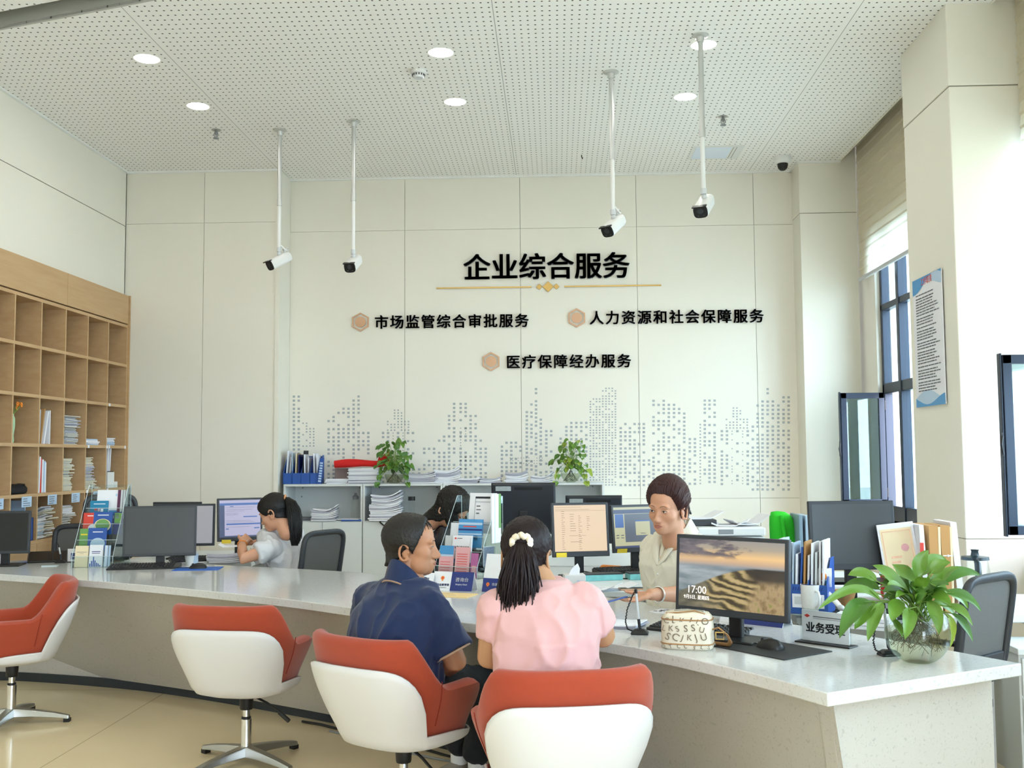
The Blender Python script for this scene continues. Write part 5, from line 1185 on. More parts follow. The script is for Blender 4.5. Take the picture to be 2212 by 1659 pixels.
def mouse(label, px, py, z, th, pad=None, padlabel=None, padsize=(.24, .2), cable=None):
    p = PZ(px, py, z)
    if pad:
        m = thing('mouse_pad', padlabel, 'mouse pad', (p.x, p.y, z), math.radians(th), 'mouse pads'); a, b_ = padsize; MB().box(-a/2, a/2, -b_/2, b_/2, 0, .004).build('mat', pad, m, bevel=.003); z += .004
    r = thing('computer_mouse', label, 'mouse', (p.x, p.y, z), math.radians(th+90), 'computer mice'); rr = []
    for y, w_, h in ((-.055, .012, .012), (-.05, .024, .022), (-.03, .031, .034), (0, .032, .037), (.03, .029, .029), (.048, .024, .019), (.056, .014, .010)): rr.append([(w_*math.cos(a)*1, y, max(0.0005, h*math.sin(a))) for a in [PI*k/12 for k in range(13)]] + [(-w_*.9, y, 0), (w_*.9, y, 0)])
    MB().loft(rr).build('mouse_shell', M['black'], r, smooth=50); MB().cyl((-.005, .034, .026), (.005, .034, .026), .008, n=12).build('scroll_wheel', M['dgrey'], r, smooth=40)
    if cable: MB().tube([(0, .054, .008), (.005, .09, .006)] + cable, .0022, 6).build('mouse_cable', M['black'], r, smooth=60)
    return r
def desks():
    def desk(label, x0, x1, y0, y1, z=.74, panel=True, mt=None):
        r = thing('desk', label, 'desk', ((x0+x1)/2, (y0+y1)/2, 0)); a, b = (x1-x0)/2, (y1-y0)/2; mt = mt or M['cab']
        MB().box(-a, a, -b, b, z-.03, z).build('desk_top', mt, r, bevel=.003)
        for sx in (-1, 1):
            for sy in (-1, 1): MB().box(sx*(a-.03)-.02, sx*(a-.03)+.02, sy*(b-.03)-.02, sy*(b-.03)+.02, 0, z-.03).build('leg', M['lgrey'], r)
        if panel: MB().box(-a+.05, a-.05, -.01+b-.05, .01+b-.05, .3, z-.03).build('modesty_panel', mt, r)
        return r
    desk('white desk of the young clerk behind the left part of the counter', -3.25, -2.24, 7.62, 8.62)
    desk('white desk with two lit screens behind the cream shirted clerk', -.08, .98, 5.93, 7.25)
    desk('white desk behind the two lit screens, carrying monitors seen from the back', -.45, 1.0, 7.35, 8.6)
    desk('white side table carrying the printer before the back wall', 1.02, 2.05, 6.15, 6.95)
    desk('white desk on the right with the grey monitor and the row of files', 1.12, 2.03, 5.0, 5.85, .74)
desks()
DK = .7405
monitor('counter monitor with a blank grey screen left of the young clerk', 346, 1147, 7.02, .475, .34, 14, CTOP, 'off', tilt=6)
monitor('monitor seen from behind above the blank counter monitor on the left', 384, 1128, 8.42, .40, .33, 180, DK, 'off', back=True)
monitor('monitor with a pale grey screen half hidden by the blank counter monitor', 398, 1134, 7.92, .46, .32, 8, DK, 'white')
monitor('monitor with a blue and lilac form in front of the young clerk', 518, 1122, 8.02, .345, .33, 30, DK, 'ui', tilt=6, chin=.03)
monitor('black monitor at the left edge behind the counter chairs', 10, 1150, 7.12, .34, .295, 12, CTOP, 'dark')
monitor('largest monitor seen from behind, in front of the cabinets', 1131, 1098, 7.75, .475, .38, 178, DK, 'off', back=True, extra='l')
monitor('lower monitor seen from behind, right of the largest one', 1283, 1122, 8.3, .445, .38, 178, DK, 'off', back=True)
monitor('monitor showing a beige document page', 1253, 1144, 6.62, .37, .338, 14, DK, 'beige', tilt=6, chin=.034)
monitor('monitor with a grey window and a pale square, behind the clerk', 1376, 1141, 6.95, .385, .31, 26, DK, 'pay', tilt=6, chin=.03)
monitor('large front monitor showing a landscape of rice terraces', 1580, 1246, 4.20, .505, .315, -40, CTOP, 'land', tilt=4, base=(.24, .17), chin=.028)
monitor('blank dark grey monitor in front of the open window', 1840, 1156, 5.22, .43, .335, 6, DK, 'off', tilt=4, chin=.03)
keyboard('black keyboard on the counter under the blank left monitor', 312, 1228, CTOP, 12, .46)
keyboard('black keyboard in front of the young clerk', 428, 1190, DK, 30, .40, 7.76)
keyboard('black keyboard on the white desk before the beige screen', 1352, 1236, DK, 22, .42)
keyboard('black keyboard under the landscape monitor behind the handbag', 1506, 1366, CTOP, -36, .40)
keyboard('black keyboard in front of the blank dark grey monitor', 1850, 1306, DK, 4, .40, 4.97)
mouse('black mouse on the blue mouse pad', 428, 1229, CTOP, 8, mat('blue_wave_pad', '2a5fb4', .6, var=.4, scale=6), 'blue mouse pad on the counter beside the left keyboard', (.3, .2), [(.03, .13, .004), (.06, .17, .004)])
mouse('black mouse on the dark mouse pad beside the handbag', 1664, 1402, CTOP, -52, mat('dark_print_pad', '26292b', .6, var=.3, scale=10), 'dark mouse pad in front of the landscape monitor', (.36, .27), [(.03, .12, .003), (.09, .16, .003), (.12, .22, .003)])
# ---------------------------------------------------------------- paper
def paper_stack(name, label, pos, w, d, h, th=0, n=None, seed=0, mats=None, lean=0, messy=1.0, group=None, cat='paper stack', curl=0):
    """sheets lying on one another in slightly shifted bundles"""
    rnd = random.Random(seed); n = n or max(2, int(h/.012)); r = MB(); z = 0; th_ = math.radians(th)
    for i in range(n):
        t = h/n; a = rnd.gauss(0, .03)*messy; dx, dy = rnd.gauss(0, .006)*messy, rnd.gauss(0, .006)*messy; k = 1 - rnd.uniform(0, .06)*messy; sh = lean*(z/h)
        X = tr(dx+sh, dy, z) @ rz(a); r.at(X); W_, D_ = w*k/2, d*k/2; cu = curl*(i+1)/n; m_ = 8; ring = []
        lo = []; hi = []
        for j in range(m_+1):
            x = -W_ + 2*W_*j/m_; zz = cu*abs(x/W_)**2*(1 if x > 0 else .25); lo.append((x, zz)); hi.append((x, zz+t*.86))
        r.loft([[(x, -D_, zz) for x, zz in lo] + [(x, -D_, zz) for x, zz in reversed(hi)], [(x, D_, zz) for x, zz in lo] + [(x, D_, zz) for x, zz in reversed(hi)]], mi=rnd.choice((0, 0, 1)))
        z += t
    o = r.build(name, mats or [M['paper'], M['paper_edge']], None, loc=pos); o.rotation_euler = (0, 0, th_)
    return tag(o, label, cat, group)
def sheet(name, label, pos, w, d, th=0, mt=None, lines=0, cat='paper', seed=1, h=.0025, fold=0):
    r = MB(); rnd = random.Random(seed); n = 6; lo = [(-w/2+w*j/n, fold*max(0, abs(j/n-.4)-.25)) for j in range(n+1)]
    r.loft([[(x, -d/2, z) for x, z in lo] + [(x, -d/2, z+h) for x, z in reversed(lo)], [(x, d/2, z) for x, z in lo] + [(x, d/2, z+h) for x, z in reversed(lo)]])
    for i in range(lines):
        y = d/2 - d*(i+1)/(lines+1); x = -w/2+w*.12
        r.box(x, x+w*.76*rnd.uniform(.4, 1), y-.0015, y+.0015, h, h+.0005, 1)
    o = r.build(name, [mt or M['paper'], M['txt']], None, loc=pos); o.rotation_euler = (0, 0, math.radians(th)); return tag(o, label, cat)
def cabinet_top():
    z = 1.2395; Y = 10.56
    def at(px): return PY(px, 1040, Y).x
    g = 'document stacks on the white cabinets'; P = lambda *a, **k: paper_stack('document_stack', *a, group=g, **k)
    P('thin stack of papers right of the blue magazine holder on the cabinet', (at(732), Y-.02, z), .24, .21, .05, 2, seed=1)
    P('tall paper stack under the red cloth roll on the cabinet', (at(790), Y-.03, z), .31, .22, .155, 0, seed=2, messy=.8)
    P('loose white paper stack just right of the left pothos', (at(914), Y-.03, z), .31, .22, .095, -3, seed=3, curl=.03)
    P('paper stack with a curled top sheet, tallest in the middle of the cabinet row', (at(967), Y-.02, z), .26, .21, .125, 2, seed=4, curl=.05)
    P('low paper stack behind the bowed woman on the cabinet row', (at(1014), Y-.03, z), .22, .21, .045, 0, seed=5, curl=.015)
    P('lowest paper stack left of the largest rear-facing monitor on the cabinet', (at(1063), Y-.02, z), .22, .21, .04, 0, seed=6, curl=.03)
    P('paper stack above the left half of the largest rear-facing monitor', (at(1117), Y-.03, z), .23, .21, .095, 1, seed=7, curl=.04)
    P('paper stack left of the right pothos on the cabinet', (at(1171), Y-.02, z), .22, .21, .06, -2, seed=8, curl=.05)
    # red banner cloth rolled up on a dark box
    x = at(742); b = MB().box(-.13, .13, -.06, .06, 0, .155); o = b.build('storage_box', mat('taupe_card', '8f7f7a', .8), None, loc=(at(746), 10.72, z), bevel=.004); tag(o, 'taupe cardboard box under the left end of the red cloth roll', 'box')
    r = MB(); pts = []; rad = []
    for i in range(15): t = i/14; pts.append((-.24+.56*t, .015*math.sin(3*t), .012*math.sin(4*t)+(.0 if t < .8 else (t-.8)*.18))); rad.append(.038+.006*math.sin(7*t))
    r.tube(pts, rad, 14); r.loft([[(.20, -.03, .0), (.33, -.035, .02), (.33, .0, .02), (.20, .01, .0)], [(.22, -.04, .07), (.32, -.05, .12), (.32, -.02, .12), (.22, .0, .07)]])
    o = r.build('rolled_banner', M['red'], None, smooth=50, loc=(at(772), Y+.02, z+.195)); tag(o, 'red cloth banner rolled up on top of the cabinet papers', 'banner')
    # blue magazine holder of four cells
    x0, x1 = at(617), at(693); w_ = x1-x0; r = thing('magazine_holder', 'blue magazine holder full of papers at the left end of the cabinets', 'magazine holder', ((x0+x1)/2, 10.58, z)); a = w_/2
    b = MB(); b.box(-a, a, -.115, .12, 0, .006); b.box(-a, a, -.118, -.112, 0, .11); b.box(-a, a, .115, .12, 0, .28)
    for i in range(5): xx = -a + w_*i/4; b.prism([(-.118, 0), (.12, 0), (.12, .29), (.06, .29), (-.118, .11)], -.003, .003) if 0 else b.at(Matrix(((0, 0, 1, xx), (1, 0, 0, 0), (0, 1, 0, 0), (0, 0, 0, 1)))).prism([(-.118, 0), (.12, 0), (.12, .29), (.06, .29), (-.118, .11)], -.003, .003).at(Matrix())
    b.build('holder_case', M['blue'], r, bevel=.001)
    rnd = random.Random(2); specs = ['paper', 'paper', 'lblue', 'cream', 'navy', 'txtd', 'paper', 'paper', 'navy', 'paper', 'paper']
    names = ['white sheet', 'second white sheet', 'pale blue folder', 'cream booklet', 'dark blue booklet', 'black booklet', 'white brochure', 'white leaflet', 'navy brochure', 'white letter', 'white form']
    for i, (mm, nm) in enumerate(zip(specs, names)):
        xx = (x0+x1)/2 - a + .022 + (w_-.04)*i/10; h_ = rnd.uniform(.26, .33); d_ = .2; b = MB(); le = rnd.uniform(-.02, .02)
        b.loft([[(-.003, -d_/2, 0), (.003, -d_/2, 0), (.003, d_/2, 0), (-.003, d_/2, 0)], [(le-.003, -d_/2+.03*rnd.random(), h_), (le+.004, -d_/2+.02, h_), (le+.004, d_/2, h_), (le-.003, d_/2, h_)]])
        o = b.build('filed_paper', M[mm], None, loc=(xx, 10.585, z+.007)); tag(o, '%s standing %s in the blue magazine holder' % (nm, ['at the far left', 'next to the left end', 'third from left', 'fourth from left', 'fifth from left', 'in the middle', 'just right of the middle', 'fourth from the right', 'third from the right', 'second from right', 'at the right end'][i]), 'paper', 'papers in the blue magazine holder')
    b = MB(); X = tr(at(697), 10.50, z+.055); b.box(-.022, .022, -.004, .004, 0, .26, 0); rn = random.Random(4)
    for k in range(8): b.box(-.016, .014, -.0048, -.0042, .02+k*.026, .036+k*.026, 1)
    o = b.build('printed_leaflet', [M['blue'], M['lblue']], None, mat4=tr(at(695), 10.455, z) @ ry(math.radians(6))); tag(o, 'blue leaflet with rows of small text leaning on the magazine holder', 'leaflet')
    # shelves inside the cabinets
    zs = .8715; YI = 10.5
    P('thin stack of dark edged papers on the left cabinet shelf', (PY(655, 1120, YI).x, YI, zs), .22, .2, .035, 0, seed=11, mats=[M['paper'], M['txt']])
    P('stack of papers with a folded sheet on top on the left cabinet shelf', (PY(704, 1120, YI).x, YI-.02, zs), .25, .21, .115, 3, seed=12, curl=.05)
    sheet('blue_folder', 'flat blue folder under papers at the right of the left cabinet shelf', (PY(762, 1124, YI).x, YI-.01, zs), .20, .22, 4, M['blue'], 0, 'folder', h=.012)
    sheet('loose_paper', 'loose paper on the flat blue folder in the left cabinet', (PY(758, 1122, YI).x, YI-.01, zs+.0125), .22, .2, -6, M['paper'], 0, 'paper', h=.006)
    r = thing('glass_bottle', 'tall clear water bottle at the right of the left cabinet shelf', 'bottle', (PY(768, 1120, 10.62).x, 10.62, zs))
    MB().lathe([(.001, 0), (.045, 0), (.048, .01), (.048, .17), (.03, .20), (.022, .205), (.001, .205)], 20).build('bottle_body', M['bottle'], r, smooth=40); MB().lathe([(.03, .205), (.032, .235), (.015, .25), (.014, .27), (.001, .27)], 16).build('bottle_cap', M['grey'], r, smooth=40)
    P('large fanned stack of paper bundles leaning in the second cabinet', (PY(833, 1120, YI).x, YI-.03, zs), .31, .24, .25, 2, seed=13, curl=.055, lean=.03, n=16)
    r = thing('vacuum_flask', 'small clear tumbler with black lid on the second cabinet shelf', 'bottle', (PY(889, 1110, YI).x, YI, zs))
    MB().lathe([(.001, 0), (.032, 0), (.034, .01), (.034, .20), (.001, .20)], 18).build('flask_body', M['bottle'], r, smooth=40); MB().lathe([(.036, .195), (.037, .235), (.001, .235)], 18).build('flask_lid', M['black'], r, smooth=40)
    b = MB(); b.box(-.165, .165, -.14, .1, 0, .004); o = thing('document_bag', 'black document bag under the leaning paper stack, handle hanging over the door', 'bag', (PY(838, 1120, 10.4).x, 10.52, zs+.0004))
    b.build('bag_body', M['black_matt'], o); MB().tube([(-.08, -.135, .003), (-.07, -.148, -.02), (-.03, -.152, -.05), (.02, -.152, -.052), (.06, -.148, -.025), (.075, -.135, .003)], .009, 8, flat=.5).build('bag_handle', M['black_matt'], o, smooth=50)
M['bottle'] = thin_glass('bottle_plastic', 'fbfcfb', .04)
cabinet_top()
def cubby_items():
    c = lambda k: (BD[k+1]+BD[k+2])/2
    def P(label, k, row, w, d, h, dy=0, **kw):
        if kw.get('n'): kw['n'] = int(kw['n']*1.6)
        return paper_stack('paper_pile', label, (BX-.155+kw.pop('dx', 0), c(k)+dy, BZ[row+1]+.0005), d, w, h, group='paper piles in the bookcase', **kw)
    P('tall pile of old newspapers in the third row of the bookcase', 4-1, 2, .30, .24, .26, seed=31, messy=2.2, mats=[M['news'], M['paper_edge']], n=17)
    P('flat pile of papers in the third row, second compartment from the right end', 4, 2, .28, .24, .06, seed=32, mats=[M['paper'], M['lblue']])
    P('flat pile of pale papers in the third row, rightmost compartment', 5, 2, .24, .24, .075, -.06, seed=33, mats=[M['paper'], M['lblue']])
    P('ragged pile of yellowed papers in the fourth row, third compartment from the right', 3, 3, .22, .24, .29, -.06, seed=34, messy=2, mats=[M['old_paper'], M['news']], n=18)
    P('ragged pile of yellowed papers in the fourth row, second compartment from the right', 4, 3, .20, .24, .30, -.07, seed=35, messy=1.8, mats=[M['old_paper'], M['paper_edge']], n=20)
    P('small slanting pile beside the yellowed papers in the fourth row', 4, 3, .13, .18, .10, .105, seed=36, messy=2.5, mats=[M['old_paper'], M['news']], n=6)
    P('neat pile of pale papers in the fifth row, third compartment from the left end', 2, 4, .18, .24, .17, -.10, seed=37, mats=[M['paper'], M['lblue']], n=12)
    P('bulging pile of folded papers in the fifth row, left of the office chair', 2, 4, .17, .22, .24, .085, seed=38, messy=3, mats=[M['old_paper'], M['paper']], n=11, curl=.03)
    P('heap of papers in the fifth row above the black chair back', 3, 4, .24, .24, .26, -.05, seed=39, messy=2.6, mats=[M['paper'], M['news']], n=15)
    P('pile of papers in the fifth row behind the left brochure stand', 4, 4, .24, .24, .12, 0, seed=40, messy=1.5)
    # standing folders
    def stand(label, k, row, y, h, mt, t=.012, lean=0, name='folder', d=.23):
        b = MB().loft([[(-d, -t/2, 0), (0, -t/2, 0), (0, t/2, 0), (-d, t/2, 0)], [(-d, -t/2+lean, h), (0, -t/2+lean, h), (0, t/2+lean, h), (-d, t/2+lean, h)]]); o = b.build(name, mt, None, loc=(BX-.03, BD[k+1]+y, BZ[row+1]+.0005), bevel=.001); return tag(o, label, 'folder', 'folders standing in the bookcase')
    stand('blue folder standing against the left side, third row of the bookcase', 2, 2, .03, .31, M['blue'], .03)
    stand('pale blue folder next to the blue one, third row of the bookcase', 2, 2, .065, .29, M['lblue'], .015, .01)
    stand('brown board leaning between folders, third row of the bookcase', 2, 2, .095, .30, M['kraft'], .012, .06)
    stand('wide white folder leaning in the third row of the bookcase', 2, 2, .15, .28, M['paper'], .02, .07)
    stand('upright white folder right of the leaning ones, third row', 2, 2, .25, .29, M['paper'], .012, 0)
    stand('black backed folder leaning in the second row, rightmost compartment', 5, 1, .075, .24, M['black'], .012, -.05); stand('white folder behind the black backed one, second row', 5, 1, .045, .18, M['paper'], .012, -.025)
    for i, (mt, nm) in enumerate((('news', 'grey'), ('paper', 'first white'), ('paper', 'second white'), ('redp', 'orange red topped'), ('paper', 'third white'), ('lblue', 'pale'), ('paper', 'last white'))):
        stand('%s magazine standing in the fourth row of the bookcase' % nm, 2, 3, .03+.027*i, .33-.012*i, M[mt], .018, .006*(i % 3), 'magazine')
    # black bag, vase with flowers, tray, blue file box
    r = thing('shoulder_bag', 'flat black bag lying in the fourth row of the bookcase', 'bag', (BX-.15, c(1)-.03, BZ[4]+.0006))
    MB().loft([[(x*s, y*s, z) for x, y in ((-.12, -.15), (.12, -.16), (.13, .12), (.08, .16), (-.12, .15))] for s, z in ((.9, 0), (1, .015), (1, .05), (.85, .08))]).build('bag_body', M['black_matt'], r, bevel=.01)
    MB().tube([(.1, -.1, .07), (.135, -.04, .085), (.13, .06, .08), (.09, .1, .06)], .01, 8, flat=.5).build('bag_strap', M['black'], r, smooth=50)
    r = thing('flower_vase', 'pale green vase with orange flowers in the third row of the bookcase', 'vase', (BX-.06, BD[2]+.075, BZ[3]+.0006))
    MB().lathe([(.001, 0), (.03, 0), (.035, .02), (.03, .06), (.04, .14), (.038, .20), (.028, .225), (.03, .235), (.024, .235)], 20, cap=False).build('vase_body', mat('pale_green_glaze', 'a9c9a0', .3), r, smooth=50)
    f = MB(); st = MB(); rnd = random.Random(6)
    for i in range(6):
        a = rnd.uniform(0, 6.3); tip = Vector((.03+.02*math.cos(a), .075+.04*math.sin(a), .27+rnd.uniform(0, .06))); st.tube([(0, 0, .2), tuple(tip)], .002, 5)
        for k in range(6): b_ = 2*PI*k/6; f.ball(tuple(tip+Vector((.004, .012*math.cos(b_), .012*math.sin(b_)))), (.004, .0075, .0075), 8, 6)
    f.build('flowers', M['orangep'], r, smooth=60); st.build('stems', M['stem'], r)
    w = MB(); w.ball((.0, -.02, .29), (.025, .03, .05), 10, 8); w.build('white_flower', M['news'], r, smooth=60)
    r = thing('letter_tray', 'white stepped card holder with papers in the fourth row, rightmost compartment', 'letter tray', (BX-.1, c(5)-.04, BZ[4]+.0006)); b = MB(); b.box(-.1, .085, -.10, .05, 0, .155); b.box(-.05, .085, .051, .13, 0, .06); b.build('tray_case', M['white'], r, bevel=.003)
    b = MB()
    for k in range(6): b.cyl((.075, -.085+.024*k, .15), (.075, -.085+.024*k, .165), .004, n=8)
    b.build('binder_ring', M['black'], r)
    for i in range(3): stand('white letter standing %s in the stepped card holder of the bookcase' % ('at the left', 'in the middle', 'at the right')[i], 5, 3, .07+.045*i, .29-.02*i, M['paper'], .012, .012*i, 'letter', .1).location.z += .155
    r = thing('file_box', 'blue open file box in the fifth row behind the black monitor', 'file box', (BX-.12, BD[3]-.11, BZ[5]+.0006)); b = MB(); b.box(-.12, .1, -.09, .09, 0, .005); b.box(-.12, .1, .084, .09, 0, .19); b.box(-.12, .1, -.09, -.084, 0, .19); b.box(-.12, -.114, -.09, .09, 0, .27); b.box(.094, .1, -.09, .09, 0, .19); b.build('box_case', M['blue'], r)
    stand('green white paper standing in the blue file box', 2, 4, -.14, .33, M['lblue'], .01, 0, 'paper', .15).location.z += .006
    P('dark pile of books in the fifth row at the left of the bookcase', 1, 4, .28, .24, .12, -.05, seed=44, mats=[M['dgrey'], M['txt']], n=5)
    r = thing('cap', 'black cap on the shelf above the left brochure stand', 'cap', (BX-.06, c(5), BZ[4])) if 0 else None
cubby_items()
# ---------------------------------------------------------------- plants
def leaf_into(mb, base, mid, tip, w, n, mi=0, fold=.18, prof=0):
    """a leaf blade along a curve: n is the side it faces"""
    base, mid, tip, n = Vector(base), Vector(mid), Vector(tip), Vector(n); N = 12; rows = []
    for i in range(N+1):
        t = i/N; p = base*(1-t)**2 + mid*2*t*(1-t) + tip*t*t; d = ((mid-base)*(1-t) + (tip-mid)*t).normalized(); s = d.cross(n).normalized(); u = s.cross(d)
        k = (math.sin(PI*min(1, t**.8))**.75 if not prof else (math.sin(PI*t**.62)**.8)) * w/2
        if i == 0: k = w*.03
        if i == N: k = .0004
        wv = .06*w*math.sin(t*9+w*100)
        rows.append([p - s*k + u*(k*fold*2+wv), p - s*k*.5 + u*k*fold*.8, p, p + s*k*.5 + u*k*fold*.8, p + s*k + u*(k*fold*2-wv)])
    mb.loft(rows, closed=False, cap=False, mi=mi)
def glass_bowl(r, R, neck, hgt, water, parent):
    prof = []; a0 = math.asin(min(1, .45)); zc = R*.90
    for i in range(21):
        a = -PI/2+.45 + (PI/2-.45 + math.asin((hgt-zc)/R if abs((hgt-zc)/R) < 1 else .95))*i/20; prof.append((R*math.cos(a), zc+R*math.sin(a)))
    prof.append((neck*1.02, hgt+.006)); inner = [(max(.001, x-.0025), z+.001) for x, z in reversed(prof)]
    MB().lathe([(.001, prof[0][1])] + prof + inner + [(.001, prof[0][1]+.004)], 40, cap=False).build('glass_bowl', M['bowl'], parent, smooth=50)
    if water:
        wp = [(max(.001, x-.003), z+.0015) for x, z in prof if z < water] ; MB().lathe([(.001, wp[0][1])] + wp + [(wp[-1][0], water), (.001, water)], 32).build('water', M['water'], parent, smooth=50)
M['bowl'] = thin_glass('bowl_glass', 'f9fbfa', .045); M['water'] = thin_glass('water_body', 'f0f1e4', .03)
def lily():
    c = PZ(1984, 1430, CTOP); r = thing('potted_plant', 'large leafy green plant growing in a round glass bowl of water at the counter end', 'plant', (c.x, c.y, CTOP)); rnd = random.Random(17)
    glass_bowl(r, .112, .062, .172, .115, r)
    Yc = c.y; crown = Vector((0, 0, .205)); lf = MB(); st = MB()
    Q = lambda x, y, dy: PY(1640+x/3.858, 1050+y/3.858, Yc+dy) - c
    data = [((975, 790), (860, 690), (740, 745), 105, .02), ((1010, 950), (800, 740), (490, 1030), 85, -.10), ((1000, 860), (860, 760), (690, 850), 95, .06), ((1180, 880), (1090, 820), (985, 850), 70, .12), ((1300, 800), (1200, 720), (1105, 650), 135, .05),
            ((1320, 760), (1300, 640), (1412, 535), 125, .0), ((1350, 750), (1450, 560), (1560, 625), 125, .08), ((1430, 730), (1500, 640), (1592, 638), 105, -.02), ((1400, 850), (1640, 660), (1838, 742), 120, .05), ((1540, 890), (1740, 880), (1848, 1045), 95, -.03),
            ((1520, 890), (1680, 890), (1742, 1022), 90, .06), ((1560, 1000), (1690, 1000), (1778, 1165), 85, -.06), ((1600, 1060), (1720, 1130), (1780, 1300), 78, -.04), ((1540, 1060), (1640, 1150), (1590, 1345), 85, .03), ((1400, 960), (1500, 1040), (1500, 1235), 105, -.08),
            ((1250, 1020), (1260, 1100), (1215, 1278), 112, -.12), ((1170, 950), (1130, 1010), (1110, 1130), 125, -.08), ((1110, 1090), (1150, 1160), (1195, 1265), 70, -.09), ((1030, 970), (960, 1080), (905, 1295), 100, -.10), ((960, 960), (880, 1050), (795, 1195), 112, -.08),
            ((930, 960), (790, 980), (668, 1270), 150, -.10), ((850, 860), (760, 850), (665, 935), 75, .08), ((1280, 790), (1250, 850), (1292, 920), 80, .02), ((1100, 860), (1180, 860), (1245, 905), 100, .0), ((1420, 810), (1500, 800), (1570, 895), 100, -.04), ((1440, 700), (1500, 720), (1520, 830), 80, .08),
            ((1000, 735), (1060, 730), (1100, 790), 70, .1), ((1380, 860), (1400, 930), (1400, 1010), 85, .02), ((1200, 900), (1130, 880), (1090, 960), 95, .04), ((1420, 900), (1530, 900), (1600, 1000), 95, -.08), ((1300, 900), (1350, 850), (1420, 860), 90, -.02), ((1450, 960), (1560, 970), (1640, 1090), 85, .02), ((1150, 800), (1090, 760), (1040, 800), 80, .1)]
    for i, (b, m_, t, w_, dy) in enumerate(data):
        b0 = Q(b[0], b[1], dy*.5); m0 = Q(m_[0], m_[1], dy*.9); t0 = Q(t[0], t[1], dy*1.3); n = Vector((rnd.uniform(-.35, .35), -.75, .65)); wd = w_/3.858*Yc/F_PX
        leaf_into(lf, b0, m0, t0, wd, n, rnd.choice((0, 0, 0, 1, 2 if i in (5, 8, 13, 16, 18) else 0)))
        q = crown + Vector((rnd.uniform(-.03, .03), rnd.uniform(-.03, .03), -.06)); st.tube([tuple(q), tuple(q.lerp(b0, .55)+Vector((0, 0, .025))), tuple(b0), tuple(b0.lerp(m0, .4))], [.0032, .0026, .0022, .0012], 6)
    for i in range(16):   # inner crown
        a = rnd.uniform(0, 6.28); d = Vector((math.cos(a), math.sin(a), 0)); b0 = crown + d*.02; t0 = crown + d*rnd.uniform(.09, .16) + Vector((0, 0, rnd.uniform(-.02, .14))); leaf_into(lf, b0, b0.lerp(t0, .5)+Vector((0, 0, .05)), t0, rnd.uniform(.035, .055), Vector((d.x*.2, -.5, .8)), rnd.choice((0, 1, 1)))
    lf.build('leaves', [M['leaf'], M['leaf_d'], M['leaf_y']], r, smooth=70); st.build('stems', M['stem'], r, smooth=60)
    rt = MB()
    for i in range(70):
        a = rnd.uniform(0, 6.28); p = Vector((rnd.uniform(-.03, .03), rnd.uniform(-.03, .03), .16)); pts = [tuple(p)]; R_ = rnd.uniform(.02, .088)
        for k in range(6):
            a += rnd.uniform(-.9, .9); zz = .16-(k+1)*rnd.uniform(.012, .022); rr = min(R_*(k+1)/4, .098*math.sqrt(max(.02, 1-((zz-.1)/.105)**2))); pts.append((rr*math.cos(a), rr*math.sin(a), max(.02, zz)))
        rt.tube(pts, rnd.choice((.0005, .0007, .0012)), 5)
    rt.build('roots', M['root'], r)
    MB().lathe([(.001, .10), (.035, .10), (.045, .14), (.05, .168), (.001, .168)], 20).build('inner_cup', M['acrylic'], r, smooth=40)
def pothos(label, px, seed, n=60, spread=1.0):
    z = 1.2395; X = PY(px, 1040, 10.52); r = thing('pothos_plant', label, 'plant', (X.x, 10.52, z), 0, 'pothos plants on the cabinets'); rnd = random.Random(seed)
    glass_bowl(r, .10, .07, .155, .09, r); lf = MB(); st = MB()
    for i in range(n):
        a = rnd.uniform(0, 6.28); d = Vector((math.cos(a), .8*math.sin(a), 0)); h_ = rnd.uniform(.02, .30); o = rnd.uniform(.03, .19)*spread*(1-.4*max(0, h_-.2)/.1)
        b0 = Vector((0, 0, .15)) + d*o + Vector((0, 0, h_ - o*.35)); L_ = rnd.uniform(.055, .085); t0 = b0 + d*L_*.55 + Vector((rnd.uniform(-.02, .02), -.02, -L_*rnd.uniform(.3, .95)))
        leaf_into(lf, b0, b0.lerp(t0, .5)+Vector((0, -.01, .012)), t0, L_*.72, Vector((d.x*.5, -.8, .5)), rnd.choice((0, 0, 1, 2)), prof=1)
        st.tube([(0, 0, .13), tuple(Vector((0, 0, .15)).lerp(b0, .6)+Vector((0, 0, .04))), tuple(b0)], .002, 5)
    for i in range(5):   # trailing vines
        s = rnd.choice((-1, 1)); b0 = Vector((s*rnd.uniform(.05, .1), -.09, .14)); p1 = b0+Vector((s*.05, -.05, -.06)); p2 = p1+Vector((s*.02, -.015, -.07)); st.tube([(0, 0, .15), tuple(b0), tuple(p1), tuple(p2)], .002, 5)
        for q in (p1, p2): leaf_into(lf, q, q+Vector((s*.015, -.015, -.01)), q+Vector((s*.02, -.015, -.05)), .038, Vector((0, -1, .3)), rnd.choice((0, 2)), prof=1)
    lf.build('leaves', [M['leaf_d'] if seed == 5 else M['leaf'], M['leaf_d'], M['leaf_y'] if seed != 5 else M['leaf']], r, smooth=70); st.build('vines', M['stem'], r)
    rt = MB()
    for i in range(24):
        a = rnd.uniform(0, 6.28); pts = [(0, 0, .13)]
        for k in range(4): a += rnd.uniform(-.8, .8); pts.append((.02*(k+1)*math.cos(a), .02*(k+1)*math.sin(a), max(.012, .12-.028*(k+1))))
        rt.tube(pts, .0013, 5)
    rt.build('roots', M['root'], r)
lily(); pothos('dark pothos plant in a glass bowl beside the red banner', 852, 5, 74); pothos('bright green pothos plant in a glass bowl at the right end of the cabinets', 1233, 9, 60, .95)
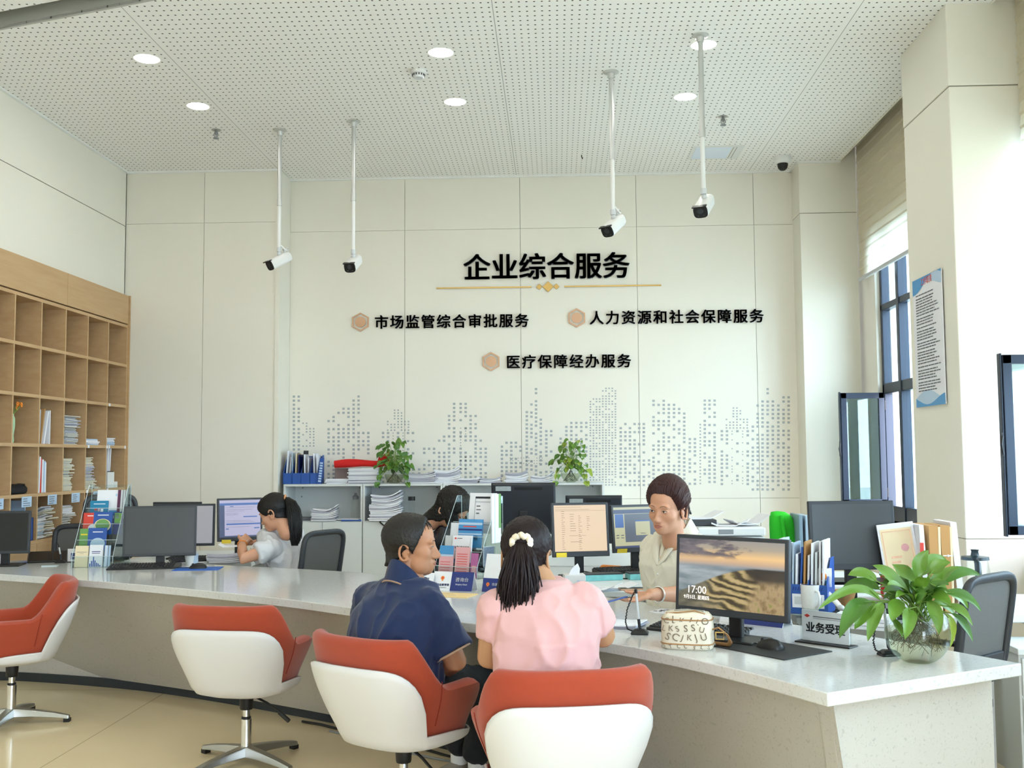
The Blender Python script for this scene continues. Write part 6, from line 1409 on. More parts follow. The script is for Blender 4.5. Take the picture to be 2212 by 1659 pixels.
# ---------------------------------------------------------------- brochure stands
def brochure(label, X, w, h, mt, marks=(), t=.006, cat='brochure', group=None, name='brochure', text=None):
    """marks: (x0, x1, z0, z1, material) in fractions of the cover"""
    ml = [mt]; b = MB(); b.box(-w/2, w/2, 0, t, 0, h)
    for x0, x1, z0, z1, m_ in marks:
        if m_ not in ml: ml.append(m_)
        if x1 < 0:   # round mark: centre, radius
            b.loft([[(-w/2+w*x0+w*z1*math.cos(2*PI*k/28), -.0007, h*z0+w*z1*.8*math.sin(2*PI*k/28)) for k in range(28)], [(-w/2+w*x0+w*z1*.98*math.cos(2*PI*k/28), -.0010-.0003*len(ml), h*z0+w*z1*.8*math.sin(2*PI*k/28)) for k in range(28)]], mi=ml.index(m_))
        else: b.box(-w/2+w*x0, -w/2+w*x1, -.0011, 0, h*z0, h*z1, ml.index(m_))
    if text:
        for s, size, fx, fz, m_, bold in text:
            if m_ not in ml: ml.append(m_)
            text_into(b, s, size, tr(-w/2+w*fx, -.0018, h*fz), ml.index(m_), .0006, bold)
    return tag(b.build(name, ml, None, mat4=X), label, cat, group)
def stand(label, P0, th, W, tiers, step, hp, side=True):
    r = thing('brochure_stand', label, 'brochure stand', (P0.x, P0.y, CTOP), math.radians(th), 'acrylic brochure stands'); dep = step[0]; up = step[1]; n = tiers; a = W/2; D = dep*n+.03; Ht = up*(n-1)+hp+.16
    for s in (-1, 1):
        b = MB().at(Matrix(((0, 0, 1, s*a), (1, 0, 0, 0), (0, 1, 0, 0), (0, 0, 0, 1)))); b.prism([(-.01, 0), (D, 0), (D, Ht), (D-.05, Ht), (-.01, hp)], -.0015, .0015); b.build('side_panel', M['acrylic_side'] if s > 0 else M['acrylic'], r)
        e = MB(); e.tube([(s*a, -.01, 0), (s*a, -.01, hp), (s*a, D-.05, Ht), (s*a, D, Ht), (s*a, D, 0)], .002, 4); e.build('panel_edge', M['acr_edge'], r)
    for k in range(n):
        y = dep*k; z = up*k
        MB().box(-a, a, y-.0012, y+.0012, z, z+hp).build('pocket_front', M['acrylic'], r); MB().box(-a, a, y-.0016, y+.0016, z+hp-.002, z+hp+.001).build('pocket_edge', M['acr_edge'], r); MB().box(-a, a, y, y+dep, z-.0012, z+.0012).build('pocket_floor', M['acrylic'], r)
    MB().box(-a, a, D-.003, D, 0, Ht).build('back_panel', M['acrylic'], r)
    base = tr(P0.x, P0.y, CTOP) @ rz(math.radians(th))
    return lambda x, k, dy=0.0, dz=0.0: base @ tr(x, dep*k+.010+dy, up*k+.0015+dz) @ rx(math.radians(-9))
M['acrylic_side'] = thin_glass('acrylic_side_sheet', 'eef5f4', .17)
def stands():
    g = 'brochures in the left acrylic stand'; Z = stand('clear acrylic stepped brochure stand on the left part of the counter', PZ(200, 1226, CTOP), 4, .275, 4, (.075, .105), .075)
    T, SK, B, W, TX = M['teal'], M['sky'], M['blue'], M['paper'], M['txt']
    brochure('cream booklet in the lowest pocket of the left stand', Z(-.085, 0), .088, .145, M['cream'], [(.12, .88, .70, .715, TX), (.35, .65, .63, .64, TX), (.15, .7, .0, .0, TX)], .012, group=g)
    brochure('white booklet with rising blue bars in the lowest pocket of the left stand', Z(.012, 0), .090, .150, W, [(.18, .82, .68, .71, M['navy']), (.2, .8, .61, .635, M['navy'])] + [(.06+.125*i, .14+.125*i, .02, z_, B) for i, z_ in enumerate((.16, .28, .48, .30, .20, .16, .10))], .014, group=g)
    brochure('thin lilac leaflets at the right of the lowest pocket, left stand', Z(.085, 0, .01), .04, .145, M['lblue'], [(.2, .35, 0, 1, M['paper']), (.6, .7, 0, 1, TX)], .010, group=g)
    brochure('blue booklet with a pale round picture in the second pocket of the left stand', Z(-.01, 1), .125, .155, B, [(.55, -1, .30, .40, M['lblue']), (.25, .8, .80, .84, W)], .010, group=g)
    brochure('green edged booklet behind the blue one, second pocket of the left stand', Z(-.09, 1, .012), .09, .150, M['greenp'], [(.1, .6, .7, .76, M['yellow'])], .008, group=g)
    brochure('red booklet in the third pocket of the left stand', Z(-.09, 2), .09, .15, M['redp'], [(.3, .75, .84, .88, W), (.75, -1, .3, .35, W)], .010, group=g)
    brochure('blue booklet with a colourful oval picture in the third pocket of the left stand', Z(.0, 2, -.001), .13, .155, B, [(.5, -1, .40, .44, M['cream']), (.5, -1, .42, .38, M['greenp']), (.22, .8, .84, .88, W)], .009, group=g)
    brochure('dark blue picture leaflet at the right of the third pocket, left stand', Z(.10, 2, .01), .06, .155, M['navy'], [(.1, .9, .5, .95, M['greenp']), (.2, .6, .7, .9, M['lblue'])], .010, group=g)
    brochure('teal booklet with small figures in the top pocket of the left stand', Z(-.055, 3), .125, .125, T, [(.2, .85, .80, .84, W), (.25, .4, .45, .55, M['redp']), (.45, .55, .40, .58, M['pink']), (.6, .75, .38, .55, W)], .009, group=g)
    brochure('tall white booklet at the back of the left stand', Z(.0, 3, .02), .16, .20, W, [(.80, .88, .78, .86, M['lblue']), (.55, 1, .10, .28, SK)], .008, group=g)
    brochure('purple spined grey booklets at the right back of the left stand', Z(.10, 3, .015), .07, .20, M['lgrey'], [(0, .3, 0, 1, mat('plum_print', '5a2c4c', .6)), (.5, .56, 0, 1, TX), (.75, .8, 0, 1, TX)], .012, group=g)
    g = 'brochures in the centre acrylic stand'; P0 = PZ(986, 1249, CTOP); Z = stand('clear acrylic stepped brochure stand beside the pink shirted woman', P0, -26, .30, 4, (.07, .085), .07)
    P, N = M['pink'], M['navy']
    brochure('blue topped pink leaflet in the lowest pocket of the centre stand', Z(-.09, 0), .10, .19, P, [(0, 1, .72, 1, M['sky']), (0, 1, .66, .74, M['lblue'])] + [(.12, .8, .12+.09*k, .135+.09*k, M['redp']) for k in range(5)], .008, group=g)
    brochure('pink leaflet with red lines in the lowest pocket of the centre stand', Z(.025, 0), .10, .185, P, [(.12, .85, .12+.08*k, .14+.08*k, M['redp']) for k in range(9)], .008, group=g)
    brochure('magenta leaflet at the right of the lowest pocket, centre stand', Z(.105, 0, .01), .05, .15, mat('magenta_print', 'b96aa0', .6), [(.2, .8, .2, .5, P)], .008, group=g)
    brochure('white registration handbook with dark title in the second pocket of the centre stand', Z(-.02, 1), .135, .165, W, [(.0, 1, .0, .13, M['sky']), (.15, -1, .88, .05, M['redp']), (.25, .5, .87, .895, TX), (.45, .85, .40, .42, TX), (.93, .96, .1, .9, M['lgrey'])], .014, group=g, text=[('企业登记服务手册', .0155, .45, .52, M['ink'], .015)])
    brochure('grey white booklets at the left of the second pocket, centre stand', Z(-.115, 1, .012), .07, .16, M['lgrey'], [(.1, .9, .3, .32, TX)], .010, group=g)
    brochure('sea blue booklet with a white Chinese title in the third pocket of the centre stand', Z(.0, 2, -.002), .17, .175, M['sky'], [(0, 1, .60, .66, N), (.2, .75, .72, .76, M['redp']), (0, 1, .80, .88, M['lblue']), (0, 1, .45, .50, M['lblue'])], .010, group=g, text=[('知识产权', .03, .5, .28, M['ink'], .01)])
    brochure('white card with a small black line at the left of the third pocket, centre stand', Z(-.115, 2, .01), .07, .15, W, [(.2, .9, .4, .44, M['txtd'])], .008, group=g)
    brochure('white form with a black heading at the top of the centre stand', Z(.035, 3, .01), .19, .25, W, [(.22, .92, .86, .91, M['txtd']), (.22, .23, .2, .86, TX), (.91, .92, .2, .86, TX), (.22, .92, .2, .21, TX), (.22, .92, .77, .78, TX), (.28, .42, .66, .68, M['txtd']), (.28, .45, .57, .59, M['txtd']), (.28, .40, .48, .5, M['txtd'])], .008, group=g)
    X = tr(P0.x, P0.y, CTOP) @ rz(math.radians(-26))
    brochure('green edged brochures in the right side of the centre stand', X @ tr(.156, .22, .20) @ rz(math.radians(85)), .10, .30, W, [(.75, 1, .3, 1, M['greenp']), (.3, .34, 0, 1, M['lblue'])], .010, group=g)
    b = thing('side_pocket', 'small clear side pocket on the centre stand holding dark photo leaflets', 'brochure pocket', (0, 0, 0)); b.matrix_world = X @ tr(.155, .03, .07) @ rz(math.radians(78))
    MB().box(-.0, .11, -.022, -.020, 0, .12).build('pocket_front', M['acrylic'], b); MB().tube([(0, -.021, .12), (.11, -.021, .12), (.11, -.021, 0), (0, -.021, 0), (0, -.021, .12)], .0016, 4).build('pocket_edge', M['acr_edge'], b)
    brochure('dark photo leaflet in the small side pocket of the centre stand', b.matrix_world @ tr(.055, -.014, .004), .095, .115, M['photo'], [], .008, group=g)
M['photo'] = mat('crowd_photo_print', '7a7f92', .5, var=.7, scale=90)
stands()
# ---------------------------------------------------------------- tent cards and signs on the counter
def tent(label, P, th, w, h, d, z=CTOP, build=None, mats=None):
    r = thing('tent_card', label, 'tent card', (P.x, P.y, z), math.radians(th), 'tent cards on the counter'); al = math.atan2(d/2, h); L_ = math.hypot(h, d/2)
    b = MB(); b.loft([[(-w/2, -d/2, 0), (-w/2, 0, h), (-w/2, d/2, 0), (-w/2, d/2-.003, 0), (-w/2, 0, h-.006), (-w/2, -d/2+.003, 0)], [(w/2, -d/2, 0), (w/2, 0, h), (w/2, d/2, 0), (w/2, d/2-.003, 0), (w/2, 0, h-.006), (w/2, -d/2+.003, 0)]]); b.build('card', M['paper'], r)
    if build:
        f = MB().at(tr(0, -d/2, 0) @ rx(-al)); build(f, w, L_); f.build('print', mats, r)
    return r
def emblem(f, cx, cz, R, i, j):
    f.loft([[(cx+R*math.cos(2*PI*k/24), -.0008, cz+R*math.sin(2*PI*k/24)) for k in range(24)], [(cx+R*math.cos(2*PI*k/24), -.0012, cz+R*math.sin(2*PI*k/24)) for k in range(24)]], mi=i)
    f.loft([[(cx+R*.55*math.cos(2*PI*k/16), -.0013, cz+R*.55*math.sin(2*PI*k/16)) for k in range(16)], [(cx+R*.55*math.cos(2*PI*k/16), -.0016, cz+R*.55*math.sin(2*PI*k/16)) for k in range(16)]], mi=j)
    f.quad((cx-R*.5, -.001, cz-R*1.5), (cx+R*.5, -.001, cz-R*1.5), (cx+R*.25, -.001, cz-R*.8), (cx-R*.25, -.001, cz-R*.8), i)
def cards():
    def consult(f, w, L_):
        f.box(-w/2+w*.45, w/2, -.001, 0, 0, L_, 0); text_into(f, '咨询台', .026, tr(w*.22, -.0016, L_*.50), 1, .0006, .01); text_into(f, 'Enquiry Desk', .0125, tr(w*.22, -.0016, L_*.30), 1, .0006)
        emblem(f, -w*.27, L_*.66, .011, 2, 3); text_into(f, '市场监督管理', .0145, tr(-w*.27, -.0012, L_*.25), 0, .0006, .02); text_into(f, 'Market Regulation', .008, tr(-w*.27, -.0012, L_*.13), 4, .0006)
    tent('white and navy tent card reading enquiry desk, in front of the centre stand', PZ(982, 1274, CTOP), -16, .235, .098, .09, build=consult, mats=[M['navy'], M['paper'], M['orangep'], M['redp'], M['txt']])
    def left(f, w, L_):
        rn = random.Random(3); f.box(-w/2, w/2, -.001, 0, 0, L_*.3, 1); scribble(f, -w*.4, w*.45, L_*.4, L_*.95, 3, 0, rn, -.001)
    tent('white tent card with three printed lines and a navy foot, beside the enquiry card', PZ(916, 1273, CTOP), -16, .13, .092, .08, build=left, mats=[M['txt'], M['navy']])
    def tall(f, w, L_):
        f.box(-w/2, w/2, -.001, 0, 0, L_*.36, 0); emblem(f, -w*.30, L_*.2, .010, 1, 2); text_into(f, '市场监管', .018, tr(w*.08, -.0016, L_*.17), 3, .0006, .01)
    tent('tall white tent card with a navy foot beside the hair of the pink shirted woman', PZ(1080, 1277, CTOP), -26, .16, .20, .12, build=tall, mats=[M['navy'], M['orangep'], M['redp'], M['paper']])
    def long_(f, w, L_):
        f.box(-w*.30, w/2, -.001, 0, 0, L_*.9, 0); text_into(f, '市场监督管理局登记服务窗口', .014, tr(w*.14, -.0016, L_*.35), 1, .0006, .01); emblem(f, -w*.40, L_*.6, .012, 2, 3)
    tent('long navy tent card lying low behind the landscape monitor', PZ(1632, 1346, CTOP), -38, .30, .085, .10, build=long_, mats=[M['navy'], M['lblue'], M['orangep'], M['redp']])
    sheet('envelope', 'manila envelope on the counter in front of the enquiry tent card', PZ(972, 1286, CTOP), .26, .16, -18, M['manila'], 2, 'envelope', 3, .004)
    paper_stack('paper_sheets', 'white sheets peeking out under the manila envelope', PZ(962, 1289, CTOP) - Vector((0, 0, 0)), .01, .01, .001, 0, 2) if 0 else None
    # acrylic name sign
    P = PZ(1784, 1392, CTOP); r = thing('sign_holder', 'clear acrylic counter sign with four bold black Chinese characters', 'sign', (P.x, P.y, CTOP), math.radians(-42))
    MB().box(-.115, .115, -.035, .035, 0, .006).build('sign_base', M['black'], r, bevel=.002); MB().box(-.105, .105, -.003, .003, .006, .13).build('acrylic_plate', M['acrylic'], r)
    f = MB(); f.box(-.098, .098, -.0022, .0022, .008, .124, 0); f.x = tr(0, -.0026, 0); text_into(f, '业务受理', .041, tr(0, -.001, .045), 1, .0008, .030); f.box(-.05, .085, -.0004, 0, .100, .1035, 2); f.box(-.05, .07, -.0004, 0, .094, .0955, 2)
    f.loft([[(-.075, 0, .096), (-.062, 0, .103), (-.075, 0, .110), (-.088, 0, .103)], [(-.075, -.0004, .096), (-.062, -.0004, .103), (-.075, -.0004, .110), (-.088, -.0004, .103)]], mi=3); f.build('paper_insert', [M['paper'], M['txtd'], M['txt'], M['redp']], r)
cards()
# ---------------------------------------------------------------- small things on the counter
def pen_stand(label, P, th, coil=1, h=.16, name='pen_stand'):
    r = thing(name, label, 'pen stand', (P.x, P.y, CTOP), math.radians(th), 'pen stands on the counter'); b = MB(); b.loft([[(x*s, y*s, z) for x, y in ((-.036, -.026), (.036, -.026), (.036, .026), (-.036, .026))] for s, z in ((1, 0), (1, .008), (.55, .022))]); b.build('pen_base', M['black'], r, bevel=.004)
    MB().cyl((.008, 0, .018), (.0, .0, .028), .0045, n=10).cyl((.0, 0, .028), (-.004, 0, .062), .0062, n=12).build('pen_grip', M['black'], r, smooth=40); MB().cyl((-.004, 0, .062), (-.012, 0, h), .0052, n=12).build('pen_barrel', M['lgrey'], r, smooth=40)
    MB().cyl((-.012, 0, h), (-.0135, 0, h+.018), .0058, n=12).build('pen_cap', M['black'], r, smooth=40)
    c = MB(); pts = [(-.03, 0, .012), (-.05, .0, .02), (-.058, .0, .05), (-.05, .0, .10), (-.03, .0, .15), (-.016, 0, h+.012)]; q = []
    P_ = [Vector(p) for p in pts]
    for i in range(60): t = i/59*(len(P_)-1); k = min(int(t), len(P_)-2); q.append(P_[k].lerp(P_[k+1], t-k) + Vector((.0028*math.cos(i*2.1)*coil, .0028*math.sin(i*2.1)*coil, 0)))
    c.tube(q, .0028, 6); c.build('coil_cord', M['black'], r, smooth=60); return r
def counter_things():
    pen_stand('black pen stand with a clear pen beside the patterned handbag', PZ(1382, 1370, CTOP), -8, .6, .165)
    pen_stand('black pen stand half hidden behind the glass plant bowl', PZ(1920, 1416, CTOP), 10, .8, .17)
    pen_stand('white pen standing in a black stand beside the left brochure stand', PZ(131, 1216, CTOP), 15, .3, .11)
    # handbag
    P = PZ(1486, 1399, CTOP); r = thing('handbag', 'cream handbag printed with outlined letters lying on the counter', 'handbag', (P.x, P.y, CTOP), math.radians(-14)); rings = []
    def prof(k, z, a=.098, b_=.062): return [(a*k*math.copysign(abs(math.cos(t))**.55, math.cos(t)), b_*k*math.copysign(abs(math.sin(t))**.55, math.sin(t)), z) for t in [2*PI*j/40 for j in range(40)]]
    MB().loft([prof(.90, 0), prof(.985, .006), prof(1.0, .02), prof(1.0, .07), prof(.985, .10), prof(.93, .122), prof(.82, .134), prof(.5, .138)]).build('bag_body', M['bag'], r, smooth=50)
    t = MB()
    for z, k in ((.022, 1.01), (.112, .975)): t.tube([Vector(p) for p in prof(k, z)] + [Vector(prof(k, z)[0])], .0028, 6)
    t.tube([(-.075, -.035, .132), (-.03, -.05, .138), (.03, -.02, .142), (.07, -.04, .134)], .003, 6); t.build('leather_piping', M['tan'], r, smooth=60)
    f = MB()
    rn = random.Random(21)
    for row, z in enumerate((.004, .036, .068, .096)):
        for k in range(6 if row else 7):
            x = -.084+.0285*k+(.012 if row % 2 else 0); x = min(x, .084); text_into(f, rn.choice('UKOLTJSC'), rn.choice((.030, .036, .040)) if row else .02, tr(x, -.0635 + (.004 if row == 3 else 0) + .0006*k*(0), z+rn.uniform(0, .005)) @ ry(rn.uniform(-.5, .5)), 0, .0012)
    f.build('letter_print', M['bagprint'], r)
    s = MB(); s.tube([(.095, -.02, .075), (.12, -.035, .085), (.15, -.03, .06), (.16, .0, .03), (.15, .03, .012), (.10, .05, .012)], .010, 8, flat=.35); s.build('bag_strap', M['tan'], r, smooth=50); b = MB(); b.tube([(.11, -.05, .07), (.14, -.05, .07), (.14, -.05, .045), (.11, -.05, .045), (.11, -.05, .07)], .003, 6); b.build('buckle', M['gold'], r)
    z_ = MB(); z_.tube([(-.05, .0, .1405), (.0, .01, .143), (.06, .0, .1405)], .002, 6); z_.ball((.062, -.004, .139), (.006, .004, .004)); z_.build('zip', M['alu'], r)
    # mug and lid
    P = PZ(1752, 1327, CTOP); r = thing('mug', 'tall white mug with faint pattern in front of the blue file rack', 'mug', (P.x, P.y, CTOP), math.radians(-70)); MB().lathe([(.001, 0), (.036, 0), (.04, .01), (.044, .10), (.0455, .136), (.042, .136), (.038, .02), (.001, .012)], 32).build('mug_body', M['mug'], r, smooth=40)
    MB().tube([(.040, 0, .112), (.062, 0, .108), (.070, 0, .085), (.066, 0, .05), (.045, 0, .034)], [.007]*5, 10, flat=.7).build('mug_handle', M['white'], r, smooth=60)
    p1, p2 = PY(1783, 1276, P.y+.02), PY(1816, 1312, P.y-.08); r = thing('handset', 'white handset leaning down to the right of the white mug', 'handset', p1); d = p2-p1; MB().tube([(0, 0, 0), tuple(d*.15), tuple(d*.8), tuple(d)], [.012, .016, .016, .013], 12, flat=.6).build('handset_body', M['white'], r, smooth=50); MB().ball(tuple(d*1.02), (.016, .02, .013)).build('earpiece', M['lgrey'], r, smooth=60)
    # blue file rack
    P = PZ(1742, 1330, CTOP); th = math.radians(-24); r = thing('file_rack', 'blue plastic file rack with label windows holding paper files behind the mug', 'file rack', (P.x+.02, P.y+.14, CTOP), th); a = .125; b = MB(); b.box(-a, a, -.10, .10, 0, .005); b.box(-a, a, -.10, -.095, 0, .135); b.box(-a, a, .095, .10, 0, .24)
    for i in range(4): x = -a+.25*i/3; b.at(Matrix(((0, 0, 1, x), (1, 0, 0, 0), (0, 1, 0, 0), (0, 0, 0, 1)))).prism([(-.10, 0), (.10, 0), (.10, .25), (.04, .25), (-.10, .135)], -.003, .003).at(Matrix())
    b.build('rack_case', M['blue'], r, bevel=.001); l = MB(); 
    for i in range(3):
        x = -a+.25*(i+.5)/3; l.box(x-.03, x+.03, -.1025, -.1002, .03, .092, 0); l.box(x-.02, x+.02, -.1032, -.1024, .045, .08, 2)
        for k in range(5): l.quad((x-.028+.011*k, -.1006, .108), (x-.024+.011*k, -.1006, .108), (x-.020+.011*k, -.1006, .124), (x-.024+.011*k, -.1006, .124), 1)
    l.build('label_window', [M['paper'], M['navy'], M['lgrey']], r); rnd = random.Random(9); base = r.matrix_basis.copy() if 0 else tr(P.x+.02, P.y+.14, CTOP) @ rz(th)
    for i in range(13):
        x = -a+.02+.21*i/12; mm = ('paper', 'paper', 'lblue', 'paper', 'lblue', 'paper', 'blue', 'kraft', 'paper', 'paper', 'lgrey', 'paper', 'paper')[i]; h_ = rnd.uniform(.25, .34); le = (-.02 if i < 4 else .012)*rnd.uniform(.4, 1.2); b = MB().loft([[(-.004, -.085, 0), (.004, -.085, 0), (.004, .085, 0), (-.004, .085, 0)], [(le-.004, -.08+.02*rnd.random(), h_), (le+.005, -.07, h_), (le+.005, .085, h_), (le-.004, .085, h_)]])
        nm = ['white', 'white', 'pale blue', 'white', 'pale blue', 'white', 'deep blue', 'orange brown', 'white', 'white', 'grey', 'white', 'white'][i]; pos = ['leftmost', 'second from left', 'third from left', 'fourth from left', 'fifth from left', 'sixth from left', 'middle', 'sixth from right', 'fifth from right', 'fourth from right', 'third from right', 'second from right', 'rightmost'][i]
        o = b.build('paper_file', M[mm], None, mat4=base @ tr(x, .0, .007)); tag(o, '%s paper file, %s in the blue file rack on the counter' % (nm, pos), 'file', 'files in the blue rack')
    q = PY(1780, 1262, P.y+.06); r = thing('snack_packet', 'small white snack packet with an orange and blue print above the mug', 'snack packet', (q.x, q.y, q.z-.012), math.radians(-20)); b = MB(); b.loft([[(-.034, -.002, 0), (.034, -.002, 0), (.034, .002, 0), (-.034, .002, 0)], [(-.032, -.014, .02), (.032, -.014, .02), (.032, .012, .02), (-.032, .012, .02)], [(-.034, -.015, .05), (.034, -.015, .05), (.034, .012, .05), (-.034, .012, .05)], [(-.036, -.003, .083), (.036, -.003, .086), (.036, .002, .086), (-.036, .002, .083)]]); b.build('packet', M['paper'], r, bevel=.003)
    b = MB(); b.ball((.0, -.015, .048), (.015, .003, .018), mi=0); b.ball((.006, -.0155, .022), (.016, .003, .009), mi=1); b.ball((-.014, -.0155, .024), (.008, .003, .006), mi=2); b.build('packet_print', [M['orangep'], M['teal'], M['redp']], r, smooth=60)
    # papers on the counter
    paper_stack('booklet', 'white booklet lying on the counter right of the pink shirted woman', PZ(1338, 1352, CTOP), .21, .17, .018, -22, 3, 5, curl=.006, cat='booklet')
    o = sheet('printed_sheet', 'sheet of dark brush writing lying left of the landscape monitor', PZ(1462, 1324, CTOP), .24, .12, -36, M['paper'], 0, 'paper', 4); b = MB(); rn = random.Random(12)
    for k in range(26): x, y = rn.uniform(-.1, .1), rn.uniform(-.045, .045); b.tube([(x, y, .0032), (x+rn.uniform(-.018, .018), y+rn.uniform(-.01, .01), .0032), (x+rn.uniform(-.02, .02), y+rn.uniform(-.012, .012), .0032)], .0016, 4, flat=.3)
    b.build('brush_writing', M['txtd'], o)
    paper_stack('document_stack', 'white boxes of papers under the left leaves of the large plant', PZ(1872, 1362, CTOP) + Vector((.02, .1, 0)), .24, .17, .05, -28, 3, 8, messy=.4)
    # left end of the counter
    P = PZ(103, 1213, CTOP); r = thing('signature_pad', 'black wedge shaped signature pad on the left part of the counter', 'signature pad', (P.x, P.y, CTOP), math.radians(24)); MB().loft([[(-.13, -.09, 0), (.13, -.09, 0), (.13, -.09, .012), (-.13, -.09, .012)], [(-.13, .09, 0), (.13, .09, 0), (.13, .09, .07), (-.13, .09, .07)]]).build('pad_body', M['black'], r, bevel=.006); MB().add([(-.10, -.07, .0205), (.10, -.07, .0205), (.10, .07, .066), (-.10, .07, .066)], [(0, 1, 2, 3)]).build('pad_screen', M['scr_dark'], r); MB().tube([(-.13, -.092, .013), (-.13, .092, .072)], .003, 6).build('silver_edge', M['alu'], r)
    P = PZ(150, 1216, CTOP); r = thing('photo_card', 'small white card with a dark photo beside the left brochure stand', 'card', (P.x, P.y+.05, CTOP), math.radians(10)); MB().box(-.035, .035, -.004, .004, 0, .095).build('card', M['paper'], r); MB().box(-.012, .03, -.0052, -.0038, .02, .065).build('photo', M['navy'], r); MB().box(-.045, .045, -.02, .02, 0, .006).build('card_foot', M['black'], r)
    P = PZ(407, 1222, CTOP); r = thing('paper_cup', 'white paper cup right of the blank counter monitor', 'cup', (P.x, P.y+.03, CTOP)); MB().lathe([(.001, 0), (.026, 0), (.036, .072), (.0375, .074), (.035, .074), (.025, .004), (.001, .004)], 24).build('cup_body', M['white'], r, smooth=40); MB().box(.028, .06, -.01, -.008, .0, .082).build('cup_label', M['lblue'], r)
    P = PZ(258, 1214, CTOP); r = thing('plastic_wrap', 'crumpled clear plastic film between the left brochure stand and monitor', 'plastic film', (P.x, P.y, CTOP)); b = MB(); rn = random.Random(2)
    rows = [[(x*.012-.05+rn.uniform(-.004, .004), y*.012-.03, rn.uniform(.0, .055)*(1-abs(x-4)/6)) for x in range(9)] for y in range(6)]; b.loft(rows, closed=False, cap=False); b.build('film', M['acrylic_side'], r)
    P = PZ(108, 1223, CTOP); r = thing('acrylic_plate', 'small clear acrylic plate lying flat before the signature pad', 'plate', (P.x, P.y, CTOP), .2); MB().box(-.05, .05, -.025, .025, 0, .006).build('plate', M['acr_edge'], r)
    P = PZ(0, 1222, CTOP); r = thing('card_holder', 'white upright card cut off by the left edge of the photo', 'card', (P.x-.03, P.y, CTOP), .3); MB().box(-.07, .04, -.003, .003, .0, .21).build('card', M['paper'], r)
    # paper being read by the young clerk and things on her desk
    paper_stack('document_stack', 'white papers under the hands of the young clerk', PY(497, 1195, 7.66) * Vector((1, 1, 0)) if 0 else Vector((PY(492, 1190, 7.70).x, 7.70, DK)), .30, .22, .045, 20, 4, 14, curl=.03)
    sheet('printed_sheet', 'white sheet held up by the young clerk', PY(505, 1180, 7.34), .2, .16, 12, M['paper'], 0, 'paper', 5, .002, .12)
    # desk behind the cream shirted clerk
    P = Vector((PY(1240, 1230, 6.05).x, 6.05, DK)); r = thing('tissue_box', 'white tissue box left of the keyboard before the beige screen', 'tissue box', P, .1); MB().box(-.06, .06, -.055, .055, 0, .085).build('box_body', M['white'], r, bevel=.003); MB().loft([[(-.03, -.01, .085), (.03, -.01, .085), (.03, .01, .085), (-.03, .01, .085)], [(-.02, -.014, .11), (.03, .0, .115), (.035, .008, .115), (-.015, .0, .11)], [(.0, -.006, .13), (.02, .0, .145), (.022, .004, .145), (.002, .0, .13)]]).build('tissue', M['paper'], r, smooth=40); MB().box(.01, .045, -.0566, -.055, .03, .055).build('blue_mark', M['lblue'], r)
    for px, Y, w_, lab in ((1300, 6.50, .24, 'flat teal box behind the keyboard, under the beige screen'), (1392, 6.55, .22, 'flat teal box behind the keyboard, near the clerk')):
        P = Vector((PY(px, 1225, Y).x, Y, DK)); r = thing('document_box', lab, 'box', P, .25, 'teal boxes on the desk'); MB().box(-w_/2, w_/2, -.05, .05, 0, .035).build('box_body', mat('teal_film', '7fc4c4', .35, var=.3, scale=20), r, bevel=.002); MB().box(-w_/2, w_/2, -.05, .05, .035, .042).build('box_lid', M['dgrey'], r)
    for px, lab, sd, th, w_ in ((1325, 'creased white sheets on the white desk edge before the keyboard', 3, 14, .26), (1300, 'white sheets at the left of the creased desk papers', 4, -20, .2)):
        sheet('loose_paper', lab, Vector((PY(px, 1262, 6.07 if sd == 3 else 6.0).x, 6.07 if sd == 3 else 6.0, DK+(0 if sd == 3 else .006))), w_, .15, th, M['paper'], 4, 'paper', sd, .003, .08)
    P = Vector((PY(1365, 1253, 6.02).x, 6.02, DK)); r = thing('smartphone', 'rose gold smartphone lying on the white desk before the keyboard', 'phone', P, .15); MB().box(-.075, .075, -.037, .037, 0, .009).build('phone_body', M['rose'], r, bevel=.004); MB().box(-.07, .07, -.034, .034, .0088, .0094).build('phone_screen', M['scr_dark'], r)
    for (px, py, Y, lab, g_) in ((1213, 1199, 6.55, 'yellow note stuck under the beige screen', 0), (1344, 1190, 6.86, 'curled yellow note under the screen behind the clerk', .3), (489, 1170, 7.9, 'yellow note stuck under the lilac screen', 0)):
        P = PY(px, py, Y); o = MB().box(-.034, .034, -.002, 0, -.014, .014).build('sticky_note', M['yellow'], None, mat4=tr(P) @ rz(math.radians(16)) @ rx(g_)); tag(o, lab, 'sticky note', 'yellow notes on the monitors')
    cb = thing('cable_bundle', 'tangle of black cables behind the keyboard under the lit screens', 'cables', (PY(1330, 1215, 6.62).x, 6.62, DK)); b = MB(); rn = random.Random(6)
    for i in range(7):
        x = -.25+.08*i; b.tube([(x, .1, .003), (x+.05, .02, .02+.02*rn.random()), (x+.12, -.03, .03*rn.random()+.004), (x+.10, -.08, .003), (x+.2, -.10, .003)], .0035, 6)
    b.build('cables', M['black'], cb, smooth=60)
    o = MB().loft([[(-.09, -.03, 0), (.09, -.03, 0), (.09, .03, 0), (-.09, .03, 0)], [(-.06, -.02, .035), (.07, -.02, .03), (.07, .02, .03), (-.06, .02, .04)]]).build('orange_bag', M['orangep'], None, loc=(PY(1320, 1203, 6.98).x, 7.02, DK), bevel=.01); tag(o, 'orange plastic bag on the desk behind the beige screen', 'bag')
M['bag'] = mat('cream_printed_leather', 'e2d9c4', .45, var=.06, scale=10); M['bagprint'] = mat('bag_letter_print', '7a6a58', .6); M['tan'] = mat('tan_leather', 'a87d50', .5); M['mug'] = mat('patterned_porcelain', 'eceae6', .2, var=.08, scale=40)
counter_things()
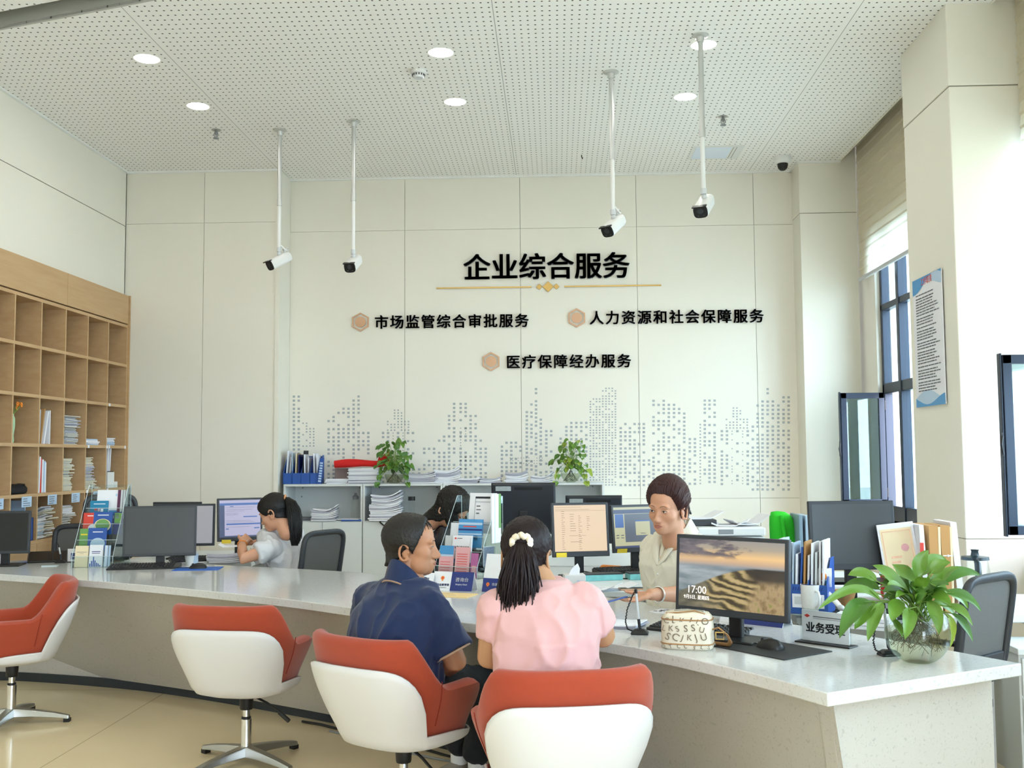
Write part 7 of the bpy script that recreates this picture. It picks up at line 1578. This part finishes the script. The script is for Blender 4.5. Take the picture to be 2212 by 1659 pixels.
# ---------------------------------------------------------------- office chairs
def office_chair():
    r = thing('office_chair', 'x', 'office chair', (0, 0, 0), 0, 'office chairs of the clerks')
    a, z0, z1 = .215, .55, .985; X = tr(0, -.20, 0) @ Matrix(((1, 0, 0, 0), (0, 1, -.16, .09), (0, 0, 1, 0), (0, 0, 0, 1))); fr = MB().at(X); n = 44; pts = []
    for i in range(n+1):
        t = 2*PI*i/n; e = .35; pts.append((a*math.copysign(abs(math.cos(t))**e, math.cos(t))*(1-.10*(1-math.sin(t))/2), -.03*math.cos(t)**2*0-.02, (z0+z1)/2+(z1-z0)/2*math.copysign(abs(math.sin(t))**e, math.sin(t))))
    fr.tube(pts, .020, 8); fr.build('back_frame', M['dgrey'], r, smooth=50)
    MB().at(X).add([(p[0], p[1], p[2]) for p in pts[:-1]], [tuple(range(n))]).build('mesh_back', M['mesh'], r)
    MB().at(X).box(-.17, .17, -.035, -.015, .60, .66).build('lumbar_bar', M['dgrey'], r, bevel=.006)
    rs = [[(.235*k*math.copysign(abs(math.cos(t))**.5, math.cos(t)), .02+.23*k*math.copysign(abs(math.sin(t))**.5, math.sin(t)), z) for t in [2*PI*j/32 for j in range(32)]] for k, z in ((.9, .40), (1, .415), (1, .445), (.93, .462), (.5, .468))]
    MB().loft(rs).build('seat', M['black_matt'], r, smooth=50); MB().tube([(0, -.02, .40), (0, -.22, .42), (0, -.245, .56), (0, -.235, .66)], .022, 8, flat=.6).build('back_stem', M['black'], r, smooth=50)
    for s in (-1, 1): MB().tube([(s*.22, .02, .41), (s*.27, .02, .45), (s*.275, -.02, .62), (s*.27, .0, .64), (s*.27, .14, .64)], .014, 8).build('armrest', M['black'], r, smooth=50)
    MB().cyl((0, 0, .09), (0, 0, .40), .024, n=14).build('gas_lift', M['black'], r, smooth=40)
    for k in range(5):
        t = 2*PI*k/5; c, s = math.cos(t), math.sin(t); l = MB().tube([(0, 0, .10), (.18*c, .18*s, .085), (.29*c, .29*s, .065)], [.028, .02, .014], 8).build('base_leg', M['black'], r, smooth=50); MB().cyl((.29*c-.02*s, .29*s+.02*c, .027), (.29*c+.02*s, .29*s-.02*c, .027), .027, n=14).build('caster', M['black'], l, smooth=40)
    return r
M['mesh'] = mat('grey_mesh_fabric', '5f5e5c', .8, var=.15, scale=200)
def place_office():
    t = office_chair(); p = PY(690, 1200, 7.52); q = PY(2098, 1330, 4.75); f = PY(154, 1150, 7.75); g = PY(248, 1090, 8.6)
    sp = [((-1.86, 7.36), -62, 'grey mesh office chair of the young clerk in white'), ((1.61, 4.67), -42, 'grey mesh office chair behind the large plant at the right'), ((.78, 5.30), -138, 'office chair under the cream shirted clerk'), ((-.77, 7.05), 95, 'office chair under the bowed woman in the dark jacket'), ((f.x, f.y+.02), 170, 'empty black office chair left of the left brochure stand'), ((g.x, g.y), 150, 'empty black office chair farther back behind the left brochure stand')]
    for i, ((x, y), hd, lab) in enumerate(sp):
        if i == 0: t.location = (x, y, 0); t.rotation_euler = (0, 0, math.radians(-hd)); t['label'] = lab
        else:
            d = dup(t, lab, (x, y, 0), math.radians(-hd))
            if i == 5: d.scale = (1, 1, 1.2)
place_office()
# ---------------------------------------------------------------- right hand side and back table
def right_side():
    Y = 6.55; x0, x1 = PY(1508, 1140, 6.38).x, PY(1652, 1140, 6.38).x; w_ = x1-x0; r = thing('printer', 'grey white office printer on the side table behind the landscape monitor', 'printer', ((x0+x1)/2, Y, DK)); a = w_/2
    MB().box(-a, a, -.18, .2, 0, .27).build('printer_body', M['lgrey'], r, bevel=.012); MB().box(-a-.004, a+.004, -.185, .2, .275, .325).build('scanner_lid', M['white'], r, bevel=.010); MB().box(-a*.4, a*.05, -.188, -.183, .286, .314).build('lid_grip', M['grey'], r, bevel=.003)
    MB().box(-a*.8, a*.8, -.1825, -.175, .05, .14).build('paper_drawer', M['white'], r, bevel=.004); v = MB()
    for k in range(4): v.box(a*.35, a*.85, -.1822, -.178, .19+.016*k, .196+.016*k)
    v.build('vent_slots', M['grey'], r); MB().box(-a-.10, -a+.13, -.06, .16, .325, .365).build('paper_feeder', M['dgrey'], r, bevel=.006)
    zt = DK+.3265; cx_ = (x0+x1)/2
    sheet('loose_paper', 'sheet lying on the left of the printer feeder', Vector((cx_-a*.75, Y+.06, DK+.366)), .24, .17, 10, M['paper'], 0, 'paper', 3, .006, .12)
    sheet('loose_paper', 'sheet lying on the middle of the printer lid', Vector((cx_+.02, Y-.03, zt)), .22, .18, -14, M['paper'], 5, 'paper', 4, .006, .1); sheet('loose_paper', 'printed sheet lying on the right of the printer lid', Vector((cx_+a*.62, Y+.0, zt+.008)), .24, .17, 12, M['paper'], 6, 'paper', 6, .005, .16)
    # green bag and grey blue folders
    P = PY(1692, 1130, 6.5); r = thing('green_bag', 'bright green cloth bag standing right of the printer', 'bag', (P.x, 6.5, DK)); b = MB()
    b.loft([[(.085*k*math.copysign(abs(math.cos(t))**.6, math.cos(t))+dx, .055*k*math.sin(t), z) for t in [2*PI*j/28 for j in range(28)]] for k, z, dx in ((.85, 0, 0), (1, .05, .0), (1.0, .25, .002), (.95, .33, -.004), (.78, .385, -.016), (.5, .41, -.03), (.1, .415, -.035))]); b.build('bag_body', M['green'], r, smooth=60); MB().tube([(-.02, -.05, .39), (-.01, -.062, .30), (.0, -.064, .16), (.01, -.06, .05)], [.012, .014, .012, .006], 8).build('bag_fold', M['green'], r, smooth=60)
    for i, (px, w2, h_, mm, lab) in enumerate(((1720, .022, .40, 'folder_a', 'dark grey blue upright file left of the pale one, beside the green bag'), (1736, .035, .395, 'folder_b', 'pale grey blue upright file beside the dark monitor'))):
        P = PY(px, 1130, 6.45); o = MB().box(-w2/2, w2/2, -.12, .12, 0, h_).build('lever_file', M[mm], None, loc=(P.x, 6.45, DK), bevel=.003); tag(o, lab, 'file', 'upright files beside the printer')
    # right desk: shelf riser, files, kettle
    Yd = 5.28; P = PY(1850, 1250, Yd); r = thing('monitor_riser', 'low black desk shelf beside the dark grey monitor', 'desk shelf', (P.x+.10, Yd+.22, DK)); MB().box(-.30, .32, -.1, .1, .10, .115).build('shelf_top', M['black'], r, bevel=.002)
    for s in (-.29, .31): MB().box(s-.01, s+.01, -.1, .1, 0, .10).build('shelf_side', M['black'], r)
    P2 = PY(1822, 1253, Yd-.15); r = thing('wooden_dish', 'round tan dish on the desk below the dark grey monitor', 'dish', (P2.x, Yd-.17, DK+.0)); MB().lathe([(.001, 0), (.02, 0), (.05, .10), (.055, .105), (.05, .112), (.001, .104)], 24).build('dish', M['kraft'], r, smooth=50)
    xs = [(1945, 26, 'certificate', .41, -.05), (1962, 22, 'certificate', .42, -.04)]
    def file_(label, px, t_, h_, d_, mt, lean, Y=5.22, name='file_folder', marks=None):
        P = PY(px, 1200, Y); b = MB(); b.loft([[(-t_/2, -d_/2, 0), (t_/2, -d_/2, 0), (t_/2, d_/2, 0), (-t_/2, d_/2, 0)], [(lean-t_/2, -d_/2, h_), (lean+t_/2, -d_/2, h_), (lean+t_/2, d_/2, h_-.0), (lean-t_/2, d_/2, h_)]]); ml = [mt]
        if marks: b.box(lean-t_/2+.002, lean+t_/2-.002, -d_/2-.0012, -d_/2, h_*.55, h_*.8, 1); ml.append(marks)
        o = b.build(name, ml, None, loc=(P.x, Y, DK+.0005), bevel=.001); return tag(o, label, 'file', 'files on the right desk')
    b = None
    r = thing('certificate_folder', 'open cream certificate folder with a red seal leaning against the files', 'certificate', (PY(1962, 1200, 5.12).x, 5.12, DK), math.radians(-8)); X = ry(math.radians(-7)) @ rx(math.radians(-6)); MB().at(X).box(-.085, .085, -.002, .012, 0, .43).build('cover', M['paper'], r, bevel=.002); c = MB().at(X); c.box(-.075, .072, -.0032, -.002, .05, .405, 0)
    for q in ((-.068, .065, .390, .394), (-.068, .065, .06, .064), (-.068, -.064, .06, .394), (.061, .065, .06, .394)): c.box(q[0], q[1], -.004, -.0032, q[2], q[3], 1)
    c.loft([[(.03+.018*math.cos(2*PI*k/20), -.0036, .31+.018*math.sin(2*PI*k/20)) for k in range(20)], [(.03+.018*math.cos(2*PI*k/20), -.0042, .31+.018*math.sin(2*PI*k/20)) for k in range(20)]], mi=2); scribble(c, -.04, .04, .16, .28, 5, 1, random.Random(4), -.0042); c.build('certificate_page', [M['cream'], M['rose'], M['pink']], r)
    file_('white folder with a red round seal standing left of the brown files', 1984, .022, .42, .22, M['paper'], -.02, 5.20, marks=M['redp']); 
    for px, lab in ((2005, 'left of the two brown card files tied with white string'), (2030, 'right of the two brown card files tied with white string')):
        o = file_(lab, px, .045, .415, .22, M['kraft'], -.01, 5.22); s_ = MB(); s_.box(-.0235, .0235, -.1115, -.1095, .27, .275); s_.ball((.0, -.112, .272), (.006, .003, .006)); s_.build('string', M['white'], o); e = MB(); e.box(.012, .0228, -.1108, -.1095, .01, .41); e.build('paper_edges', M['cream'], o)
    file_('clear white plastic folder at the right end of the brown files', 2056, .03, .43, .23, M['paper'], -.03, 5.24); sheet('loose_paper', 'curled white sheets leaning at the left of the certificate folder', Vector((PY(1932, 1240, 5.10).x, 5.06, DK+.0)), .1, .1, 0, M['paper'], 0, 'paper', 2, .10)
    o = MB().box(-.02, .02, -.08, .08, 0, .26).build('thermos', M['red'], None, loc=(PY(1926, 1220, 5.55).x, 5.62, DK), bevel=.015); tag(o, 'dark red box standing behind the dark grey monitor', 'box')
    # white table with kettle, and the drawer pedestal
    r = thing('side_table', 'white table at the right edge carrying the glass kettle', 'table', (2.74, 5.45, 0)); MB().box(-.62, .34, -.36, .36, .70, .74).build('table_top', M['cab'], r, bevel=.006); MB().box(-.44, .3, -.30, .30, .66, .70).build('apron', M['cab'], r)
    for sx in (-.44, .28):
        for sy in (-.28, .28): MB().box(sx-.03, sx+.03, sy-.03, sy+.03, 0, .66).build('leg', M['cab'], r)
    q = PY(2107, 1230, 5.3); r = thing('glass_kettle', 'glass kettle with dark lid and handle on the white table', 'kettle', (q.x, 5.3, .7405), math.radians(-105)); MB().lathe([(.001, .02), (.078, .02), (.082, .04), (.075, .14), (.058, .235), (.056, .235), (.072, .14), (.079, .04), (.001, .03)], 32).build('kettle_glass', M['bottle'], r, smooth=40); MB().lathe([(.001, 0), (.085, 0), (.085, .02), (.001, .02)], 28).build('kettle_base', M['kettle'], r); MB().lathe([(.001, .235), (.066, .235), (.064, .25), (.02, .255), (.016, .275), (.02, .285), (.001, .287)], 24).build('kettle_lid', M['kettle'], r, smooth=40)
    MB().tube([(.06, 0, .23), (.10, 0, .225), (.115, 0, .17), (.11, 0, .10), (.085, 0, .06)], [.013, .015, .015, .013, .010], 10).build('kettle_handle', M['kettle'], r, smooth=60); MB().lathe([(.001, .03), (.07, .03), (.07, .09), (.001, .09)], 24).build('tea', M['water'], r)
    r = thing('drawer_pedestal', 'white drawer pedestal with a lock behind the right end of the counter', 'drawer cabinet', (2.26, 5.09, 0)); MB().box(-.20, .20, -.26, .02, .05, .60).build('pedestal_body', M['cab'], r, bevel=.004); MB().box(-.21, .21, -.28, .03, .60, .63).build('pedestal_top', M['cab'], r, bevel=.004)
    for k in range(3): d = MB().box(-.19, .19, -.275, -.26, .07+.175*k, .235+.175*k).build('drawer', M['cab'], r, bevel=.003); MB().box(-.05, .05, -.28, -.274, .20+.175*k, .215+.175*k).build('drawer_handle', M['grey'], d)
    MB().box(.06, .14, -.283, -.2745, .50, .545).build('lock_plate', M['black'], r, bevel=.006); MB().cyl((.10, -.283, .522), (.10, -.288, .522), .013, n=16).build('lock', M['chrome'], r)
    # cables along the plinth
    r = thing('power_cables', 'grey and black cables lying along the foot of the counter', 'cable', (0, 0, 0)); f = offset(crom(FRONT, 6), .44, .10); b = MB(); b.tube([(p.x, p.y, .008+.004*math.sin(i*1.7)) for i, p in enumerate(f[22:52])], .007, 6); b.build('black_cable', M['black'], r, smooth=60); g = offset(crom(FRONT, 6), .37, .04); b = MB(); b.tube([(p.x+.02*math.sin(i*.9), p.y+.02*math.cos(i*1.3), .006) for i, p in enumerate(g[24:50])], .0055, 6); b.build('grey_cable', M['grey'], r, smooth=60)
M['folder_a'] = mat('grey_blue_card', '7f94a0', .5); M['folder_b'] = mat('pale_blue_card', 'a9bccb', .5); M['kettle'] = mat('dark_teal_plastic', '16262c', .3)
right_side()
